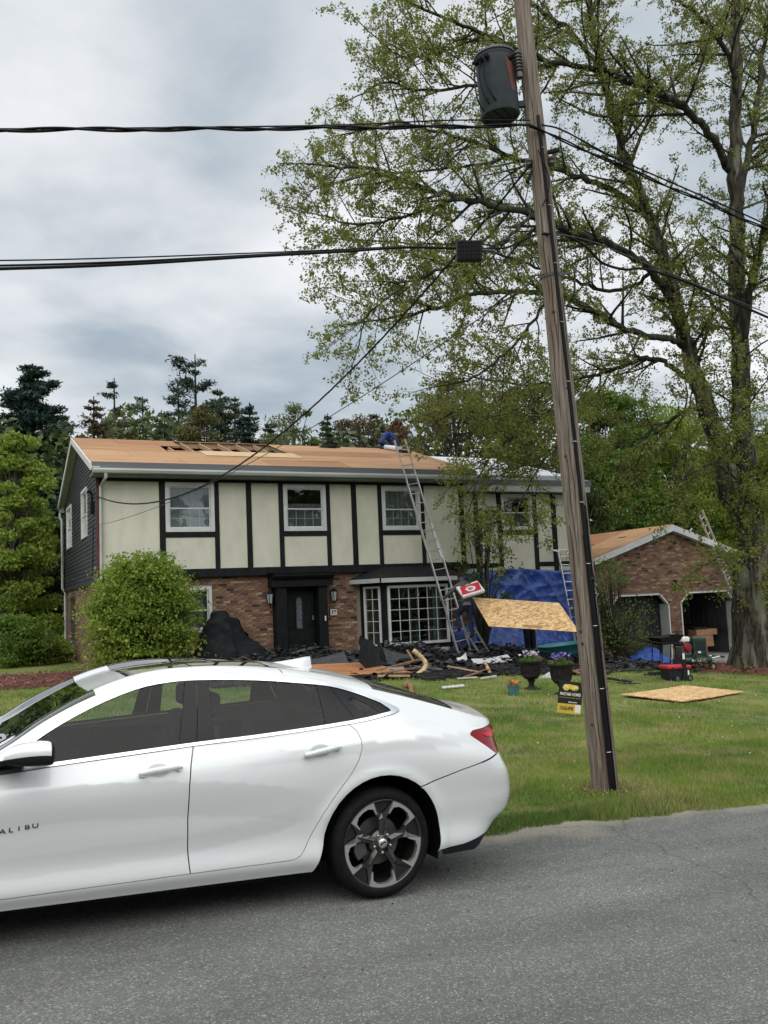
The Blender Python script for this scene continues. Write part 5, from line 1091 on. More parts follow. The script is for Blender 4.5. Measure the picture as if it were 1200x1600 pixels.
def grow(P0,d0,L,r0,level,BR,TIPS,up=.0,wig=.25,dens_=1.,droop=0.,leafstep=.12):
    """a branch with side branches; leaf places are collected in TIPS"""
    k=max(4,int(L/.25) if level<3 else 4); P=[P0];d=d0/np.linalg.norm(d0); st=L/(k-1)
    for i in range(k-1):
        d=d+rng.normal(size=3)*wig*(.6 if level<2 else 1)*math.sqrt(st)*.9; d[2]+=(up-droop*(i/k))*st; d/=np.linalg.norm(d); P.append(P[-1]+d*st)
    P=np.array(P); r=np.linspace(r0,max(r0*.35,.004),k); BR[min(level,3)].append((P,r)); 
    if level>=3: 
        TIPS.append((P,)); return
    sp={0:.5,1:.22,2:.135}[level]/dens_; cl={0:(1.2,2.6),1:(.55,1.25),2:(.2,.42)}[level]
    s=L*(.2 if level<2 else .12)
    while s<L:
        t=s/L; i=min(int(t*(k-1)),k-2); p=P[i]+(P[i+1]-P[i])*(t*(k-1)-i); ax=P[i+1]-P[i]; ax/=np.linalg.norm(ax)
        q=rng.normal(size=3); q-=ax*(q@ax); q/=np.linalg.norm(q); q[2]*=.8; ang=R(rng.uniform(35,70)); nd=ax*math.cos(ang)+q*math.sin(ang)
        grow(p,nd,rng.uniform(*cl)*(1-.45*t)*(min(1,L/1.6) if level==1 else 1),max(r0*(1-t*.6)*.45,.004),level+1,BR,TIPS,up*.6,wig,dens_,droop*1.2); s+=sp*rng.uniform(.6,1.4)
    TIPS.append((P[-3:],))
# the big oak on the right
D0=26.1
OB=onG(1192,1045); OAK=thing('oak_tree','huge oak with two leaning trunks and thin spring leaves at the right edge','tree',OB)
def A(p): return np.array(atD(p[0],p[1],p[2] if len(p)>2 else D0))
LIMBS=[ # (points (px,py,depth), radius start, radius end, dens)
 ([(1192,1052),(1186,1000),(1182,940),(1178,880),(1174,820),(1170,770),(1164,700),(1158,620),(1155,520),(1152,420),(1150,330),(1149,240),(1151,150),(1150,60),(1146,-60),(1140,-200)],.80,.14,0),
 ([(1178,850),(1160,800),(1140,770),(1128,710),(1112,660),(1092,600),(1073,540),(1055,470),(1036,400),(1012,330),(982,260),(962,190),(944,120),(928,50),(905,-50),(880,-160)],.50,.07,1),
 ([(1158,560),(1172,460,25.5),(1190,380,25),(1205,300,24.5),(1225,200,24)],.20,.06,1),
 ([(1150,330),(1166,260,27),(1182,180,27.5),(1192,100,28),(1200,0,28)],.17,.05,1),
 ([(1140,268),(1120,225,25.5),(1098,199,25),(1065,165,24.5),(1030,145,24.2),(985,125,24),(932,109,23.6),(870,98,23.2),(820,84,23),(760,55,23),(700,30,22.7),(640,5,22.5)],.16,.03,1),
 ([(1151,150),(1138,90,25.5),(1111,46,25),(1070,8,24.5),(1010,-30,24)],.12,.03,1),
 ([(1050,470),(1020,425,25.2),(985,398,24.6),(930,372,24),(880,357,23.6),(832,336,23.2),(775,322,23),(720,308,22.8),(664,298,22.6),(612,276,22.5),(560,262,22.4),(510,262,22.4)],.17,.035,1.1),
 ([(1012,335),(960,300,26.8),(910,278,27),(860,262,27.2),(800,246,27.3),(740,222,27.4),(680,205,27.5),(620,190,27.5),(560,205,27.5)],.13,.03,1.1),
 ([(1073,545),(1045,530,25.3),(1000,523,24.8),(950,500,24.5),(900,470,24.2),(860,459,24),(800,456,24),(740,460,23.8),(690,480,23.8),(640,492,23.8),(590,500,23.8)],.14,.03,1.1),
 ([(1092,605),(1060,580,26.8),(1032,563,27),(1005,562,27.2),(979,570,27.3),(940,582,27.5),(906,592,27.6),(860,600,27.8),(800,600,28),(740,590,28)],.12,.025,1.1),
 ([(1104,640),(1075,640,25.6),(1050,655,25.2),(1018,672,25),(998,695,24.8),(979,720,24.6)],.08,.02,1.),
 ([(944,120),(900,60,25.5),(850,20,25),(790,-20,25),(720,-60,25)],.10,.03,1),
 ([(982,260),(1010,200,27),(1050,130,27.5),(1090,90,28),(1120,40,28)],.08,.025,1),
 ([(832,336,23.2),(790,375,22.8),(740,405,22.5),(690,420,22.3),(640,440,22.2),(590,440,22)],.07,.02,1.1),
 ([(720,308,22.8),(660,330,22.4),(600,345,22.2),(550,350,22),(500,335,22)],.06,.02,1.1),
 ([(800,246,27.3),(720,262,27.8),(640,268,28),(570,275,28),(505,290,28)],.06,.02,1.1),
 ([(870,98,23.2),(800,120,23),(730,135,22.8),(660,140,22.8),(600,130,22.8),(560,150,22.8)],.07,.02,1.1),
 ([(760,55,23),(690,80,23),(630,90,23),(590,60,23)],.05,.02,1.1),
 ([(860,459,24),(820,520,23.4),(780,560,23),(740,590,22.6),(700,600,22.4)],.06,.02,1.2),
 ([(906,592,27.6),(860,640,26),(820,670,25),(780,700,24.4),(750,740,24),(735,790,23.8)],.06,.018,1.2),
 ([(860,600,27.8),(820,640,27),(770,650,26.5),(720,640,26),(690,655,26)],.05,.018,1.2),
 ([(900,640,26),(880,690,25),(850,720,24.5),(820,770,24),(800,820,23.8)],.05,.016,.9),
 ([(640,440,22.2),(600,470,22),(570,500,22),(560,545,22)],.04,.015,1.1),
 ([(1036,400),(1000,440,26.6),(950,455,27),(900,440,27.4),(850,420,27.6),(790,400,27.8),(720,385,28),(640,380,28),(570,375,28)],.09,.022,1.1),
 ([(1155,520),(1120,480,27),(1085,440,27.6),(1060,400,28),(1040,340,28.4)],.09,.025,1),
 ([(1170,770),(1140,740,25),(1110,725,24.4),(1075,740,24),(1060,770,23.8)],.05,.018,.9),
 ([(1186,900),(1160,880,25.2),(1130,870,24.8),(1105,880,24.5)],.04,.015,.8),
]
BR=[[],[],[],[]];TIPS=[]; trunkBR=[]
for pts,r0,r1,dn in LIMBS:
    P=catm([A(p) for p in pts],5); k=len(P); t=np.linspace(0,1,k); r=(r0*(1-t)**.8*.72+r1*t*.9)
    if r0>.7: r=np.interp(t,[0,.03,.08,.16,.22,.3,.47,.68,1],[1.12,.86,.74,.64,.50,.36,.27,.20,.10])
    if r0==.5: r=np.interp(t,[0,.15,.35,.5,.8,1],[.36,.32,.25,.18,.11,.06])
    P=P+rng.normal(size=P.shape)*np.minimum(r,.05)[:,None]*.6; trunkBR.append((P,r))
    if dn>0:
        L=np.concatenate([[0],np.cumsum(np.linalg.norm(np.diff(P,axis=0),axis=1))]); s=L[-1]*(.28 if r0>.3 else .22)
        while s<L[-1]:
            i=min(np.searchsorted(L,s)-1,k-2); p=P[i]+(P[i+1]-P[i])*((s-L[i])/(L[i+1]-L[i])); ax=P[i+1]-P[i]; ax/=np.linalg.norm(ax); q=rng.normal(size=3); q-=ax*(q@ax); q/=np.linalg.norm(q); ang=R(rng.uniform(35,65)); tt=s/L[-1]
            grow(p,ax*math.cos(ang)+q*math.sin(ang),rng.uniform(1.1,2.5)*(1.-.35*tt),min(r[i]*.55,.05),1,BR,TIPS,up=.12,droop=.22,dens_=.72)
            s+=rng.uniform(.14,.30)/dn
        e=P[-1]-P[-3]; grow(P[-1],e/np.linalg.norm(e),1.3,r1*.9,1,BR,TIPS,droop=.2,dens_=.8)
# twigs straight from the tall trunk
P0,r0_=trunkBR[0]
for i in range(len(P0)//3,len(P0)):
    if rng.random()<.75: q=rng.normal(size=3); q[2]=abs(q[2])*.5; q/=np.linalg.norm(q); grow(P0[i],q,rng.uniform(1.2,2.8),.035,1,BR,TIPS,up=.15,droop=.1,dens_=.72)
for i in range(len(P0)//7,len(P0)//2):
    if rng.random()<.55: q=rng.normal(size=3); q[2]=.2; q/=np.linalg.norm(q); grow(P0[i],q,rng.uniform(.7,1.3),.02,2,BR,TIPS,droop=.2)
SPR=[]
for Pq,rq,a,b,n_ in ((trunkBR[0][0],trunkBR[0][1],.13,.62,230),(trunkBR[1][0],trunkBR[1][1],.02,.75,210)):
    k=len(Pq)
    for _ in range(n_):
        i=int(rng.uniform(a,b)*(k-1)); q=rng.normal(size=3); q[2]=abs(q[2])*.3; q/=np.linalg.norm(q); p=Pq[i]+q*rq[i]*.9+(Pq[min(i+1,k-1)]-Pq[i])*rng.random(); L=rng.uniform(.25,.75); m=int(rng.integers(14,34)); u=rng.random((m,1))**.7; BR[3].append((np.array([p,p+q*L*.5,p+q*L]),[.008,.006,.003])); SPR.append(p+q*L*u+rng.normal(size=(m,3))*.09*(.4+u))
V,F=tubesV(trunkBR[:1],18)
# buttressed foot and furrowed bark on the trunk
o=mesh_obj('trunk',V+rng.normal(size=V.shape)*.012,F,BARK,OAK,smooth=True)
for P,r in trunkBR[1:]:
    V,F=tubesV([(P,r)],9); mesh_obj('limb',V,F,BARKD if r[0]<.3 else BARK,OAK,smooth=True)
V,F=tubesV(BR[1],5); b1=mesh_obj('branches',V,F,BARKD,OAK,smooth=True); b1['kind']='stuff'
V,F=tubesV(BR[2]+BR[3],3); b2=mesh_obj('twigs',V,F,BARKD,OAK,smooth=True); b2['kind']='stuff'
C=[]
for (P,) in TIPS:
    n=rng.integers(9,21) if rng.random()<.85 else 2; t=rng.random(n)**.6*(len(P)-1.001); i=t.astype(int); C.append(P[i]+(P[i+1]-P[i])*(t-i)[:,None]+rng.normal(size=(n,3))*.055)
C=np.concatenate(C); print('oak tips',len(TIPS),'leaves',len(C))
OAKL=leafmat('oak_leaf',(.115,.13,.032),(.26,.30,.062),(.27,.18,.09),.5)
c=crown('crown',C,.078,OAKL,OAK,asp=.62,droop=.5,lump=.7); crown('trunk_sprouts',np.concatenate(SPR),.085,leafmat('sprout_leaf',(.13,.17,.028),(.32,.38,.055),None,.5),OAK,asp=.6,droop=.2,lump=.9)['kind']='stuff' 
# ------------------------------------------------------------------ other trees
def pxbase(px,D,z=None):
    P=atD(px,930,D); X,Y=P[0],P[1]; z=gz(X,Y) if z is None else z; return np.array([X,Y,z])
def topz(px,py,D): return float(atD(px,py,D)[2])
def conifer(px,py,D,wid,label,mat,dens_=1.,sparse=False,droop=.15,base=.12,lean=0.,name='pine_tree',leafsz=.34,bare=0.,bark=None):
    B=pxbase(px,D,-.5); B[2]=-.6; H=topz(px,py,D)-B[2]; t=thing(name,label,'tree',B); wr=wid*D/FPX/2*1.45; dens_*=1.25
    k=14; tr=np.array([B+np.array([lean*(i/k)**2*H,0.04*H*math.sin(i*.7)*.1,H*i/k]) for i in range(k+1)]); V,F=tubesV([(tr,np.linspace(H*.018,.03,k+1))],7); mesh_obj('trunk',V,F,bark or BARKD,t,smooth=True)
    C=[];DR=[];BRs=[]; z=H*max(base,.05)
    while z<H*.985:
        f=(z/H-base)/(1-base); nb=int(rng.integers(4,7)) if not sparse else int(rng.integers(2,5))
        for _ in range(nb):
            a=rng.uniform(0,6.283); pr=(1-f)**(.62 if not sparse else .5)*(1 if not sparse else rng.uniform(.55,1.2))*(min(1,(f+.12)/.25) if not sparse else min(1,.35+f*1.2)); L=wr*max(pr,.08)*rng.uniform(.5,1.15); i=z/H*k; ii=min(int(i),k-1); p=tr[ii]+(tr[ii+1]-tr[ii])*(i-ii)
            d=np.array([math.cos(a),math.sin(a),rng.uniform(.0,.35) if not sparse else rng.uniform(.1,.6)]); m=6; u=np.linspace(0,1,m)[:,None]; Q=p+d*L*u+np.array([0,0,-droop*L])*u**2*(1-f*.8); Q+=rng.normal(size=Q.shape)*.03*L*u; BRs.append((Q,np.linspace(.02+L*.012,.012,m)))
            n=int((12+L*38)*dens_*(.8 if sparse else 1)); uu=rng.uniform(.25 if not sparse else .45,1.05,n); j=np.minimum((uu*(m-1)).astype(int),m-2); q=Q[j]+(Q[j+1]-Q[j])*(uu*(m-1)-j)[:,None]; sp=L*.16*(1.2-uu*.6)+.06
            q=q+rng.normal(size=(n,3))*sp[:,None]*np.array([1,1,.38]); C.append(q); dd=np.tile(d,(n,1)); DR.append(dd)
        z+=H*.024*rng.uniform(.7,1.3)*(1.5 if sparse else 1)
    V,F=tubesV(BRs,4); b=mesh_obj('branches',V,F,bark or BARKD,t,smooth=True); b['kind']='stuff'
    crown('crown',np.concatenate(C),leafsz*.8,mat,t,asp=.26,dirs=np.concatenate(DR)*.8,lump=.8,flat=.8); return t
def broad(px,py,D,wid,label,mat,n=9000,leafsz=.2,name='leafy_tree',zlow=.18,holes=.5,asp=.6,bark=None,droop=.3,seed=None,base_z=None,clumps=46,cat='tree'):
    B=pxbase(px,D,None); B[2]=(-.5 if D>32 else gz(B[0],B[1])) if base_z is None else base_z; H=topz(px,py,D)-B[2]; t=thing(name,label,cat,B); wr=wid*D/FPX/2*1.12; n=int(n*2.15); leafsz*=.78; clumps=int(clumps*1.7); cz0,cz1=B[2]+H*zlow,B[2]+H
    # limbs run to the clumps the leaves sit in
    cl=[];BRs=[]; k=8; tr=np.array([B+np.array([.02*H*math.sin(i*1.3),.02*H*math.cos(i*1.1),H*.8*i/k]) for i in range(k+1)]); 
    for i in range(clumps):
        f=rng.random()**.8; z=cz0+(cz1-cz0)*f; rr=wr*math.sqrt(max(.05,1-abs(2*f-.75)**2.2/1.9))*math.sqrt(rng.uniform(.08,1))*.86; a=rng.uniform(0,6.283); c=np.array([B[0]+rr*math.cos(a),B[1]+rr*math.sin(a),z]); cl.append((c,rng.uniform(.17,.40)*wr*(1.25-f*.5)))
        j=min(int(np.clip((z-B[2])/(H*.8)*.62,0,.95)*k),k-1); p=tr[j]; u=np.linspace(0,1,6)[:,None]; Q=p+(c-p)*u+np.array([0,0,.12*wr])*np.sin(u*3.14)+rng.normal(size=(6,3))*.03*wr*u; BRs.append((Q,np.linspace(.012*H*.5,.012,6)))
    V,F=tubesV([(tr,np.linspace(H*.018,H*.005,k+1))],8); mesh_obj('trunk',V,F,bark or BARKG,t,smooth=True); V,F=tubesV(BRs,4); b=mesh_obj('branches',V,F,bark or BARKG,t,smooth=True); b['kind']='stuff'
    C=[]
    for c,r in cl:
        m=int(n/clumps*rng.uniform(.5,1.6)); q=rng.normal(size=(m,3)); q/=np.linalg.norm(q,axis=1,keepdims=True); q*=(rng.random((m,1))**.42)*r; q[:,2]*=.62; 
        sub=np.floor((q+c)/(.35*r)+.5)*(.35*r)-c; q=q*.8+sub*.2+rng.normal(size=q.shape)*.06*r; C.append(c+q)
    crown('crown',np.concatenate(C),leafsz,mat,t,asp=asp,droop=droop,lump=3./max(wr,.8)); return t
PINE=leafmat('pine_needle',(.014,.034,.022),(.045,.078,.044),None,.1); PINEB=leafmat('blue_green_needle',(.012,.032,.026),(.034,.070,.052),None,.1); PINEO=leafmat('olive_needle',(.030,.045,.020),(.075,.085,.035),None,.15)
RUST=leafmat('rust_leaf',(.075,.045,.022),(.17,.095,.040),None,.25); OLV=leafmat('olive_leaf',(.07,.075,.025),(.14,.13,.045),(.16,.10,.05),.3); BRNL=leafmat('brown_green_leaf',(.06,.048,.028),(.13,.10,.05),(.10,.13,.04),.25)
YG=leafmat('bright_spring_leaf',(.13,.195,.030),(.29,.39,.060),None,.4); MG=leafmat('mid_green_leaf',(.065,.125,.022),(.16,.25,.042),None,.35); DGN=leafmat('deep_green_leaf',(.03,.062,.018),(.08,.125,.032),None,.3); PALE=leafmat('pale_green_leaf',(.09,.12,.035),(.18,.22,.07),None,.35)
# left of the house
conifer(52,558,44,200,'dark full white pine at the left edge of the picture behind the house',PINEB,dens_=2.7,base=.03,leafsz=.40,droop=.05)
conifer(-45,590,46,190,'dark pine cut off by the left edge behind the bright green tree',PINEB,dens_=1.6,base=.03,leafsz=.42,droop=.05)
conifer(150,612,47,110,'thin brown needled pine between the dark pine and the roof peak',BRNL,dens_=1.,base=.12,leafsz=.30,sparse=False,name='pine_tree')
conifer(183,582,52,100,'narrow pine with a long limb to the right above the left roof end',PINE,sparse=True,dens_=2.,base=.25,leafsz=.34,lean=-.0)
broad(200,652,42,95,'rust brown leafless looking shrub tree behind the left roof end',RUST,n=4200,leafsz=.17,name='brown_tree',zlow=.2)
conifer(313,543,50,160,'tallest open crowned pine behind the roof hole',PINE,sparse=True,dens_=2.6,base=.32,leafsz=.36,droop=.0)
conifer(262,636,46,100,'broad dark pine at the left foot of the tallest pine',PINE,dens_=1.2,base=.3,leafsz=.34)
conifer(352,600,54,110,'dark green pine just right of the tallest pine',PINEO,dens_=1.2,base=.3,leafsz=.36)
broad(315,628,40,95,'yellow brown budding tree in front of the tallest pine',OLV,n=5200,leafsz=.16,zlow=.2)
conifer(398,622,44,80,'small dark spruce right of the roof hole',PINEB,dens_=1.7,base=.3,leafsz=.30,name='spruce_tree')
broad(462,632,43,120,'pale green birch like tree behind the middle of the roof',PALE,n=4600,leafsz=.15,zlow=.2,name='pale_tree')
conifer(522,640,50,55,'little pointed spruce behind the roof bundle',PINE,dens_=1.2,base=.4,name='spruce_tree')
broad(568,645,45,120,'grey brown budding tree left of the worker on the roof',BRNL,n=5200,leafsz=.16,zlow=.2,name='brown_tree')
broad(640,655,46,110,'reddish brown tree right behind the worker on the roof',RUST,n=5200,leafsz=.16,zlow=.2,name='brown_tree')
broad(725,590,42,190,'olive and copper leaved maple behind the right end of the roof',OLV,n=12000,leafsz=.17,zlow=.25,clumps=60,name='maple_tree')
broad(835,600,40,170,'yellow green young tree behind the wing roof beside the pole',OLV,n=11000,leafsz=.18,zlow=.2,clumps=60)
broad(965,612,44,190,'full green maple over the left end of the garage roof',MG,n=22000,leafsz=.20,zlow=.1,clumps=70,name='maple_tree')
broad(1075,640,46,190,'wide yellow green tree right behind the garage peak',YG,n=22000,leafsz=.19,zlow=.1,clumps=70,name='maple_tree')
broad(1190,680,42,170,'bright green tree behind the trunk of the oak',YG,n=16000,leafsz=.19,zlow=.1,clumps=60)
broad(1290,640,40,200,'green tree outside the right edge behind the oak',MG,n=9000,leafsz=.22,zlow=.1,clumps=50)
broad(905,700,38,110,'dark green tree between the wing and the garage',DGN,n=9000,leafsz=.18,zlow=.1,clumps=50)
broad(22,682,31,125,'bright yellow green maple at the left edge above the bushes',YG,n=15000,leafsz=.17,zlow=.08,clumps=60,name='maple_tree')
broad(82,800,34,85,'dull green tree between the bright maple and the house corner',DGN,n=11000,leafsz=.15,zlow=.05,clumps=50)
broad(20,968,27,120,'rounded mid green bush low at the left edge',MG,n=9000,leafsz=.11,zlow=.03,clumps=40,name='bush',cat='bush')
broad(78,1000,28,70,'small leafy bush by the rear left house corner',YG,n=4000,leafsz=.10,zlow=.02,clumps=26,name='bush',cat='bush')
for px_,py_,D_,w_,l_,sp_ in ((100,640,50,110,'dark pine filling the gap right of the full white pine',False),(228,612,56,110,'far pine between the narrow pine and the tallest pine',True),(285,590,55,110,'far pine close against the left side of the tallest pine',True),(375,612,57,100,'far pine between the tallest pine and the dark spruce',False),(432,652,52,100,'low dark pine behind the pale birch like tree',False),(600,640,54,120,'dark pine far behind the reddish tree at the ridge worker',False)):
    conifer(px_,py_,D_,w_,l_,PINE if sp_ else PINEO,dens_=1.1,base=.3,leafsz=.36,sparse=sp_)
# understory mass behind everything
n=92000; px=rng.uniform(-150,1400,n); D=rng.uniform(40,60,n); Xf=(px-600)/FPX*D; X=Xf*math.cos(_y)+D*math.sin(_y); Y=-Xf*math.sin(_y)+D*math.cos(_y); k=(Y>36); X,Y=X[k],Y[k]; hh=12.3+1.2*np.sin(X*.31)+.9*np.sin(X*.83+1)+.6*np.sin(X*2.1)-2.0*(X>24)+(D[k]-50)*.12; Z=-1.5+rng.random(len(X))**.9*hh; C=np.stack([X,Y,Z],-1)
f=crown('woods',C,.36,leafmat('woods_leaf',(.030,.050,.018),(.10,.135,.042),(.13,.09,.045),.2),None,asp=.7,lump=.35); tag(f,'dim undergrowth and far woods behind house and garage',kind='stuff')
# maple bush in front of the left house corner
BP=onG(222,1052); BP=np.array([3.82,22.7,gz(3.82,22.7)]); BU=thing('maple_shrub','big rounded fresh green maple shrub against the left end of the house front','shrub',BP)
C=[];BRs=[]; Rw,Hh=1.33,2.55
for i in range(340):
    f=rng.random(); a=rng.uniform(0,6.283); z=.25+Hh*f; rad=Rw*math.sqrt(max(.02,1-((f-.42)/.62)**2))*(rng.uniform(.55,1.0)) ; c=BP+np.array([rad*math.cos(a),rad*math.sin(a)*.75,z]); rr=rng.uniform(.14,.30)
    m=int(rng.integers(35,150)); q=rng.normal(size=(m,3))*np.array([rr,rr,rr*.28]); q[:,2]-=.25*np.hypot(q[:,0],q[:,1]); C.append(c+q)
    if i%4==0: u=np.linspace(0,1,6)[:,None]; p=BP+np.array([.15*math.cos(a),.15*math.sin(a),0]); BRs.append((p+(c-p)*u+np.array([0,0,.3])*np.sin(u*3.1),np.linspace(.03,.006,6)))
V,F=tubesV(BRs,4); b=mesh_obj('stems',V,F,BARKD,BU); b['kind']='stuff'
for i in range(70):
    a=rng.uniform(0,6.283); p=BP+np.array([Rw*.6*math.cos(a)*rng.random(),Rw*.5*math.sin(a)*rng.random(),Hh*.98+.1]); m=16; u=rng.random((m,1)); C.append(p+np.array([.12*math.cos(a),.1*math.sin(a),.42])*u+rng.normal(size=(m,3))*.035)
C=np.concatenate(C); crown('crown',C,rng.uniform(.055,.10,len(C)),YG,BU,asp=.7,droop=.3,lump=2.2,flat=1.5)
# small tree by the tarp, shrubs by the garage
def shrub(name,label,base,H,Rw,n,mat,leafsz=.07,clumps=30,open_=.3,cat='shrub',lean=0.,low=.1):
    t=thing(name,label,cat,base); C=[];BRs=[]; base=np.array(base,float)
    for i in range(clumps):
        f=rng.uniform(low,1); a=rng.uniform(0,6.283); rad=Rw*math.sqrt(max(.03,1-((f-.5)/.6)**2))*math.sqrt(rng.random()); c=base+np.array([rad*math.cos(a)+lean*f,rad*math.sin(a),H*f]); m=int(n/clumps); rr=Rw*rng.uniform(.12,.3); C.append(c+rng.normal(size=(m,3))*np.array([rr,rr,rr*.6])); u=np.linspace(0,1,5)[:,None]; BRs.append((base+(c-base)*u+np.array([0,0,.1*H])*np.sin(u*3.1),np.linspace(.02+.006*H,.005,5)))
    V,F=tubesV(BRs,4); b=mesh_obj('stems',V,F,BARKD,t); b['kind']='stuff'; crown('crown',np.concatenate(C),leafsz,mat,t,asp=.6,lump=2.); return t
shrub('small_tree','slim dark green young tree rising before the left end of the blue tarp',(13.75,22.9,gz(13.75,22.9)),4.4,.85,2600,DGN,.085,34,low=.35,cat='tree')
shrub('shrub','tall wispy green shrub against the left garage door behind the pole',(18.35,22.5,gz(18.35,22.5)),3.2,1.05,2800,MG,.075,60,low=.15)
shrub('shrub','low yellow green shrub under the closed garage door',(18.6,22.2,gz(18.6,22.2)),.75,.75,1500,OLV,.06,20)
shrub('shrub','dark green shrub between the wing and the garage',(18.4,23.6,gz(18.4,23.6)),2.2,.8,2500,DGN,.08,26)
for i,(x,y,l) in enumerate(((16.2+2.0,17.3,'sparse grey green perennial left in the mulch under the oak'),(19.3,16.9,'sparse grey green perennial right in the mulch under the oak'),(17.6,18.3,'small stalky plant at the back of the right mulch bed'))):
    shrub('perennial_plant',l,(x,y,gz(x,y)+.05),.42,.20,130,OLV,.06,9,cat='plant')
for x,y,l in ((3.6,22.6,'small low fern at the foot of the maple shrub'),(3.0,22.4,'tiny leafy plant by the house corner in the left mulch')): shrub('low_plant',l,(x,y,gz(x,y)+.05),.45,.35,320,MG,.06,10,cat='plant')
# ------------------------------------------------------------------ pole, transformer, cables
POLEW=barkmat('weathered_pole_wood',(.13,.105,.085),(.30,.26,.215),(.19,.135,.105),sc=13,st=(5,5,.14)); KNOT=M('wood_knot',(.06,.03,.02),rough=.9); CBL=M('cable_black',(.010,.010,.011),rough=.6); CBG=M('cable_grey',(.06,.062,.065),rough=.6)
PB=at(947,1240,7.32); PT=at(812,-30,7.33); pd=(PT-PB)/np.linalg.norm(PT-PB); PTT=PB+pd*10.2
def onpole(h,off=0.,dep=0.): return PB+pd*h+RT*off-_fw*dep
def prad(h): return .133-.0055*h
PO=thing('utility_pole','leaning weathered wooden utility pole on the lawn edge with a black cable down its face','utility pole',PB)
hs=np.linspace(-.1,10.2,34); P=np.array([PB+pd*h for h in hs]); V,F=tubesV([(P,[prad(h)*(1+.03*math.sin(h*2.1)) for h in hs])],28); 
o=mesh_obj('pole_shaft',V,F,POLEW,PO,smooth=True); mesh_obj('pole_top',V[-28:],[tuple(range(28))],POLEW,PO)
fd_=lambda h,o,e=.0: onpole(h,o,math.sqrt(max(0,prad(h)**2-o*o))+e)
mb=MB(); mb.tube([fd_(h,.004+.045*math.sin(h*.5+.3)*0+ (.035 if h<4 else (.035-.02*(h-4)/3)),.015) for h in np.linspace(0,7.0,40)],.019,6); mb.build('riser_cable',CBL,PO,smooth=True)
mb=MB(); mb.tube([fd_(h,.072-.0*h,.012) for h in np.linspace(-.02,2.9,20)],.011,6); mb.build('riser_cable',CBL,PO,smooth=True)
mb=MB(); mb.prism([fd_(0,-.0,.03),fd_(0,.06,.03),fd_(2.6,.05,.02),fd_(2.6,.01,.02)],RT*.001); mb.build('cable_guard',CBL,PO)
for h in np.arange(.45,7,.62): mb=MB(); mb.tube([fd_(h,.010,.010),fd_(h,.018,.034),fd_(h,.055,.036),fd_(h,.066,.012)],.0032,4); mb.build('cable_staple',M('galvanised',(.45,.46,.47),(.55,.56,.57),scale=9,rough=.35,metal=.8),PO)
GALV=MATS['galvanised']
for h,o_ in ((1.45,.105),(1.5,-.115),(1.62,-.12),(2.05,.09),(2.75,.06),(3.4,-.09),(4.1,.03),(.7,-.10),(1.05,.12),(4.9,-.05),(5.6,.05)):
    o_=max(-.8,min(.8,o_/.12*.8))*prad(h); mb=MB(); mb.lathe([(0,.006),(.012,.005),(.018,0),(.02,-.01)],fd_(h,o_,.0),axis=-_fw*math.sqrt(max(.1,1-(o_/prad(h))**2))+RT*o_/prad(h),n=10); mb.build('knot',KNOT,PO)
for h0,o0 in ((.4,-.07),(1.1,.10),(2.4,-.06),(3.1,.07),(4.4,-.03),(5.4,.04),(6.2,-.03),(.2,-.03),(1.6,-.095),(1.9,.085),(2.9,-.02),(3.7,-.075),(4.0,.075),(5.0,-.06),(5.9,.055)):
    mb=MB(); mb.tube([fd_(h0+t,o0+.006*math.sin(t*9),.0005) for t in np.linspace(0,1.1,9)],[.001]+[.0042]*7+[.001],4); mb.build('drying_crack',M('crack_shadow',(.03,.022,.016),rough=1),PO)
mb=MB()
for k in range(14): h=2.05+random.uniform(-.1,.1); o_=random.uniform(.05,.11); p=fd_(h,min(o_,prad(h)*.85),.004); mb.tube([p,p+RT*random.uniform(-.02,.02)+UP*random.uniform(-.03,.03)-_fw*.01,p+UP*random.uniform(-.03,.03)],.003,4)
mb.build('staples_and_scraps',M('torn_paper',(.5,.5,.48),rough=.7),PO)['kind']='stuff'
# transformer
TC=at(779,187,7.32-.02); tdir=pd; TFM=M('transformer_grey',(.034,.042,.046),(.050,.060,.066),scale=3,rough=.55,bump=.1,bscale=50); RSTP=M('red_primer_patch',(.17,.05,.035),(.11,.06,.05),scale=12,rough=.7)
bt=onpole(7.02,-.36,.02); TR=thing('transformer','dark grey can transformer with a faded red patch hung high on the utility pole','transformer',bt)
rr=.205
mb=MB(); mb.lathe([(0,.035),(rr-.03,.035),(rr-.028,.0),(rr-.006,.0),(rr,.012),(rr,.61),(rr+.004,.615),(rr+.004,.64),(rr,.645)],bt,axis=tdir,n=40); mb.build('tank',TFM,TR,auto=35)
mb=MB(); mb.lathe([(rr+.004,.645),(rr+.016,.647),(rr+.018,.665),(rr-.01,.685),(.06,.71),(0,.713)],bt,axis=tdir,n=40); mb.build('tank_lid',M('lid_green_grey',(.10,.13,.12),rough=.5),TR,auto=35)
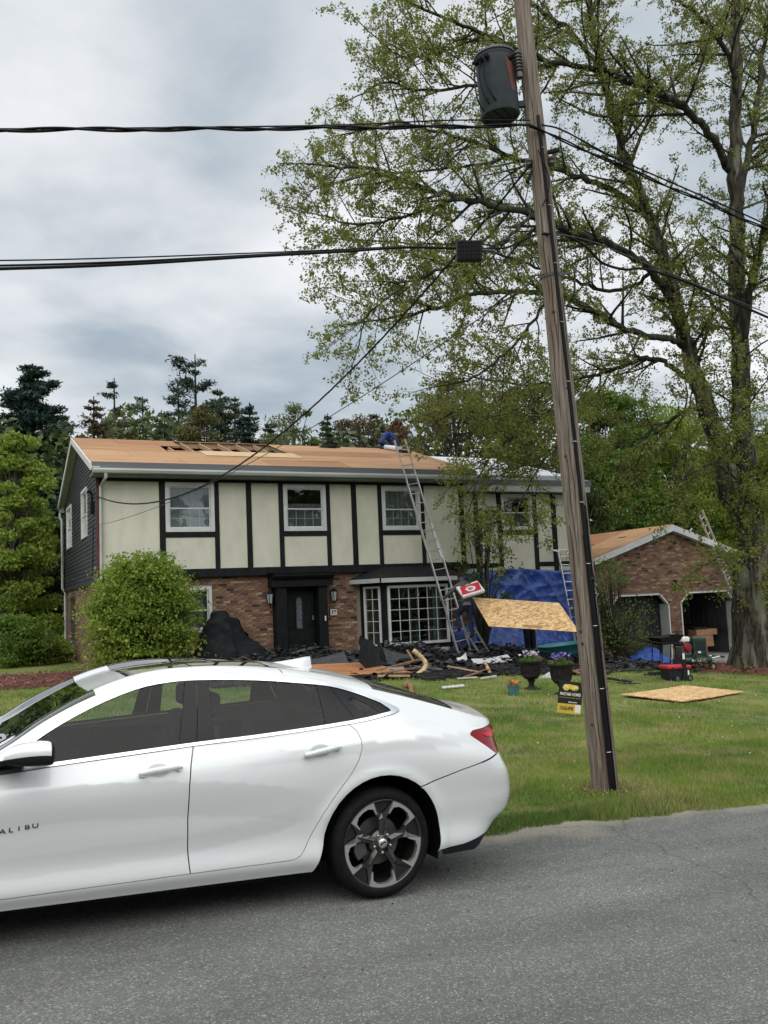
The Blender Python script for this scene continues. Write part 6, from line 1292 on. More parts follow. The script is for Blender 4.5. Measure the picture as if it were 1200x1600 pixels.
# red patch: a thin curved sheet on the tank
V=[];n=8
up_=tdir; fx=RT-up_*(RT@up_); fx/=np.linalg.norm(fx); fy=np.cross(up_,fx); fy=fy if fy@_fw<0 else -fy
for j,h in enumerate(np.linspace(.20,.55,9)):
    for i,a in enumerate(np.linspace(-.16+.02*math.sin(j*2),.20+.03*math.sin(j*1.3),n)): A_=1.02-a-(.15-h*.0)*0+.30*(h-.4)*.0; ang=R(52)-a+ (h-.36)*.55; V.append(bt+up_*h+(fx*math.cos(ang)+fy*math.sin(ang))*(rr+.0025))
mesh_obj('red_patch',V,[(j*n+i,j*n+i+1,(j+1)*n+i+1,(j+1)*n+i) for j in range(8) for i in range(n-1)],RSTP,TR,smooth=True)
for a in (205,222,240): 
    ang=R(a-90); pos=bt+up_*.56+(-fx*math.cos(R(a-180))+fy*math.sin(R(a-180)))*(rr+.02); mb=MB(); mb.lathe([(.0,.06),(.018,.055),(.02,.02),(.03,.02),(.03,0),(.018,-.02)],pos,axis=(pos-bt-up_*.62),n=10); mb.build('bushing',CBL,TR)
mb=MB()
hb=bt+up_*.54+fx*(rr*.55)+fy*.16; mb.tube([hb,hb+fx*.07+up_*.04,hb+fx*.10+up_*.035],.028,8); mb.build('bushing_arm',CBL,TR)
INSU=M('insulator_dark',(.03,.028,.03),(.06,.055,.055),scale=8,rough=.3); c0=hb+fx*.10+up_*.02; prof=[(.0,.05),(.03,.05)]
for k in range(6): z=.03-k*.036; prof+=[(.030,z),(.046,z-.008),(.046,z-.016),(.030,z-.022)]
prof+=[(.036,-.20),(.036,-.24),(0,-.24)]; mb=MB(); mb.lathe(prof,c0,axis=up_,n=14); mb.build('lightning_arrester',INSU,TR,auto=50)
for h in (.12,.46): mb=MB(); mb.bar(bt+up_*h+fx*(rr-.01),bt+up_*h+fx*.37,.05,.06,up=up_); mb.build('pole_bracket',TFM,TR)
for k,(a,s_) in enumerate(((206,.09),(224,.05),(238,.02))):
    st=bt+up_*.54+(-fx*math.cos(R(a-180))+fy*math.sin(R(a-180)))*(rr+.05); mb=MB(); mb.tube(catm([st,st-up_*.2-fx*(.03-s_*.1),st-up_*.42+fx*.02*k,bt-up_*.03+fx*(-.12+.1*k)+fy*.08,bt-up_*.06+fx*(.05+.05*k)+fy*.05],5),.008,5); mb.build('jumper_wire',CBL,TR)
# cables
def cable(name,label,P,r,mat,cat='cable',group=None,twist=0,n=6):
    P=catm(P,8) if len(P)>2 else np.array(P); own=P[0]; mb=MB()
    if twist:
        L=np.linspace(0,1,len(P)*6); Q=np.stack([np.interp(L,np.linspace(0,1,len(P)),P[:,i]) for i in range(3)],-1); tot=np.linalg.norm(np.diff(Q,axis=0),axis=1).sum()
        for ph in (0,2.1,4.2)[:twist]: a=L*tot/1.1*2*math.pi+ph; mb.tube(Q+np.stack([0*a,np.cos(a),np.sin(a)],-1)*r*1.1,r,4)
        mb_=mb; V=mb.V
    else: mb.tube(P,r,n)
    o=mb.build(name,mat,own=own,smooth=True); tag(o,label,cat,group); return o
def sag(A_,B_,s,n=14): A_=np.array(A_);B_=np.array(B_); return [A_+(B_-A_)*t-np.array([0,0,4*s*t*(1-t)]) for t in np.linspace(0,1,n)]
def AP(px,py,dy=0.): return at(px,py,7.33+dy)
a_=AP(828,196,-.12); bL=AP(-420,203,0)
GR='overhead lines from the utility pole along the road'
cable('power_cable','thick twisted power cable from under the transformer to the left edge',sag(bL,a_,.015),.012,CBL,group=GR,twist=2)
cable('power_cable','thin line riding just above the thick upper left cable near the transformer',[AP(-420,201),AP(0,201.5),AP(300,199),AP(540,195),AP(700,188),AP(828,188,-.1)],.007,CBL,group=GR)
cable('power_cable','power cable running from below the transformer down to the right edge',sag(AP(828,197,-.12),AP(1420,455,0),.0),.011,CBL,group=GR,twist=2)
cable('power_cable','thinner upper line parting from the right hand power cable at the pole',[AP(846,195,-.1),AP(880,204),AP(960,246),AP(1060,290),AP(1200,352),AP(1420,458)],.009,CBL,group=GR)
lc=[('telephone_cable','top thin strand of the lower left lines above the terminal box line',-2,.006),('telephone_cable','middle strand of the lower left lines',6,.009),('telephone_cable','thick bottom strand of the lower left lines ending at the terminal box',11,.013)]
for nm,lb,dy,r in lc: cable(nm,lb,[AP(-420,412+dy*1.6),AP(0,409+dy),AP(200,404+dy*.8),AP(400,396+dy*.4),AP(540,390+dy*.25),AP(632,385.5+dy*.1),AP(712,388)],r,CBL,group=GR)
cable('telephone_cable','drooping line from the terminal box to the pole band',[AP(752,389),AP(790,387),AP(812,378),AP(838,366,-.12)],.011,CBL,group=GR)
cable('telephone_cable','lower right line leaving the pole band and dipping to the right edge',[AP(848,366,-.12),AP(880,367),AP(915,385),AP(940,410),AP(975,421),AP(1005,420),AP(1060,436),AP(1130,465),AP(1200,496),AP(1420,590)],.014,CBL,group=GR)
cable('telephone_cable','straight support strand above the drooping lower right line',[AP(848,363,-.12),AP(920,376),AP(1010,412),AP(1100,449),AP(1200,490),AP(1420,582)],.006,CBG,group=GR)
hc=np.array([2.84,24.36,4.78]); hc2=np.array([2.84,24.1,3.92])
def fit_sag(A_,B_,pts):
    """sag of a service drop so that it hangs as the photo shows"""
    best=None
    for s in np.linspace(-.5,3,141):
        Q=np.array(sag(A_,B_,s,60)); d=Q-CAM; z=d@_fw; u=600+FPX*(d@RT)/z; v=800-FPX*(d@UP)/z; e=sum(np.min((u-a)**2+(v-b)**2) for a,b in pts)
        if best is None or e<best[0]: best=(e,s)
    return best[1]
A1=onpole(6.48,-.10,.12); s1=fit_sag(A1,hc,((560,560),(500,617),(440,680),(330,768))); cable('service_drop','thick twisted service cable sagging from the pole to the left house corner',sag(A1,hc,s1,30),.0085,CBL,group='service lines from the pole to the house',twist=3)
A2=onpole(5.30,-.10,.12); s2=fit_sag(A2,hc2,((640,540),(590,578),(520,642),(430,716),(280,805))); cable('service_drop','thin telephone line below the thick service cable to the house corner',sag(A2,hc2,s2,30),.006,CBG,group='service lines from the pole to the house')
mb=MB(); mb.box((2.78,24.2,4.70),(2.9,24.5,4.78)); 
# pole hardware
for h,o_ in ((6.52,.10),(6.5,-.10)):
    p=onpole(h,o_,.06); mb=MB(); mb.lathe([(0,.05),(.03,.045),(.042,.02),(.034,0),(.042,-.02),(.03,-.045),(0,-.05)],p+RT*.02*np.sign(o_),axis=UP,n=12); mb.bar(onpole(h,0,0),p+RT*.03*np.sign(o_),.02); mb.build('spool_insulator',INSU,PO)
mb=MB(); mb.lathe([(prad(5.3)+.004,.015),(prad(5.3)+.006,-.015)],onpole(5.3),axis=pd,n=24); mb.bar(onpole(5.3,.1,.1),onpole(5.31,.19,.1),.02); mb.build('pole_band',CBG,PO)
mb=MB(); mb.bar(onpole(6.60,.08,.1),onpole(6.63,.20,.1),.05,.03); mb.bar(onpole(6.40,-.10,.1),onpole(6.28,-.17,.1),.05,.03); mb.build('cable_clamp',CBL,PO)
mb=MB(); mb.tube(catm([onpole(6.62,-.02,.12),onpole(6.35,.05,.15),onpole(6.15,.03,.16),onpole(6.0,-.05,.14)],6),.007,5); mb.build('jumper_wire',CBL,PO)
mb=MB(); mb.tube(catm([onpole(6.4,-.12,.1),onpole(6.1,-.2,.1),onpole(5.9,-.3,.1),onpole(5.82,-.22,.1),onpole(6.0,-.14,.1)],6),.006,5); mb.build('jumper_wire',CBL,PO)
# terminal box on the strand
c=AP(733,392,0.); BX=thing('terminal_box','black ribbed cable terminal box hanging on the lower left lines beside the pole','terminal box',c)
def bx_(a0,a1,b0,b1,d0,d1,mb): return mb.obox(c+RT*(a0+a1)/2+UP*(b0+b1)/2-_fw*(d0+d1)/2,RT*(a1-a0)/2,UP*(b1-b0)/2,_fw*(d1-d0)/2)
m_=MB(); bx_(-.125,.125,-.105,.095,-.05,.05,m_); m_.build('box_shell',BPM,BX,bevel=.012)
for i in range(9): m_=MB(); x=-.105+i*.0263; bx_(x-.004,x+.004,-.098,.088,.05,.062,m_); m_.build('rib',BPM,BX)
for j in range(5): m_=MB(); y=-.08+j*.038; bx_(-.118,.118,y-.003,y+.003,.0505,.0575,m_); m_.build('rib',BPM,BX)
m_=MB(); m_.tube([c+RT*.12+UP*.005,c+RT*.24],.016,8); m_.build('end_fitting',CBG,BX)
# ------------------------------------------------------------------ ladders
ALUM=M('ladder_aluminium',(.50,.51,.52),(.62,.63,.64),scale=6,rough=.35,metal=.7)
def ladder(name,label,foot,head,width,r,side,split=None,out=None,mat=None,rail=.07):
    """straight ladder from foot to head; side: unit vector across"""
    foot=np.array(foot,float);head=np.array(head,float);side=np.array(side,float); ax=head-foot; L=np.linalg.norm(ax);ax/=L; nrm=np.cross(side,ax); t=thing(name,label,'ladder',foot); mat=mat or ALUM
    secs=[(0,L,0.,width)] if split is None else [(0,split[0],0.,width),(split[1],L,split[2],width-.05)]
    for (a,b,off,w) in secs:
        for s in (-1,1): mb=MB(); mb.bar(foot+ax*a+side*s*w/2+nrm*off,foot+ax*b+side*s*w/2+nrm*off,.028,rail,up=nrm); mb.build('rail',mat,t)
        k=a+.25
        while k<b-.05: mb=MB(); mb.tube([foot+ax*k-side*w/2+nrm*off,foot+ax*k+side*w/2+nrm*off],.017,6); mb.build('rung',mat,t); k+=.305
    for s in (-1,1): mb=MB(); mb.obox(foot+side*s*width/2+np.array([0,0,.03]),side*.03,np.cross(side,[0,0,1])*.05,(0,0,.03)); mb.build('foot_pad',BPM,t)
    return t
fL=np.array([12.62,22.0,0.]); fL[2]=gz(12.6,22.)+.02; hL=np.array([11.62,23.56,6.45])
dL=hL-fL; sdL=np.cross(dL,[-.40,1,.0]); sdL=np.array([1,0,0])-dL/np.linalg.norm(dL)*(dL[0]/np.linalg.norm(dL)); sdL/=np.linalg.norm(sdL)
ladder('extension_ladder','tall aluminium extension ladder the climbing worker stands on, leaning to the roof edge',fL,hL,.42,.017,sdL,split=(4.1,3.0,-.06))
# the stabilised ladder by the tarp, partly behind the pole
f2=at(930-12,1000,23.6); tp2=at(876,905,24.0); f2=np.array([17.6,23.2,gz(17.6,23.2)]); h2=np.array([17.95,24.45,3.05])
L2=ladder('ladder','aluminium ladder with curved stand off arms by the blue tarp beside the pole',f2,h2,.42,.017,(1,0,0))
for s in (-1,1): mb=MB(); mb.tube(catm([h2+np.array([s*.12,0,-.35]),h2+np.array([s*.16,-.05,-.1]),h2+np.array([s*.40,.0,0]),h2+np.array([s*.42,.10,.12])],5),.02,6); mb.build('stand_off_arm',ALUM,L2); mb=MB(); mb.lathe([(0,.03),(.045,.02),(.045,-.02),(0,-.03)],h2+np.array([s*.42,.10,.14]),axis=(0,1,0),n=10); mb.build('rubber_pad',BPM,L2)
mb=MB(); mb.tube([h2+np.array([-.40,0,0]),h2+np.array([.40,0,0])],.018,6); mb.build('stand_off_arm',ALUM,L2)
g1=np.array([25.9,24.25,1.9]); g2=np.array([24.55,24.9,4.15])
ladder('ladder','aluminium ladder lying up the right slope of the garage roof',(26.3,24.2,-.95),(24.35,24.6,4.35),.38,.015,np.array([0.85,0.35,.40])/np.linalg.norm([.85,.35,.40]))
ladder('step_ladder','short folded aluminium ladder piece standing by the foot of the tall ladder',at(762,1028,21.6)*[1,1,0]+[0,0,gz(13.2,21.6)+.05],at(733,982,22.)+[0,0,.02],.33,.015,(1,0,0))
# ------------------------------------------------------------------ people
def person(name,label,J,parts,mats,extra=None,sub=2):
    """J: joints -> (x,y,z,r); parts: edges; one skinned body; the nearest bone gives the clothing"""
    keys=list(J); me=bpy.data.meshes.new('b'); me.from_pydata([J[k][:3] for k in keys],[(keys.index(a),keys.index(b)) for a,b,_ in parts],[]); o=bpy.data.objects.new('b',me); COL.objects.link(o)
    md=o.modifiers.new('s','SKIN'); 
    for i,k in enumerate(keys): v=me.skin_vertices[0].data[i]; r=J[k][3]; v.radius=(r,r*(J[k][4] if len(J[k])>4 else 1)); v.use_root=(i==0)
    md.use_smooth_shade=True; s=o.modifiers.new('u','SUBSURF'); s.levels=sub; s.render_levels=sub
    bpy.context.view_layer.update(); m2=bpy.data.meshes.new_from_object(o.evaluated_get(bpy.context.evaluated_depsgraph_get())); bpy.data.objects.remove(o)
    V=np.array([v.co[:] for v in m2.vertices]); F=[tuple(p.vertices) for p in m2.polygons]; mi=[]
    ba=np.array([J[a][:3] for a,b,_ in parts]); bb=np.array([J[b][:3] for a,b,_ in parts]); bm=[m for _,_,m in parts]
    for f in F:
        c=V[list(f)].mean(0); t=np.clip(np.einsum('ij,ij->i',c-ba,bb-ba)/(np.einsum('ij,ij->i',bb-ba,bb-ba)+1e-9),0,1); d=np.linalg.norm(c-(ba+(bb-ba)*t[:,None]),axis=1); mi.append(bm[int(np.argmin(d))])
    base=np.array([V[:,0].mean(),V[:,1].mean(),V[:,2].min()]); root=thing(name,label,'person',base); b=mesh_obj('body',V,F,mats,root,smooth=True,mi=mi); return root
def fold(mat): return mat
HOOD=M('grey_hoodie',(.055,.058,.065),(.095,.10,.108),scale=9,rough=.95,bump=.5,bscale=14); JEAN=M('navy_jeans',(.012,.018,.038),(.028,.036,.065),scale=14,rough=.9,bump=.5,bscale=16); BLKT=M('black_trousers',(.008,.009,.012),(.02,.021,.025),scale=10,rough=.9,bump=.4); SKIN=M('skin',(.28,.15,.10),rough=.6); BOOT=M('work_boot',(.05,.035,.022),rough=.8); HAIR=M('dark_hair',(.015,.012,.01),rough=.8); BLUS=M('blue_shirt',(.012,.035,.16),(.02,.055,.24),scale=12,rough=.9,bump=.5); DNM=M('blue_jeans',(.03,.05,.09),(.05,.075,.13),scale=12,rough=.9); REDC=M('maroon_cap',(.10,.015,.02),rough=.8); GLOV=M('glove_yellow_green',(.20,.24,.04),rough=.8)
def hand(root,w,d,curl,up,mat,s=1.):
    """palm and five bent fingers; w wrist, d direction, curl = direction the fingers bend to"""
    w=np.array(w,float);d=np.array(d,float)/np.linalg.norm(d);c=np.array(curl,float);c-=d*(c@d);c/=np.linalg.norm(c);a=np.cross(d,c); mb=MB(); mb.obox(w+d*.045*s,d*.048*s,a*.040*s,c*.015*s); 
    for i,(o_,l) in enumerate(((-.03,.070),(-.01,.080),(.01,.075),(.03,.060))): p=w+d*.088*s+a*o_*s; mb.tube([p,p+(d*.8+c*.5)*l*.45*s,p+(d*.8+c*.5)*l*.45*s+(d*.15+c)*l*.4*s,p+(d*.45+c*1.3)*l*.5*s+(c-d*.4)*l*.2*s],[.0105*s,.010*s,.009*s,.007*s],6)
    p=w+d*.03*s-a*.038*s; mb.tube([p,p-a*.03*s+d*.025*s+c*.015*s,p-a*.03*s+d*.05*s+c*.04*s],[.013*s,.011*s,.009*s],6); o=mb.build('hand',mat,root,bevel=.0,auto=60); return o
# worker on the tall ladder: stands on it at shoulder height of the bay window, seen from behind, pack on the shoulder
q=at(725,965,21.75); bx,by=q[0],21.62
Zf=.52
W1={'pelvis':(bx,by,Zf+.93,.150,.8),'chest':(bx-.03,by-.02,Zf+1.28,.185,.72),'neckb':(bx-.05,by+.0,Zf+1.50,.10),'neck':(bx-.06,by+.03,Zf+1.57,.068),'head':(bx-.07,by+.07,Zf+1.67,.105),'headt':(bx-.07,by+.09,Zf+1.76,.085),
 'shL':(bx-.22,by,Zf+1.45,.078),'elL':(bx-.42,by+.16,Zf+1.24,.058),'wrL':(bx-.50,by+.36,Zf+1.10,.042),'shR':(bx+.17,by,Zf+1.46,.078),'elR':(bx+.36,by-.06,Zf+1.30,.056),'wrR':(bx+.30,by-.26,Zf+1.20,.042),
 'hipL':(bx-.10,by,Zf+.86,.105),'knL':(bx-.15,by+.22,Zf+.62,.078),'anL':(bx-.16,by+.10,Zf+.24,.052),'toL':(bx-.16,by+.24,Zf+.20,.045),'hipR':(bx+.11,by,Zf+.86,.105),'knR':(bx+.15,by+.05,Zf+.44,.075),'anR':(bx+.17,by-.02,Zf+.04,.052),'toR':(bx+.16,by+.14,Zf+.0,.045)}
E1=[('pelvis','chest',0),('chest','neckb',0),('neckb','neck',0),('neck','head',2),('head','headt',3),('neckb','shL',0),('shL','elL',0),('elL','wrL',0),('neckb','shR',0),('shR','elR',0),('elR','wrR',0),('pelvis','hipL',1),('hipL','knL',1),('knL','anL',1),('anL','toL',4),('pelvis','hipR',1),('hipR','knR',1),('knR','anR',1),('anR','toR',4)]
w1_=person('person','worker in grey hoodie and navy jeans climbing the tall ladder with a red pack',W1,E1,[HOOD,JEAN,HOOD,HAIR,BOOT])
hand(w1_,W1['wrL'][:3],(-.2,.9,.0),(0,0,-1),(0,0,1),GLOV); hand(w1_,W1['wrR'][:3],(-.7,-.3,.1),(0,.8,.4),(0,0,1),GLOV)
mb=MB(); mb.lathe([(.155,-.0),(.16,.05),(.15,.10)],(bx,by,Zf+.90),n=16); mb.build('hoodie_hem',M('light_hem',(.16,.165,.17),rough=.9),w1_,smooth=True)
# pack of shingles on his shoulder
pc=np.array([bx+.04,by-.24,Zf+1.32]); ux=np.array([.93,-.10,.22]);ux/=np.linalg.norm(ux); vy=np.array([.10,.66,.62]); vy-=ux*(vy@ux); vy/=np.linalg.norm(vy); vz=np.cross(ux,vy)
PK=thing('shingle_pack','red and white wrapped shingle pack on the climbing worker shoulder','pack',pc); mb=MB(); mb.obox(pc,ux*.34,vy*.22,vz*.045); mb.build('wrapper',M('pack_white',(.62,.60,.60),(.72,.71,.71),scale=9,rough=.4),PK,bevel=.012)
def onp(a,b,h=.047): return pc+ux*a+vy*b+vz*h
REDP=M('pack_red',(.50,.02,.04),rough=.4); mesh_obj('red_panel',[onp(*t) for t in ((-.33,-.15),(.26,-.15),(.33,.16),(-.26,.16))],[(0,1,2,3)],REDP,PK); mesh_obj('white_emblem',[onp(.0+.15*math.cos(a)*(1+.1*math.sin(5*a)),.0+.10*math.sin(a),.0485) for a in np.linspace(0,6.28,19)[:-1]],[tuple(range(18))],MATS['pack_white'],PK)
mesh_obj('dark_emblem',[onp(.0+.08*math.cos(a),.0+.05*math.sin(a)*(1+.3*math.cos(3*a)),.0495) for a in np.linspace(0,6.28,13)[:-1]],[tuple(range(12))],M('pack_print_grey',(.22,.18,.18),rough=.4),PK); mesh_obj('black_print',[onp(*t,h=.0485) for t in ((-.02,.175),(.10,.175),(.12,.205),(.0,.205))],[(0,1,2,3)],BPM,PK)
# the OSB sheet being carried, and the carrier behind it
OSBM=bpy.data.materials.new('osb_board'); OSBM.use_nodes=True; t=OSBM.node_tree; b=t.nodes['Principled BSDF']; co=nn(t,'ShaderNodeTexCoord')
def flake(rot,s,st):
    mp=nn(t,'ShaderNodeMapping'); mp.inputs['Rotation'].default_value=(.3,.2,rot); mp.inputs['Scale'].default_value=st; t.links.new(co.outputs['Object'],mp.inputs[0]); v=nn(t,'ShaderNodeTexVoronoi'); v.inputs['Scale'].default_value=s; t.links.new(mp.outputs[0],v.inputs['Vector']); sp=nn(t,'ShaderNodeSeparateColor'); t.links.new(v.outputs['Color'],sp.inputs[0]); return sp
f1=flake(.4,11,(1,2.6,1.6)); f2=flake(1.5,14,(1,2.8,1.8)); ad_=nn(t,'ShaderNodeMath',operation='MULTIPLY_ADD'); t.links.new(f1.outputs[0],ad_.inputs[0]); ad_.inputs[1].default_value=.6; m4=nn(t,'ShaderNodeMath',operation='MULTIPLY'); m4.inputs[1].default_value=.4; t.links.new(f2.outputs[1],m4.inputs[0]); t.links.new(m4.outputs[0],ad_.inputs[2])
r=nn(t,'ShaderNodeValToRGB'); t.links.new(ad_.outputs[0],r.inputs[0]); e=r.color_ramp.elements; e[0].position=.12; e[0].color=(.33,.17,.065,1); e[1].position=.9; e[1].color=(.78,.58,.33,1); q_=e.new(.45); q_.color=(.60,.38,.17,1); q_=e.new(.6); q_.color=(.66,.45,.22,1); t.links.new(r.outputs[0],b.inputs['Base Color']); b.inputs['Roughness'].default_value=.6
OSBE=M('osb_edge',(.42,.26,.13),(.55,.37,.2),scale=30,rough=.8)
YO=20.9
cn=[at(738,934,YO+.35),at(764,979,YO-.10),at(905,988,YO-.25),at(898,948,YO+.30)]
cn=[np.array(q_) for q_ in cn]
for k_ in range(200):
    q_=at(905,988,YO-.1-.01*k_)
    if np.linalg.norm(q_-cn[1])<=2.44: break
cn[2]=q_
for k_ in range(200):
    q_=at(738,934,YO-.1+.01*k_)
    if np.linalg.norm(q_-cn[1])>=1.22: break
cn[0]=q_; e1=cn[2]-cn[1]; e2=cn[0]-cn[1]; print('osb edges',np.linalg.norm(e1),np.linalg.norm(e2),np.linalg.norm(cn[3]-cn[0]))
u_=e1/np.linalg.norm(e1); v_=e2-u_*(e2@u_)*0.; nz=np.cross(u_,v_/np.linalg.norm(v_)); nz/=np.linalg.norm(nz)
ob=cn[1]; OS=thing('osb_sheet','big tan strand board sheet carried overhead before the blue tarp','strand board',ob)
P4=[cn[1],cn[1]+u_*2.44,cn[1]+u_*2.44+v_,cn[1]+v_]; mb=MB(); mb.prism(P4,nz*.014); mb.build('board_face',OSBM,OS); mb=MB()
for i in range(4): a,b2=P4[i],P4[(i+1)%4]; mb.prism([a-nz*.0006,b2-nz*.0006,b2+nz*.0146,a+nz*.0146],np.cross(b2-a,nz)/np.linalg.norm(b2-a)*.0015)
mb.build('board_edge',OSBE,OS); mesh_obj('stamp_print',[cn[1]+u_*a+v_*b_-nz*.001 for a,b_ in ((.95,.04),(1.5,.04),(1.5,.13),(.95,.13))]+[cn[1]+u_*a+v_*b_+nz*.0152 for a,b_ in ((.95,.04),(1.5,.04),(1.5,.13),(.95,.13))],[(0,1,2,3),(4,5,6,7)],M('ink_stamp',(.38,.25,.13),(.20,.13,.08),scale=30,rough=.7),OS)
lg=at(829,1025,YO+1.1); lx,ly=lg[0],lg[1]; lzz=gz(lx,ly)+.05
W2={'pelvis':(lx,ly,lzz+.92,.155,.85),'chest':(lx+.0,ly,lzz+1.25,.17,.75),'neckb':(lx,ly,lzz+1.45,.09),'neck':(lx,ly,lzz+1.52,.065),'head':(lx,ly+.02,lzz+1.62,.10),'headt':(lx,ly+.02,lzz+1.70,.085),
 'shL':(lx-.20,ly,lzz+1.41,.075),'elL':(lx-.42,ly-.05,lzz+1.35,.055),'wrL':(lx-.58,ly-.05,lzz+1.5,.04),'shR':(lx+.20,ly,lzz+1.41,.075),'elR':(lx+.44,ly-.05,lzz+1.35,.055),'wrR':(lx+.60,ly-.05,lzz+1.45,.04),
 'hipL':(lx-.09,ly,lzz+.85,.12),'knL':(lx-.10,ly-.03,lzz+.47,.092),'anL':(lx-.09,ly,lzz+.08,.07),'toL':(lx-.10,ly-.15,lzz+.03,.045),'hipR':(lx+.09,ly,lzz+.85,.12),'knR':(lx+.10,ly-.03,lzz+.47,.092),'anR':(lx+.10,ly,lzz+.08,.07),'toR':(lx+.12,ly-.15,lzz+.03,.045)}
w2_=person('person','worker in black trousers hidden from the waist up behind the carried strand board',W2,E1,[HOOD,BLKT,SKIN,HAIR,BOOT])
hand(w2_,W2['wrL'][:3],(0,-.2,1),(0,-1,0),(0,0,1),GLOV); hand(w2_,W2['wrR'][:3],(0,-.2,1),(0,-1,0),(0,0,1),GLOV)
# worker bent over on the ridge
rz=7.02; rx,ry=14.0,YR+.05; rx=at(604,695,YR)[0]
W3={'pelvis':(rx-.16,ry,rz+.30,.15,.85),'chest':(rx+.06,ry-.05,rz+.50,.165,.8),'neckb':(rx+.20,ry-.08,rz+.50,.09),'neck':(rx+.26,ry-.09,rz+.48,.065),'head':(rx+.36,ry-.10,rz+.44,.105),'headt':(rx+.42,ry-.10,rz+.47,.085),
 'shL':(rx+.14,ry+.16,rz+.46,.072),'elL':(rx+.26,ry+.2,rz+.25,.055),'wrL':(rx+.38,ry+.1,rz+.08,.042),'shR':(rx+.14,ry-.25,rz+.46,.072),'elR':(rx+.24,ry-.34,rz+.22,.055),'wrR':(rx+.42,ry-.28,rz+.04,.042),
 'hipL':(rx-.16,ry+.1,rz+.26,.11),'knL':(rx+.06,ry+.16,rz+.10,.078),'anL':(rx-.28,ry+.16,rz+.06,.052),'toL':(rx-.36,ry+.16,rz+.03,.042),'hipR':(rx-.16,ry-.10,rz+.26,.11),'knR':(rx+.08,ry-.18,rz+.08,.078),'anR':(rx-.26,ry-.20,rz+.0,.052),'toR':(rx-.34,ry-.20,rz-.02,.042)}
w3_=person('person','worker in a blue top crouching on the roof ridge beside the ladder head',W3,E1,[BLUS,DNM,SKIN,HAIR,BOOT]); hand(w3_,W3['wrL'][:3],(.8,0,-.4),(0,0,-1),(0,0,1),SKIN); hand(w3_,W3['wrR'][:3],(.8,0,-.4),(0,0,-1),(0,0,1),SKIN)
mb=MB(); mb.lathe([(.125,-.01),(.118,.05),(.07,.10),(0,.115)],(rx+.37,ry-.10,rz+.47),n=14); mb.build('cap',M('khaki_cap',(.12,.11,.07),rough=.9),w3_,smooth=True)
s0=sl(12.9,4.2,.02); 
s0=at(611,702,YR-.5); s0[2]=eave(YR-.5)+.10; s1_=at(626,709,YR-.9); s1_[2]=eave(YR-.9)+.12
mb=MB(); mb.tube([s0-(s1_-s0)*.6,s0,s1_],.085,12); tag(mb.build('underlayment_roll',UND,own=s0,smooth=True),'white roll of underlayment on the roof beside the crouching worker','roll')

# worn soil and dead grass round the pole foot
n=900; a=rng.uniform(0,6.283,n); r_=.12+np.abs(rng.normal(size=n))*.13; X=PB[0]+r_*np.cos(a)*1.3; Y=PB[1]+r_*np.sin(a); C=np.stack([X,Y,lawnz(X,Y)+rng.random(n)*.035],-1); V,F=leafquads(C,.04,.25,0,None,1.)
tag(mesh_obj('dead_grass',V,F,leafmat('dead_grass_straw',(.12,.08,.045),(.34,.27,.15),None,0.),rnd=np.repeat(rng.random(n),4)),'dead straw and bare soil round the foot of the utility pole',kind='stuff')
# ------------------------------------------------------------------ tarps
def cloth(name,label,cat,grid,mat,nu,nv,seed=0,amp=.04,group=None,thick=.004,cref=2.2):
    """grid(u,v)->point; folds pushed along the local normal"""
    rs=np.random.default_rng(seed); ph=rs.uniform(0,6.28,10); fr=rs.uniform(2,9,10); U=np.linspace(0,1,nu);Vv=np.linspace(0,1,nv); P=np.array([[grid(u,v) for v in Vv] for u in U]); du=np.gradient(P,axis=0);dv=np.gradient(P,axis=1); N=np.cross(du,dv); N/=np.linalg.norm(N,axis=-1,keepdims=True)+1e-9
    uu,vv=np.meshgrid(U,Vv,indexing='ij'); u0,v0=uu,vv; uu=u0+.07*np.sin(5.3*v0+ph[7])+.05*np.sin(9.1*v0+4*u0+ph[8]); vv=v0+.10*np.sin(4.1*u0+ph[9])+.06*np.sin(11*u0+3*v0); h=sum(np.abs(np.sin((fr[k]*uu*cref+fr[(k+3)%10]*vv*1.4*(-1)**k+ph[k])))**.6*(.5 if k<3 else .22) for k in range(7))-1.; h+=rs.normal(size=h.shape)*.06
    P=P+N*h[...,None]*amp; o=mesh_obj(name,P.reshape(-1,3),gridF(nu,nv),mat,smooth=True,own=P[0,0]); so_=o.modifiers.new('t','SOLIDIFY'); so_.thickness=thick; return tag(o,label,cat,group)
BLUE=M('blue_tarp',(.012,.042,.22),(.026,.082,.38),scale=3,rough=.34,bump=.5,bscale=9,spec=.6)
def gtarp(u,v):
    x=13.15+u*(18.4-13.15); top=2.42-.05*math.sin(u*9)-(.30*max(0,.12-u)/.12); g=gz(x,23.4); zz=top+(g+.02-top)*v; y=24.30-.05-.10*v-1.55*max(0,v-.35)**1.3*(1 if u>.15 else .7); 
    if v>.8: zz=g+.02+(1-v)*1.1
    return (x+.25*math.sin(v*3)*(.5-u),y,zz)
cloth('blue_tarp','large wrinkled blue tarp hanging over the lower wall of the wing','tarp',gtarp,BLUE,130,60,5,.12,thick=.003)
def gt2(u,v): a=2*math.pi*u; r=.15+.95*v; x,y=19.0+r*math.cos(a)*1.1,21.7+r*.7*math.sin(a); return (x,y,gz(x,y)+.04+.55*(1-v)**1.3)
cloth('blue_tarp','crumpled heap of blue tarp on the grass right of the pole','tarp',gt2,M('bright_blue_tarp',(.014,.06,.32),(.025,.09,.45),scale=4,rough=.4),48,14,5,.10,cref=1.2)
BTARP=M('black_tarp',(.006,.0065,.008),(.014,.015,.017),scale=4,rough=.75,bump=.4,bscale=12)
Tx,Ty=5.85,22.5; tz=gz(Tx,Ty)
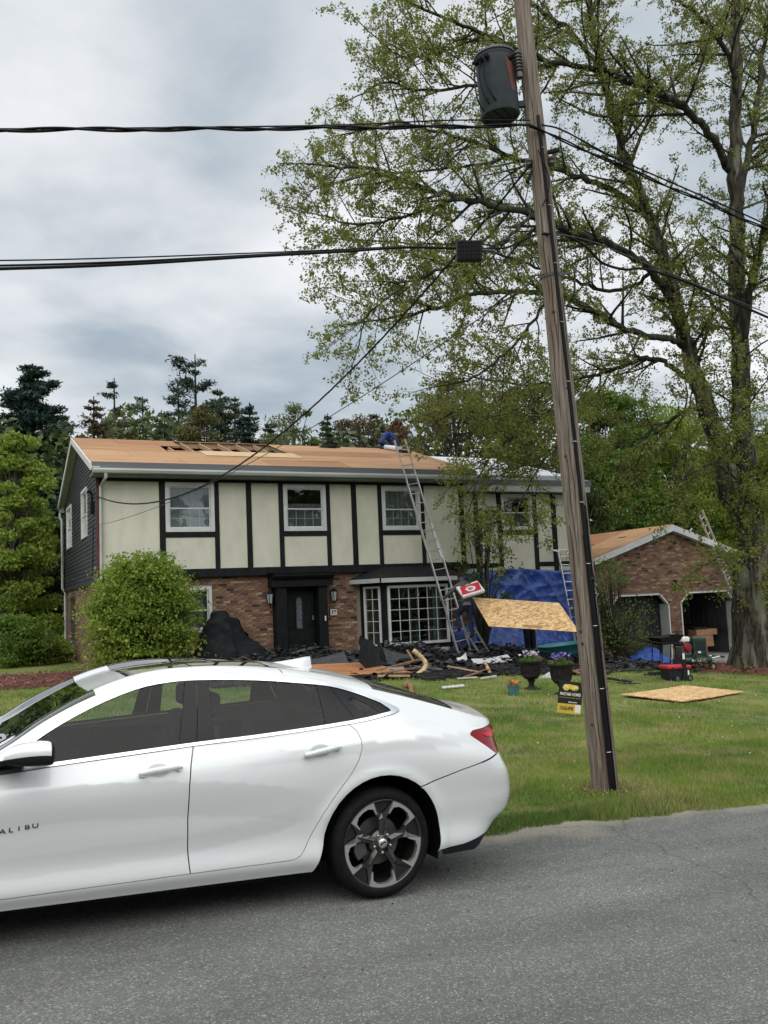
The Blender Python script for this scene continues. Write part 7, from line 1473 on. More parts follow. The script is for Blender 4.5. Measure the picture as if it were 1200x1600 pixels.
def gt3(u,v):
    a=2*math.pi*u; r=v; hx=.34+.70*v**.85+1.1*max(0,math.cos(a))*v**2.1; hy=.22+.55*v; top=1.50-.10*math.cos(a*1)-.05; f=(1-v**1.15) if math.cos(a)<.2 else (1-v**.72)
    x,y=Tx+hx*math.cos(a)*(1 if v>0 else 0),Ty+hy*math.sin(a); return (x,y,tz+.02+top*max(0,f))
cloth('black_tarp','black tarp draped in a peaked heap between the maple shrub and the front door','tarp',gt3,BTARP,84,34,8,.085,cref=1.4)
# tarp on the ground under the debris
def gt4(u,v):
    x=4.3+u*9.3; y=16.95-.25*math.sin(u*7)*.5+(.9-.9*u)*.9+v*(5.6+.3*math.sin(u*5)); return (x,y,lz(x,y)+.03+.10*v)
cloth('ground_cloth','black cloth spread on the ground before the house under the torn off shingles','tarp',gt4,BTARP,90,50,11,.025)
# ------------------------------------------------------------------ torn off shingles and scrap
SH=[M('old_shingle_black',(.009,.010,.012),(.024,.026,.028),scale=20,rough=.95,bump=.5,bscale=90),M('old_shingle_grey',(.03,.032,.035),(.08,.085,.09),scale=18,rough=.95,bump=.5,bscale=90),M('shingle_back',(.02,.019,.018),(.05,.047,.045),scale=9,rough=.9)]
def pile(x,y):
    """height of the heap of scrap over the ground"""
    h=.07+.30*math.exp(-((y-22.3)/1.0)**2)*(1+.3*math.sin(x*1.9))+.10*math.sin(x*2.7+y*1.9)*math.exp(-((y-20.8)/1.8)**2); 
    e=max(0,min(1,(y-17.3)/1.6)); return max(.02,h*e)
mbs=[MB(),MB(),MB()]
def chip(x,y,z,w,l,tilt,mi,bend=0.,th=.006):
    a=random.uniform(0,6.28); Q=Matrix.Rotation(a,3,'Z')@Matrix.Rotation(random.gauss(0,tilt),3,'X')@Matrix.Rotation(random.gauss(0,tilt),3,'Y'); ax,ay,az=[np.array(Q.col[i]) for i in range(3)]; n=3; pts=[]; j=[random.uniform(.72,1.) for _ in range(8)]
    P=[]; 
    for i in range(n+1):
        t=i/n*2-1; P.append((t*l/2,bend*(1-t*t),j[i]*w/2,j[i+4]*w/2))
    V=[];F=[]
    for (t,b_,w0,w1) in P:
        c=np.array([x,y,z])+ax*t+az*b_; V+=[c-ay*w0,c+ay*w1,c+ay*w1-az*th,c-ay*w0-az*th]
    for i in range(n):
        for k in range(4): F.append((i*4+k,i*4+(k+1)%4,(i+1)*4+(k+1)%4,(i+1)*4+k))
    F+=[(0,1,2,3),(n*4+3,n*4+2,n*4+1,n*4)]; mbs[mi].add(V,F)
for i in range(6200):
    x=random.uniform(4.6,17.2); y=random.triangular(16.9,23.2,20.8) if random.random()<.75 else random.uniform(17.,23.2)
    if x>13.2 and y>22.2: continue
    if y<17.4 and random.random()<.6: continue
    if 7.6<x<9.1 and y>22.7: continue
    s=random.choice((.04,.05,.07,.09,.12,.16,.22,.30)); chip(x,y,lz(x,y)+pile(x,y)*random.uniform(.75,1.08)+.02,s*random.uniform(.3,.75),s*1.3,.20,random.choice((0,0,1,1,2)),random.uniform(-.03,.05))
for m_,mm,nm in zip(mbs,SH,('dark','grey','torn')):
    o=m_.build('shingle_debris',mm); tag(o,{'dark':'black torn off roof shingles strewn in heaps before the house','grey':'weathered grey shingle scraps scattered among the black ones','torn':'shingle backs and felt scraps among the debris before the house'}[nm],kind='stuff')
V=[];F=[];
for x in np.linspace(4.5,17.3,80):
    for y in np.linspace(17.2,23.4,36): V.append((x,y,lz(x,y)+max(.0,pile(x,y)*.8-.02)+.02*math.sin(x*13)*math.sin(y*17)))
tag(mesh_obj('debris_bed',np.array(V),gridF(80,36),SH[0],smooth=True),'packed black shingle grit under the loose scrap',kind='stuff')
# scrap one can point to
def slab(name,label,cat,c,ax,ay,th,mat,group=None,bend=0.,jag=.0,nn_=6):
    """a thin sheet with a slightly curled, chipped outline"""
    c=np.array(c,float);ax=np.array(ax,float);ay=np.array(ay,float);n=np.cross(ax,ay);n/=np.linalg.norm(n); V=[];F=[]
    for i in range(nn_+1):
        t=i/nn_*2-1
        for j in range(nn_+1):
            s=j/nn_*2-1; e=1-jag*random.random() if abs(t)==1 or abs(s)==1 else 1; V.append(c+ax*t*e+ay*s*e+n*bend*(t*t-.5))
    m=len(V); V=V+[v-n*th for v in V]; F=[(i*(nn_+1)+j,(i+1)*(nn_+1)+j,(i+1)*(nn_+1)+j+1,i*(nn_+1)+j+1) for i in range(nn_) for j in range(nn_)]; F+=[tuple(q+m for q in f[::-1]) for f in F]
    rim=[j for j in range(nn_+1)]+[i*(nn_+1)+nn_ for i in range(1,nn_+1)]+[nn_*(nn_+1)+j for j in range(nn_-1,-1,-1)]+[i*(nn_+1) for i in range(nn_-1,0,-1)]; F+=[(rim[k],rim[k-1],rim[k-1]+m,rim[k]+m) for k in range(len(rim))]
    o=mesh_obj(name,V,F,mat,own=c); return tag(o,label,cat,group)
def gp(px,py,Y,dz=.05):
    t=12.
    while t<40:
        P=CAM+ray(px,py)*t
        if P[2]<lz(P[0],P[1])+(pile(P[0],P[1]) if 4.5<P[0]<17.3 and 16.9<P[1]<23.3 else 0)+dz: break
        t+=.02
    return P
RPLY=M('wet_red_plywood',(.26,.11,.045),(.42,.20,.09),scale=2,rough=.65,stretch=(.5,4,4))
slab('plywood_sheet','red brown old plywood sheet lying on the scrap before the front door','plywood',gp(548,1046,18.6)+[0,0,.02],(.98,.05,-.03),(-.25,.75,.10),.016,RPLY,jag=.1)
slab('shingle_sheet','big dark shingle slab tilted up right of the front door','shingle slab',at(577,1022,gp(577,1042,0)[1]),(.33,.1,-.20),(.10,.2,.34),.02,SH[0],bend=.05,jag=.22)
slab('shingle_sheet','dark curled slab leaning right of the tilted one below the side window','shingle slab',at(603,1022,gp(603,1036,0)[1]),(.25,.0,-.28),(.1,.3,.16),.02,SH[0],bend=.08)
slab('shingle_sheet','low black slab lying left of the plywood sheet before the door','shingle slab',gp(505,1036,19.8),(.6,.0,.08),(.1,.4,.12),.02,SH[1],bend=.03)
slab('shingle_sheet','dark slab lying flat below the side of the bay window','shingle slab',gp(622,1032,20.4),(.4,.1,-.12),(.1,.35,.20),.02,SH[1],bend=.04)
slab('flashing','bent white metal sheet by the foot of the tall ladder','metal sheet',gp(768,1031,20.4),(.55,.0,.02),(.12,.30,.05),.004,WHT,bend=.03)
slab('flashing','small crumpled white scrap left of the white sheet','metal sheet',gp(722,1030,20.6),(.14,.0,.06),(.05,.12,.08),.004,WHT,bend=.05)
slab('flashing','grey galvanised cone like sheet leaning between the two urns','metal sheet',gp(863,1056,16.6),(.30,.0,.14),(.02,.14,.10),.004,GALV,bend=.06)
slab('flashing','white strip lying on the grass edge below the scrap','metal strip',gp(708,1072,16.5),(.26,.02,.0),(.02,.06,.01),.02,WHT)
slab('flashing','pale grey strip in front of the bay window scrap','metal strip',gp(606,1046,19.4),(.42,.0,.0),(.02,.09,.03),.004,GALV)
slab('black_tray','black plastic tray upside down at the grass edge','tray',gp(677,1058,17.2),(.22,.0,.0),(.0,.16,.0),.10,BPM)
def stick(name,label,cat,a,b,w,mat,h=None,group=None): mb=MB(); mb.bar(a,b,w,h or w*.5); return tag(mb.build(name,mat,own=a),label,cat,group)
GB='broken boards in the scrap before the bay window'
OW=M('weathered_board',(.16,.085,.05),(.30,.18,.11),scale=5,rough=.85,stretch=(1,1,1)); LB=M('split_board',(.40,.25,.13),(.50,.34,.2),scale=6,rough=.8)
for i,(a,b,w,mt,lb) in enumerate((((590,1048,19.2),(655,1031,20.2),.09,OW,'long reddish board rising to the right below the bay window'),((600,1052,18.8),(672,1040,19.4),.08,OW,'reddish board lying parallel in front of the long rising one'),((596,1040,19.6),(618,1052,18.4),.07,OW,'short board crossing the others at their left end'),((636,1016,21.0),(648,1036,20.),.06,OW,'thin reddish stick standing up among the scrap'),((590,1056,18.2),(640,1056,18.),.08,LB,'flat tan board lying along the front of the scrap'),((640,1040,19),(690,1046,18.4),.06,MATS['galvanised'],'grey metal strip right of the crossing boards'),((700,1041,19.4),(748,1050,18.2),.05,LB,'short tan stick near the foot of the ladder'),((725,1058,17.4),(762,1046,18),.06,OW,'thin weathered board right of the tan stick'),((757,1034,19.),(765,1050,18.4),.07,LB,'small pale block standing before the ladder'),((715,1060,16.9),(745,1058,17),.05,WHT,'white strip lying at the front edge of the scrap'),((752,1060,16.9),(775,1056,17),.05,WHT,'second white strip at the front edge, nearer the pole'),((820,1018,20.4),(905,1052,18.2),.07,OW,'long thin board slanting behind the flower urns'),((900,1047,17),(935,1046,16.6),.06,M('pink_board',(.40,.2,.16),rough=.8),'pinkish lath lying behind the pole foot'))):
    stick('board',lb,'board',gp(*a),gp(*b),w,mt,group=GB if i<9 else None)
q_=gp(663,1048,0)[1]; lg_=catm([at(646,1016,q_+.15),at(654,1023,q_+.1),at(664,1034,q_+.05),at(663,1045,q_),at(652,1054,q_-.1)],6); mb=MB(); mb.tube(lg_+rng.normal(size=lg_.shape)*.006,[.055]*len(lg_),9); tag(mb.build('log','' or M('peeled_log',(.42,.30,.17),(.58,.45,.28),scale=9,rough=.8,bump=.4),own=lg_[0],smooth=True),'bent peeled pale log standing in the scrap before the bay window','log')
lg2=catm([gp(632,1072,16.6),gp(637,1068,16.6),gp(642,1074,16.5),gp(643,1084,16.4)],5); mb=MB(); mb.tube(lg2,.05,8); tag(mb.build('log',OW,own=lg2[0],smooth=True),'short red brown branch stub at the grass edge behind the car','log')
for k,(a,b,lb) in enumerate((((948,1062),(985,1068),'dark roofing strip on the grass just right of the pole'),((965,1070),(1000,1071),'second dark roofing strip nearer the strand board on the lawn'))):
    A_=onG(*a);B_=onG(*b); mb=MB(); mb.bar(A_+[0,0,.04],B_+[0,0,.04],.16,.02); tag(mb.build('roofing_strip',SH[0],own=A_),lb,'roofing strip')
# ------------------------------------------------------------------ urns, pots, tub
URN=M('dark_iron_urn',(.016,.015,.016),(.035,.03,.03),scale=12,rough=.6,bump=.3)
def urn(p,s,label,flower,cat='planter',tall=True,fl='flowers'):
    t=thing('flower_urn',label,cat,p,group='pair of black flower urns'); ft=[(0,0),(.17,0),(.175,.03),(.13,.05),(.065,.08),(.05,.13),(.06,.17),(.085,.19),(.06,.20)]
    mb=MB(); mb.lathe([(r*s,h*s) for r,h in ft],p,n=24); mb.build('foot',URN,t,auto=40); bw=[(.06,.20),(.13,.235),(.165,.28),(.16,.30),(.175,.36),(.19,.46),(.20,.50),(.235,.53),(.245,.545),(.245,.565),(.215,.57),(.20,.54),(0,.52)]
    mb=MB(); mb.lathe([(r*s,h*s) for r,h in bw],p,n=28); b=mb.build('bowl',URN,t,auto=40)
    for k in range(16): a=2*math.pi*k/16; mb=MB(); mb.tube([np.array(p)+np.array([r*s*math.cos(a),r*s*math.sin(a),h*s]) for r,h in ((.168,.29),(.184,.36),(.198,.46))],.008*s,4); mb.build('flute',URN,b)
    n=420; r=.21*s*np.sqrt(rng.random(n)); a=rng.uniform(0,6.28,n); C=np.array(p)+np.stack([r*np.cos(a),r*np.sin(a),.56*s+rng.random(n)*.13*s*(1-r/(.3*s))],-1); crown('foliage',C,.045,MG,t,asp=.4,flat=.5)
    n=90; r=.20*s*np.sqrt(rng.random(n)); a=rng.uniform(0,6.28,n); C=np.array(p)+np.stack([r*np.cos(a),r*np.sin(a),.66*s+rng.random(n)*.09*s],-1); V,F=leafquads(C,.045,.9,0,None,2.); o=mesh_obj('blossoms',V,F,leafmat(*flower),t,rnd=np.repeat(rng.random(n),4)); o['kind']='stuff'
u1=onG(831,1079); u2=onG(879,1088)
urn(u1,1.05,'black iron urn with white and pale blue pansies, left of the two',('white_blue_petals',(.45,.47,.60),(.70,.70,.78),(.20,.2,.45),.2)); u2=u2+[0,0,-.0]
urn(u2,1.10,'black iron urn full of purple pansies behind the yard sign',('purple_petals',(.10,.06,.30),(.22,.14,.50),(.4,.35,.6),.2))
pp=onG(803,1089); t=thing('glazed_pot','small teal glazed pot with orange flowers on the lawn','flower pot',pp); mb=MB(); mb.lathe([(0,0),(.082,0),(.088,.01),(.118,.20),(.130,.205),(.132,.225),(.112,.225),(.105,.19),(0,.185)],pp,n=24); mb.build('pot',M('teal_glaze',(.035,.13,.14),(.10,.25,.28),scale=5,rough=.25,coat=.5),t,auto=40)
n=60; r=.09*np.sqrt(rng.random(n)); a=rng.uniform(0,6.28,n); C=pp+np.stack([r*np.cos(a),r*np.sin(a),.235+rng.random(n)*.07],-1); V,F=leafquads(C,.05,.9); o=mesh_obj('blossoms',V,F,leafmat('orange_petals',(.50,.16,.03),(.65,.26,.06),None,.2),t,rnd=np.repeat(rng.random(n),4)); o['kind']='stuff'
tb=at(876,1022,19.0); tb[2]=gz(tb[0],tb[1]); t=thing('wheelbarrow','teal wheelbarrow with a deep plastic tray between tarp and pole','wheelbarrow',tb); TEAL=M('teal_plastic',(.012,.085,.105),(.02,.12,.14),scale=3,rough=.45)
V=[];F=[];prof=[(.22,.30,.22),(.36,.52,.36),(.40,.60,.58),(.43,.64,.585),(.42,.62,.60),(.38,.57,.57),(.33,.48,.36),(.19,.27,.245)]; n=28
for (ry_,rx_,z) in prof:
    for k in range(n): a=2*math.pi*k/n; ca,sa=math.cos(a),math.sin(a); V.append(tb+np.array([np.sign(ca)*abs(ca)**.75*rx_,np.sign(sa)*abs(sa)**.75*ry_,z+.05*(ca<0)*0+.04*ca*(z>.3)]))
F=[(i*n+k,i*n+(k+1)%n,(i+1)*n+(k+1)%n,(i+1)*n+k) for i in range(len(prof)-1) for k in range(n)]+[tuple(range(n))[::-1],tuple(range((len(prof)-1)*n,len(prof)*n))]; mesh_obj('tray',V,F,TEAL,t,smooth=True)
mb=MB(); mb.lathe([(.05,-.04),(.17,-.04),(.19,0),(.17,.04),(.05,.04)],tb+[.62,0,.19],axis=(0,1,0),n=20); mb.build('wheel',BPM,t)
for s in (-1,1): mb=MB(); mb.tube([tb+[.66,s*.07,.19],tb+[.2,s*.24,.28],tb+[-.9,s*.32,.50],tb+[-1.02,s*.32,.53]],.02,6); mb.build('handle',BPM,t); mb=MB(); mb.tube([tb+[-.25,s*.27,.34],tb+[-.32,s*.28,.02],tb+[-.1,s*.26,.02],tb+[.0,s*.25,.3]],.015,6); mb.build('leg',BPM,t)
# ------------------------------------------------------------------ yard sign
sg=[at(866,1064,11.9),at(903,1068,11.75),at(908,1119,11.75),at(870,1113,11.9)]; sg=[np.array(q) for q in sg]; uS=(sg[1]-sg[0]); wS=np.linalg.norm(uS); uS/=wS; vS=sg[0]-sg[3]; hS=np.linalg.norm(vS); vS/=hS; nS=np.cross(uS,vS); nS/=np.linalg.norm(nS); vS=np.cross(nS,uS); hS=(hS+np.linalg.norm(sg[1]-sg[2]))/2
oS=sg[3]; SG=thing('yard_sign','black and yellow roofing company yard sign left of the pole foot','sign',oS)
def SP(a,b,h=0.): return oS+uS*a*wS+vS*b*hS+nS*h
def srect(nm,a0,a1,b0,b1,h,mat,par=None): return mesh_obj(nm,[SP(a0,b0,h),SP(a1,b0,h),SP(a1,b1,h),SP(a0,b1,h)],[(0,1,2,3)],mat,par or SG)
mb=MB(); mb.prism([SP(0,0),SP(1,0),SP(1,1),SP(0,1)],-nS*.005); bd=mb.build('board',M('sign_black',(.014,.018,.016),rough=.4),SG); YEL=M('sign_yellow',(.62,.45,.07),(.55,.38,.06),scale=12,rough=.4); WHP=M('sign_white',(.75,.75,.72),rough=.4)
srect('yellow_band',.0,1,.0,.30,.001,YEL); GOLD=M('gold_nugget',(.62,.42,.06),(.75,.60,.16),scale=25,rough=.35)
ng=[(.14,.80),(.22,.90),(.42,.915),(.60,.90),(.78,.885),(.83,.81),(.76,.74),(.60,.715),(.55,.75),(.44,.77),(.36,.71),(.22,.72)]; mesh_obj('gold_emblem',[SP(a,b,.001) for a,b in ng],[tuple(range(len(ng)))],GOLD,SG)
for tri in ((0,1,2,9),(3,4,5,8),(5,6,7,8)): 
    c_=np.mean([ng[i] for i in tri],axis=0); mesh_obj('emblem_facet',[SP(c_[0]+(ng[i][0]-c_[0])*.8,c_[1]+(ng[i][1]-c_[1])*.8,.0015) for i in tri],[tuple(range(len(tri)))],M('gold_light',(.80,.66,.22),rough=.35) if tri[0]!=5 else M('gold_dark',(.42,.27,.04),rough=.35),SG)
text('MASTABA HOMES',.062*1.05,WHP,SG,SP(.5,.60,.001),uS,vS,ext=0.0002,bold=.0012,sx=.64)
srect('rule',.05,.25,.488,.496,.001,YEL); srect('rule',.75,.95,.488,.496,.001,YEL); text('BUILT TO ETERNITY',.019,YEL,SG,SP(.5,.492,.001),uS,vS,ext=0.0002,sx=1.)
text('FREE QUOTES',.024,WHP,SG,SP(.62,.355,.001),uS,vS,ext=0.0002,bold=.001,sx=.9)
text('518.656.8998',.085,M('sign_ink',(.012,.012,.012),rough=.4),SG,SP(.38,.155,.002),uS,vS,ext=0.0002,bold=.0015,sx=.47)
srect('pale_square',.74,.97,.05,.30,.002,WHP)
for a in (.2,.8): mb=MB(); mb.tube([SP(a,.9,-.008),SP(a,-.45,-.008)],.004,5); mb.build('wire_stake',GALV,SG)
mb=MB(); mb.tube([SP(.55,1.0,-.008),SP(.52,1.13,-.01)],.004,5); mb.tube([SP(.2,.9,-.008),SP(.8,.9,-.008)],.004,4); mb.build('wire_stake',GALV,SG)
# ------------------------------------------------------------------ board on the lawn
cs=[onG(965,1091),onG(1058,1104),onG(1165,1085),onG(1078,1077)]; c_=sum(cs)/4; e1=(cs[2]-cs[1]+cs[3]-cs[0])/2; e1[2]*=.9; e1*=2.44/np.linalg.norm(e1); e2=(cs[0]-cs[1]+cs[3]-cs[2])/2; e2*=1.22/np.linalg.norm(e2)
slab('osb_sheet','tan strand board sheet lying flat on the lawn right of the pole','strand board',c_+[0,0,.075],e1/2,e2/2,.014,OSBM,jag=.012,nn_=12,bend=.01)
hz_=[onG(x,y)+[0,0,.045] for x,y in ((935,1100),(960,1106),(1010,1112),(1060,1116),(1110,1119),(1160,1122),(1200,1126),(1290,1134))]; cable('air_hose','thin grey green air hose snaking over the lawn in front of the strand board',hz_,.008,M('hose_grey_green',(.20,.24,.19),rough=.6),cat='hose')
# ------------------------------------------------------------------ tool chest, compressor, pry tool
tc_=onG(1063,1066); REDL=M('red_lid',(.50,.02,.035),rough=.4); TB=thing('tool_chest','black wheeled tool chest with a red lid on the lawn','tool chest',tc_); X0=np.array([math.cos(R(-8)),math.sin(R(-8)),-.03]); Y0=np.array([-X0[1],X0[0],0]); Z0=np.array([0,0,1.])
KS=[.82]
def tbx(mb,x0,x1,y0,y1,z0,z1,o_=tc_,k=None):
    k=k or KS[0]; x0,x1,y0,y1,z0,z1=[q*k for q in (x0,x1,y0,y1,z0,z1)]; return mb.obox(o_+X0*(x0+x1)/2+Y0*(y0+y1)/2+Z0*(z0+z1)/2,X0*(x1-x0)/2,Y0*(y1-y0)/2,Z0*(z1-z0)/2)
mb=MB(); mb.prism([tc_+X0*a*.82+Z0*z*.82 for a,z in ((-.31,.05),(.33,.05),(.35,.36),(-.34,.36))],Y0*.34); mb.build('chest_body',M('chest_black',(.02,.021,.024),rough=.5),TB,bevel=.012)
mb=MB(); tbx(mb,-.36,.37,-.03,.45,.36,.455); mb.build('lid',REDL,TB,bevel=.02); mb=MB(); tbx(mb,.08,.20,-.05,.02,.03,.78); mb.build('pull_handle',BPM,TB,bevel=.01)
for x in (-.12,.28): mb=MB(); mb.lathe([(0,-.035),(.065,-.03),(.08,-.02),(.08,.02),(0,.03)],tc_+X0*x*.82-Y0*.03+Z0*.085,axis=-Y0,n=22); w_=mb.build('wheel',BPM,TB,auto=40); mb=MB(); mb.lathe([(0,.034),(.035,.034),(.04,.030)],tc_+X0*x*.82-Y0*.03+Z0*.085,axis=-Y0,n=14); mb.build('wheel_hub',M('hub_grey',(.10,.11,.12),rough=.4),w_)
for (a,b,c,d) in ((.09,.16,.62,.78),(.22,.27,.18,.32)): mb=MB(); tbx(mb,a,b,-.056,-.052,c,d); mb.build('white_sticker',WHP,TB)
for x in (-.22,.0): mb=MB(); tbx(mb,x-.03,x+.03,-.045,-.03,.33,.40); mb.build('latch',BPM,TB)
et=onG(1030,1058); mb=MB(); mb.bar(et+X0*-.25+[0,0,.08],et+X0*.3+[0,0,.10],.14,.07); mb.bar(et+X0*-.35+[0,0,.06],et+X0*-.1+[0,0,.06],.2,.05); tag(mb.build('nail_gun_case',BPM,own=et),'low black tool lying left of the red lidded chest','tool case')
# compressor
cp=onG(1083,1048); sc_=1379.9/np.linalg.norm(cp-CAM); CS=lambda v: cp+v*.8; AC=thing('air_compressor','dark green petrol air compressor with a red and white engine behind the tool chest','compressor',cp); GRN=M('compressor_green',(.008,.030,.024),(.014,.045,.036),scale=5,rough=.45)
def cbx(mb,x0,x1,y0,y1,z0,z1): return tbx(mb,x0,x1,y0,y1,z0,z1,cp,.8)
for y in (-.16,.16):
    mb=MB(); prof=[(0,-.49),(.08,-.48),(.108,-.43),(.108,.43),(.08,.48),(0,.49)]; mb.lathe(prof,CS(X0*.02+Y0*y+Z0*.36),axis=X0,n=20); mb.build('air_tank',GRN,AC,auto=40)
text('ROLAIR',.10,WHP,AC,CS(X0*.05-Y0*.30+Z0*.36),X0,Z0,ext=.001,bold=.003,sx=1.3)
mb=MB(); cbx(mb,-.05,.48,-.2,.2,.52,1.12); mb.build('belt_guard',GRN,AC,bevel=.03); mb=MB(); cbx(mb,-.6,.5,-.22,.22,.49,.525); mb.build('deck_plate',GRN,AC); mb=MB(); cbx(mb,.10,.22,-.205,-.20,.60,.66); mb.build('white_sticker',WHP,AC)
for k in range(6): mb=MB(); cbx(mb,.02,.42,-.212,-.2,.72+k*.05,.735+k*.05); mb.build('guard_slot',BPM,AC)
mb=MB(); cbx(mb,-.50,-.14,-.2,.2,.53,.80); mb.build('engine_block',M('engine_grey',(.12,.12,.12),rough=.5,metal=.4),AC,bevel=.02); mb=MB(); mb.lathe([(0,.08),(.10,.07),(.13,.02),(.13,-.04)],CS(X0*-.30-Y0*.19+Z0*.80),axis=-Y0,n=20); mb.build('recoil_cover',M('engine_red',(.22,.015,.02),rough=.4),AC,auto=40)
mb=MB(); cbx(mb,-.48,-.16,-.2,.2,.98,1.16); mb.build('fuel_tank',WHP,AC,bevel=.04); mb=MB(); cbx(mb,-.55,-.40,-.18,.18,.84,.98); mb.build('muffler',BPM,AC,bevel=.02)
for s in (-1,1): mb=MB(); mb.lathe([(0,-.04),(.10,-.04),(.12,-.02),(.12,.02),(.10,.04),(0,.04)],CS(X0*.55+Y0*.33*s+Z0*.15),axis=Y0,n=20); w_=mb.build('wheel',BPM,AC,auto=40); mb=MB(); mb.lathe([(0,-.046),(.05,-.045),(.055,-.04)],CS(X0*.55+Y0*.33*s+Z0*.15),axis=Y0,n=14); mb.build('wheel_hub',M('olive_hub',(.25,.22,.05),rough=.5),w_); mb=MB(); mb.tube([CS(X0*.5+Y0*.2*s+Z0*.40),CS(X0*.95+Y0*.22*s+Z0*.47),CS(X0*1.1+Y0*.22*s+Z0*.44)],.018,6); mb.build('handle',GALV,AC); mb=MB(); mb.tube([CS(X0*.95+Y0*.22*s+Z0*.47),CS(X0*1.12+Y0*.22*s+Z0*.435)],.026,6); mb.build('grip',BPM,AC)
# barrow of shovels / wheelbarrow with black tray behind the chest
wb=onG(1046,1052)+np.array([0.2,.5,0]); wb[2]=gz(wb[0],wb[1]); WB=thing('wheelbarrow','black wheelbarrow tipped behind the red lidded tool chest','wheelbarrow',wb)
mb=MB(); V=[wb+X0*a+Y0*b+Z0*c for a,b,c in ((-.16,-.28,.86),(.56,-.28,.93),(.56,.32,.93),(-.16,.32,.86),(-.02,-.18,.68),(.40,-.18,.70),(.40,.22,.70),(-.02,.22,.68))]; mb.add(V,[(4,5,6,7),(0,1,5,4),(1,2,6,5),(2,3,7,6),(3,0,4,7),(7,6,5,4),(4,5,1,0),(5,6,2,1),(6,7,3,2),(7,4,0,3)]); mb.build('tray',BPM,WB)
for s in (-.2,.24): mb=MB(); mb.tube([wb+X0*.5+Y0*s+Z0*.70,wb+X0*-.2+Y0*s+Z0*.74,wb+X0*-1.0+Y0*s+Z0*.92],.02,6); mb.build('handle',BPM,WB); mb=MB(); mb.tube([wb+X0*-.05+Y0*s+Z0*.72,wb+X0*-.12+Y0*s+Z0*.02,wb+X0*.1+Y0*s+Z0*.02,wb+X0*.2+Y0*s+Z0*.68],.015,5); mb.build('leg',BPM,WB)
mb=MB(); mb.lathe([(0,-.05),(.17,-.05),(.2,0),(.17,.05),(0,.05)],wb+X0*.55+Z0*.2,axis=Y0,n=18); mb.build('wheel',BPM,WB); mb=MB(); mb.tube([wb+X0*.5+Y0*.1+Z0*.7,wb+X0*.55+Y0*.1+Z0*.2],.02,5); mb.build('fork',BPM,WB)
# ------------------------------------------------------------------ in the garage: boxes, tools, clutter
BXM=M('shingle_carton',(.26,.14,.075),(.36,.21,.12),scale=6,rough=.8)
gY=25.6
def carton(x0,x1,z0,z1,y,lab): mb=MB(); mb.box((x0,y,z0),(x1,y+.45,z1)); o=mb.build('carton',BXM,own=(x0,y,z0),bevel=.008); tag(o,lab,'carton','brown cartons stacked in the open garage door'); 
carton(23.98,24.78,-.88,-.62,25.2,'brown carton at the bottom of the stack in the open garage'); carton(24.12,25.12,-.617,-.42,25.2,'long brown carton second from below in the garage stack'); carton(24.14,25.12,-.417,-.20,25.22,'brown carton second from the top of the garage stack'); carton(24.30,25.32,-.197,.02,25.2,'brown carton on top of the garage stack')
mb=MB(); mb.box((24.32,25.3,.024),(24.95,25.6,.10)); tag(mb.build('flat_tin',BPM,own=(24.32,25.3,.024),bevel=.01),'dark flat tin on top of the carton stack','tin')
TLB=['long handled shovel nearest the garage window','broom hanging second from the garage window','rake hanging in the middle of the garage side wall','hoe beside the rake on the garage side wall','garden fork near the front of the garage side wall','edger hanging nearest the garage door jamb']
for i in range(6):
    y=26.5-i*.27; z0=-.05+random.uniform(-.15,.25); l=random.uniform(.7,1.1); mb=MB(); mb.tube([(25.70,y,z0),(25.72,y+random.uniform(-.06,.06),z0+l)],.018,5); mb.box((25.68,y-.1,z0-.22),(25.72,y+.1,z0+.02)); tag(mb.build('garden_tool',M('tool_wood_dark',(.05,.04,.03),rough=.8),own=(25.7,y,z0)),TLB[i],'tool','garden tools on the garage side wall')
mb=MB(); mb.box((22.6,26.0,-.88),(24.05,27.2,-.30)); mb.box((22.5,25.9,-.30),(24.2,27.3,-.24)); tag(mb.build('work_table',M('brown_table',(.10,.055,.035),rough=.8),own=(22.6,26,-.88)),'low dark work table behind the left jamb of the open garage','table')
def gt5(u,v): a=2*math.pi*u; r=.32*v; return (23.0+r*math.cos(a)*1.2,25.88+r*math.sin(a),-.235+.30*(1-v**1.5))
cloth('white_rag','crumpled white cloth on the table in the open garage','cloth',gt5,WHT,24,9,3,.04,cref=1.)
gx,gyy,gzz=24.15,26.8,-.88
W4={'pelvis':(gx,gyy,gzz+.80,.15,.85),'chest':(gx-.05,gyy-.12,gzz+1.10,.165,.8),'neckb':(gx-.10,gyy-.2,gzz+1.28,.09),'neck':(gx-.12,gyy-.22,gzz+1.33,.065),'head':(gx-.15,gyy-.28,gzz+1.42,.105),'headt':(gx-.16,gyy-.28,gzz+1.50,.09),'shL':(gx-.25,gyy-.15,gzz+1.22,.07),'elL':(gx-.42,gyy-.25,gzz+.98,.05),'wrL':(gx-.52,gyy-.45,gzz+.85,.04),'shR':(gx+.12,gyy-.17,gzz+1.22,.07),'elR':(gx+.22,gyy-.3,gzz+.98,.05),'wrR':(gx+.05,gyy-.5,gzz+.86,.04),
 'hipL':(gx-.1,gyy,gzz+.75,.11),'knL':(gx-.12,gyy-.05,gzz+.42,.08),'anL':(gx-.12,gyy+.02,gzz+.06,.055),'toL':(gx-.12,gyy-.12,gzz+.03,.04),'hipR':(gx+.1,gyy,gzz+.75,.11),'knR':(gx+.12,gyy-.05,gzz+.42,.08),'anR':(gx+.12,gyy+.02,gzz+.06,.055),'toR':(gx+.12,gyy-.12,gzz+.03,.04)}
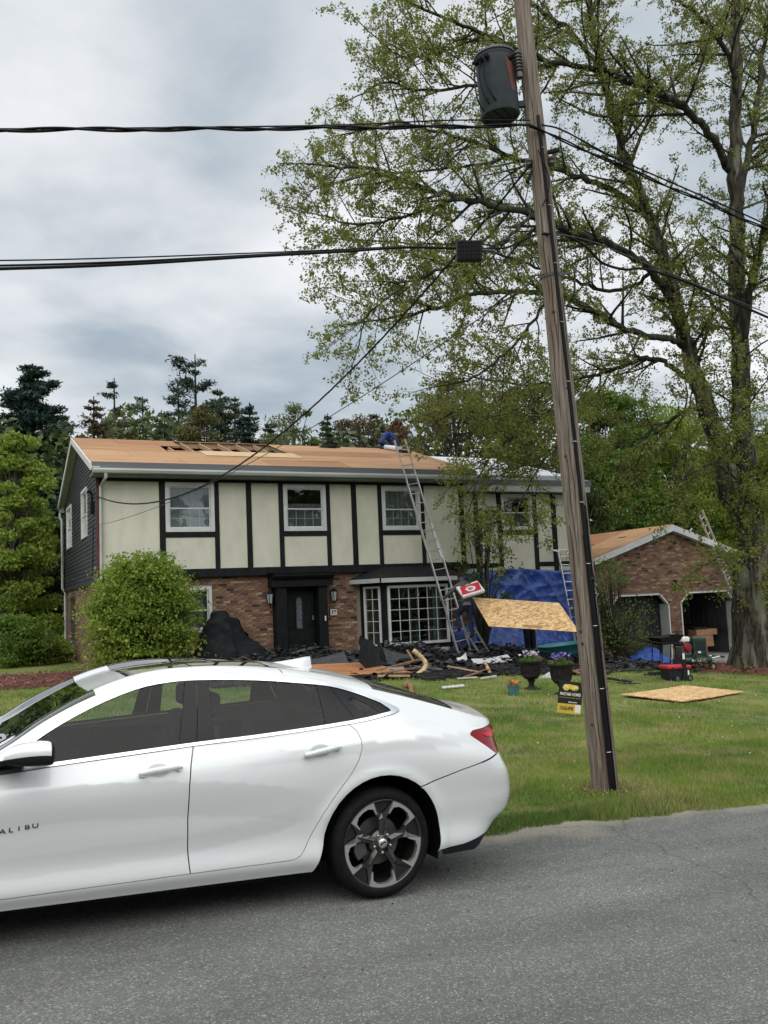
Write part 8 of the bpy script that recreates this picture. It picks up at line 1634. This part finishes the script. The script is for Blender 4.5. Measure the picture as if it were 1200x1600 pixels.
w4=person('person','person in a blue shirt and maroon cap bent over inside the open garage',W4,E1,[M('teal_blue_shirt',(.02,.07,.12),rough=.9),BLKT,SKIN,REDC,BOOT]); hand(w4,W4['wrL'][:3],(0,-.8,-.4),(0,0,-1),(0,0,1),SKIN); hand(w4,W4['wrR'][:3],(0,-.8,-.4),(0,0,-1),(0,0,1),SKIN)
# ------------------------------------------------------------------ on the roof
P_=at(514,699,YR-.15); P_[2]=eave(YR-.15)
def gt6(u,v): a=2*math.pi*u; r=v; return (P_[0]+r*.42*math.cos(a)*(1+.2*math.sin(2*a)),P_[1]-.1+r*.2*math.sin(a),eave(P_[1]-.1+r*.2*math.sin(a))+.03+.16*(1-v**2)*(1+.4*math.sin(3*a)))
cloth('felt_bundle','crumpled black felt bundle on the middle of the roof ridge','felt',gt6,BTARP,28,10,4,.05,cref=1.2)
sc1=at(633,707,YR-1.0); sc1[2]=eave(sc1[1])+.05; mb=MB(); mb.obox(sc1,(.2,0,0),(0,.12,.03),(0,0,.05)); tag(mb.build('tool_bag',BPM,own=sc1,bevel=.02),'small black tool bag on the roof at the ladder head','tool bag')
for (a,b) in (((1037,806),(1024,798)),): pass
# vines / scraps
tr1=onG(640,1064)
# litter on lawn and road
C=[]; 
for i in range(130): x=random.uniform(4,14); y=random.uniform(7,16); C.append((x,y,lz(x,y)+.045))
V,F=leafquads(np.array(C),.025,.8); tag(mesh_obj('fallen_petals',V,F,leafmat('petal_white',(.55,.55,.48),(.7,.7,.62),None,0.),rnd=np.repeat(rng.random(len(C)),4)),'tiny white petals and clover heads scattered on the lawn',kind='stuff')
C=[]
for i in range(260):
    x=random.uniform(-1,9); y=6.25-abs(random.gauss(0,1.2)); C.append((x,y,-.05*x+.006))
V,F=leafquads(np.array(C),.022,.6,flat=4.); tag(mesh_obj('leaf_litter',V,F,leafmat('litter_brown',(.10,.06,.035),(.22,.14,.08),None,0.),rnd=np.repeat(rng.random(len(C)),4)),'small brown catkins and leaf scraps on the asphalt',kind='stuff')
# ------------------------------------------------------------------ the far side of the road, behind the camera
n=16000; X=rng.uniform(-45,50,n); Yb=-17-rng.random(n)*14; Z=rng.random(n)**.8*(11+4*np.sin(X*.35)+3*np.sin(X*.9+2))-.05*X; C=np.stack([X,Yb,Z],-1)
tag(crown('woods',C,1.1,MATS['woods_leaf'],None,asp=.7,lump=.35),'trees on the far side of the road that the car and windows mirror',kind='stuff')
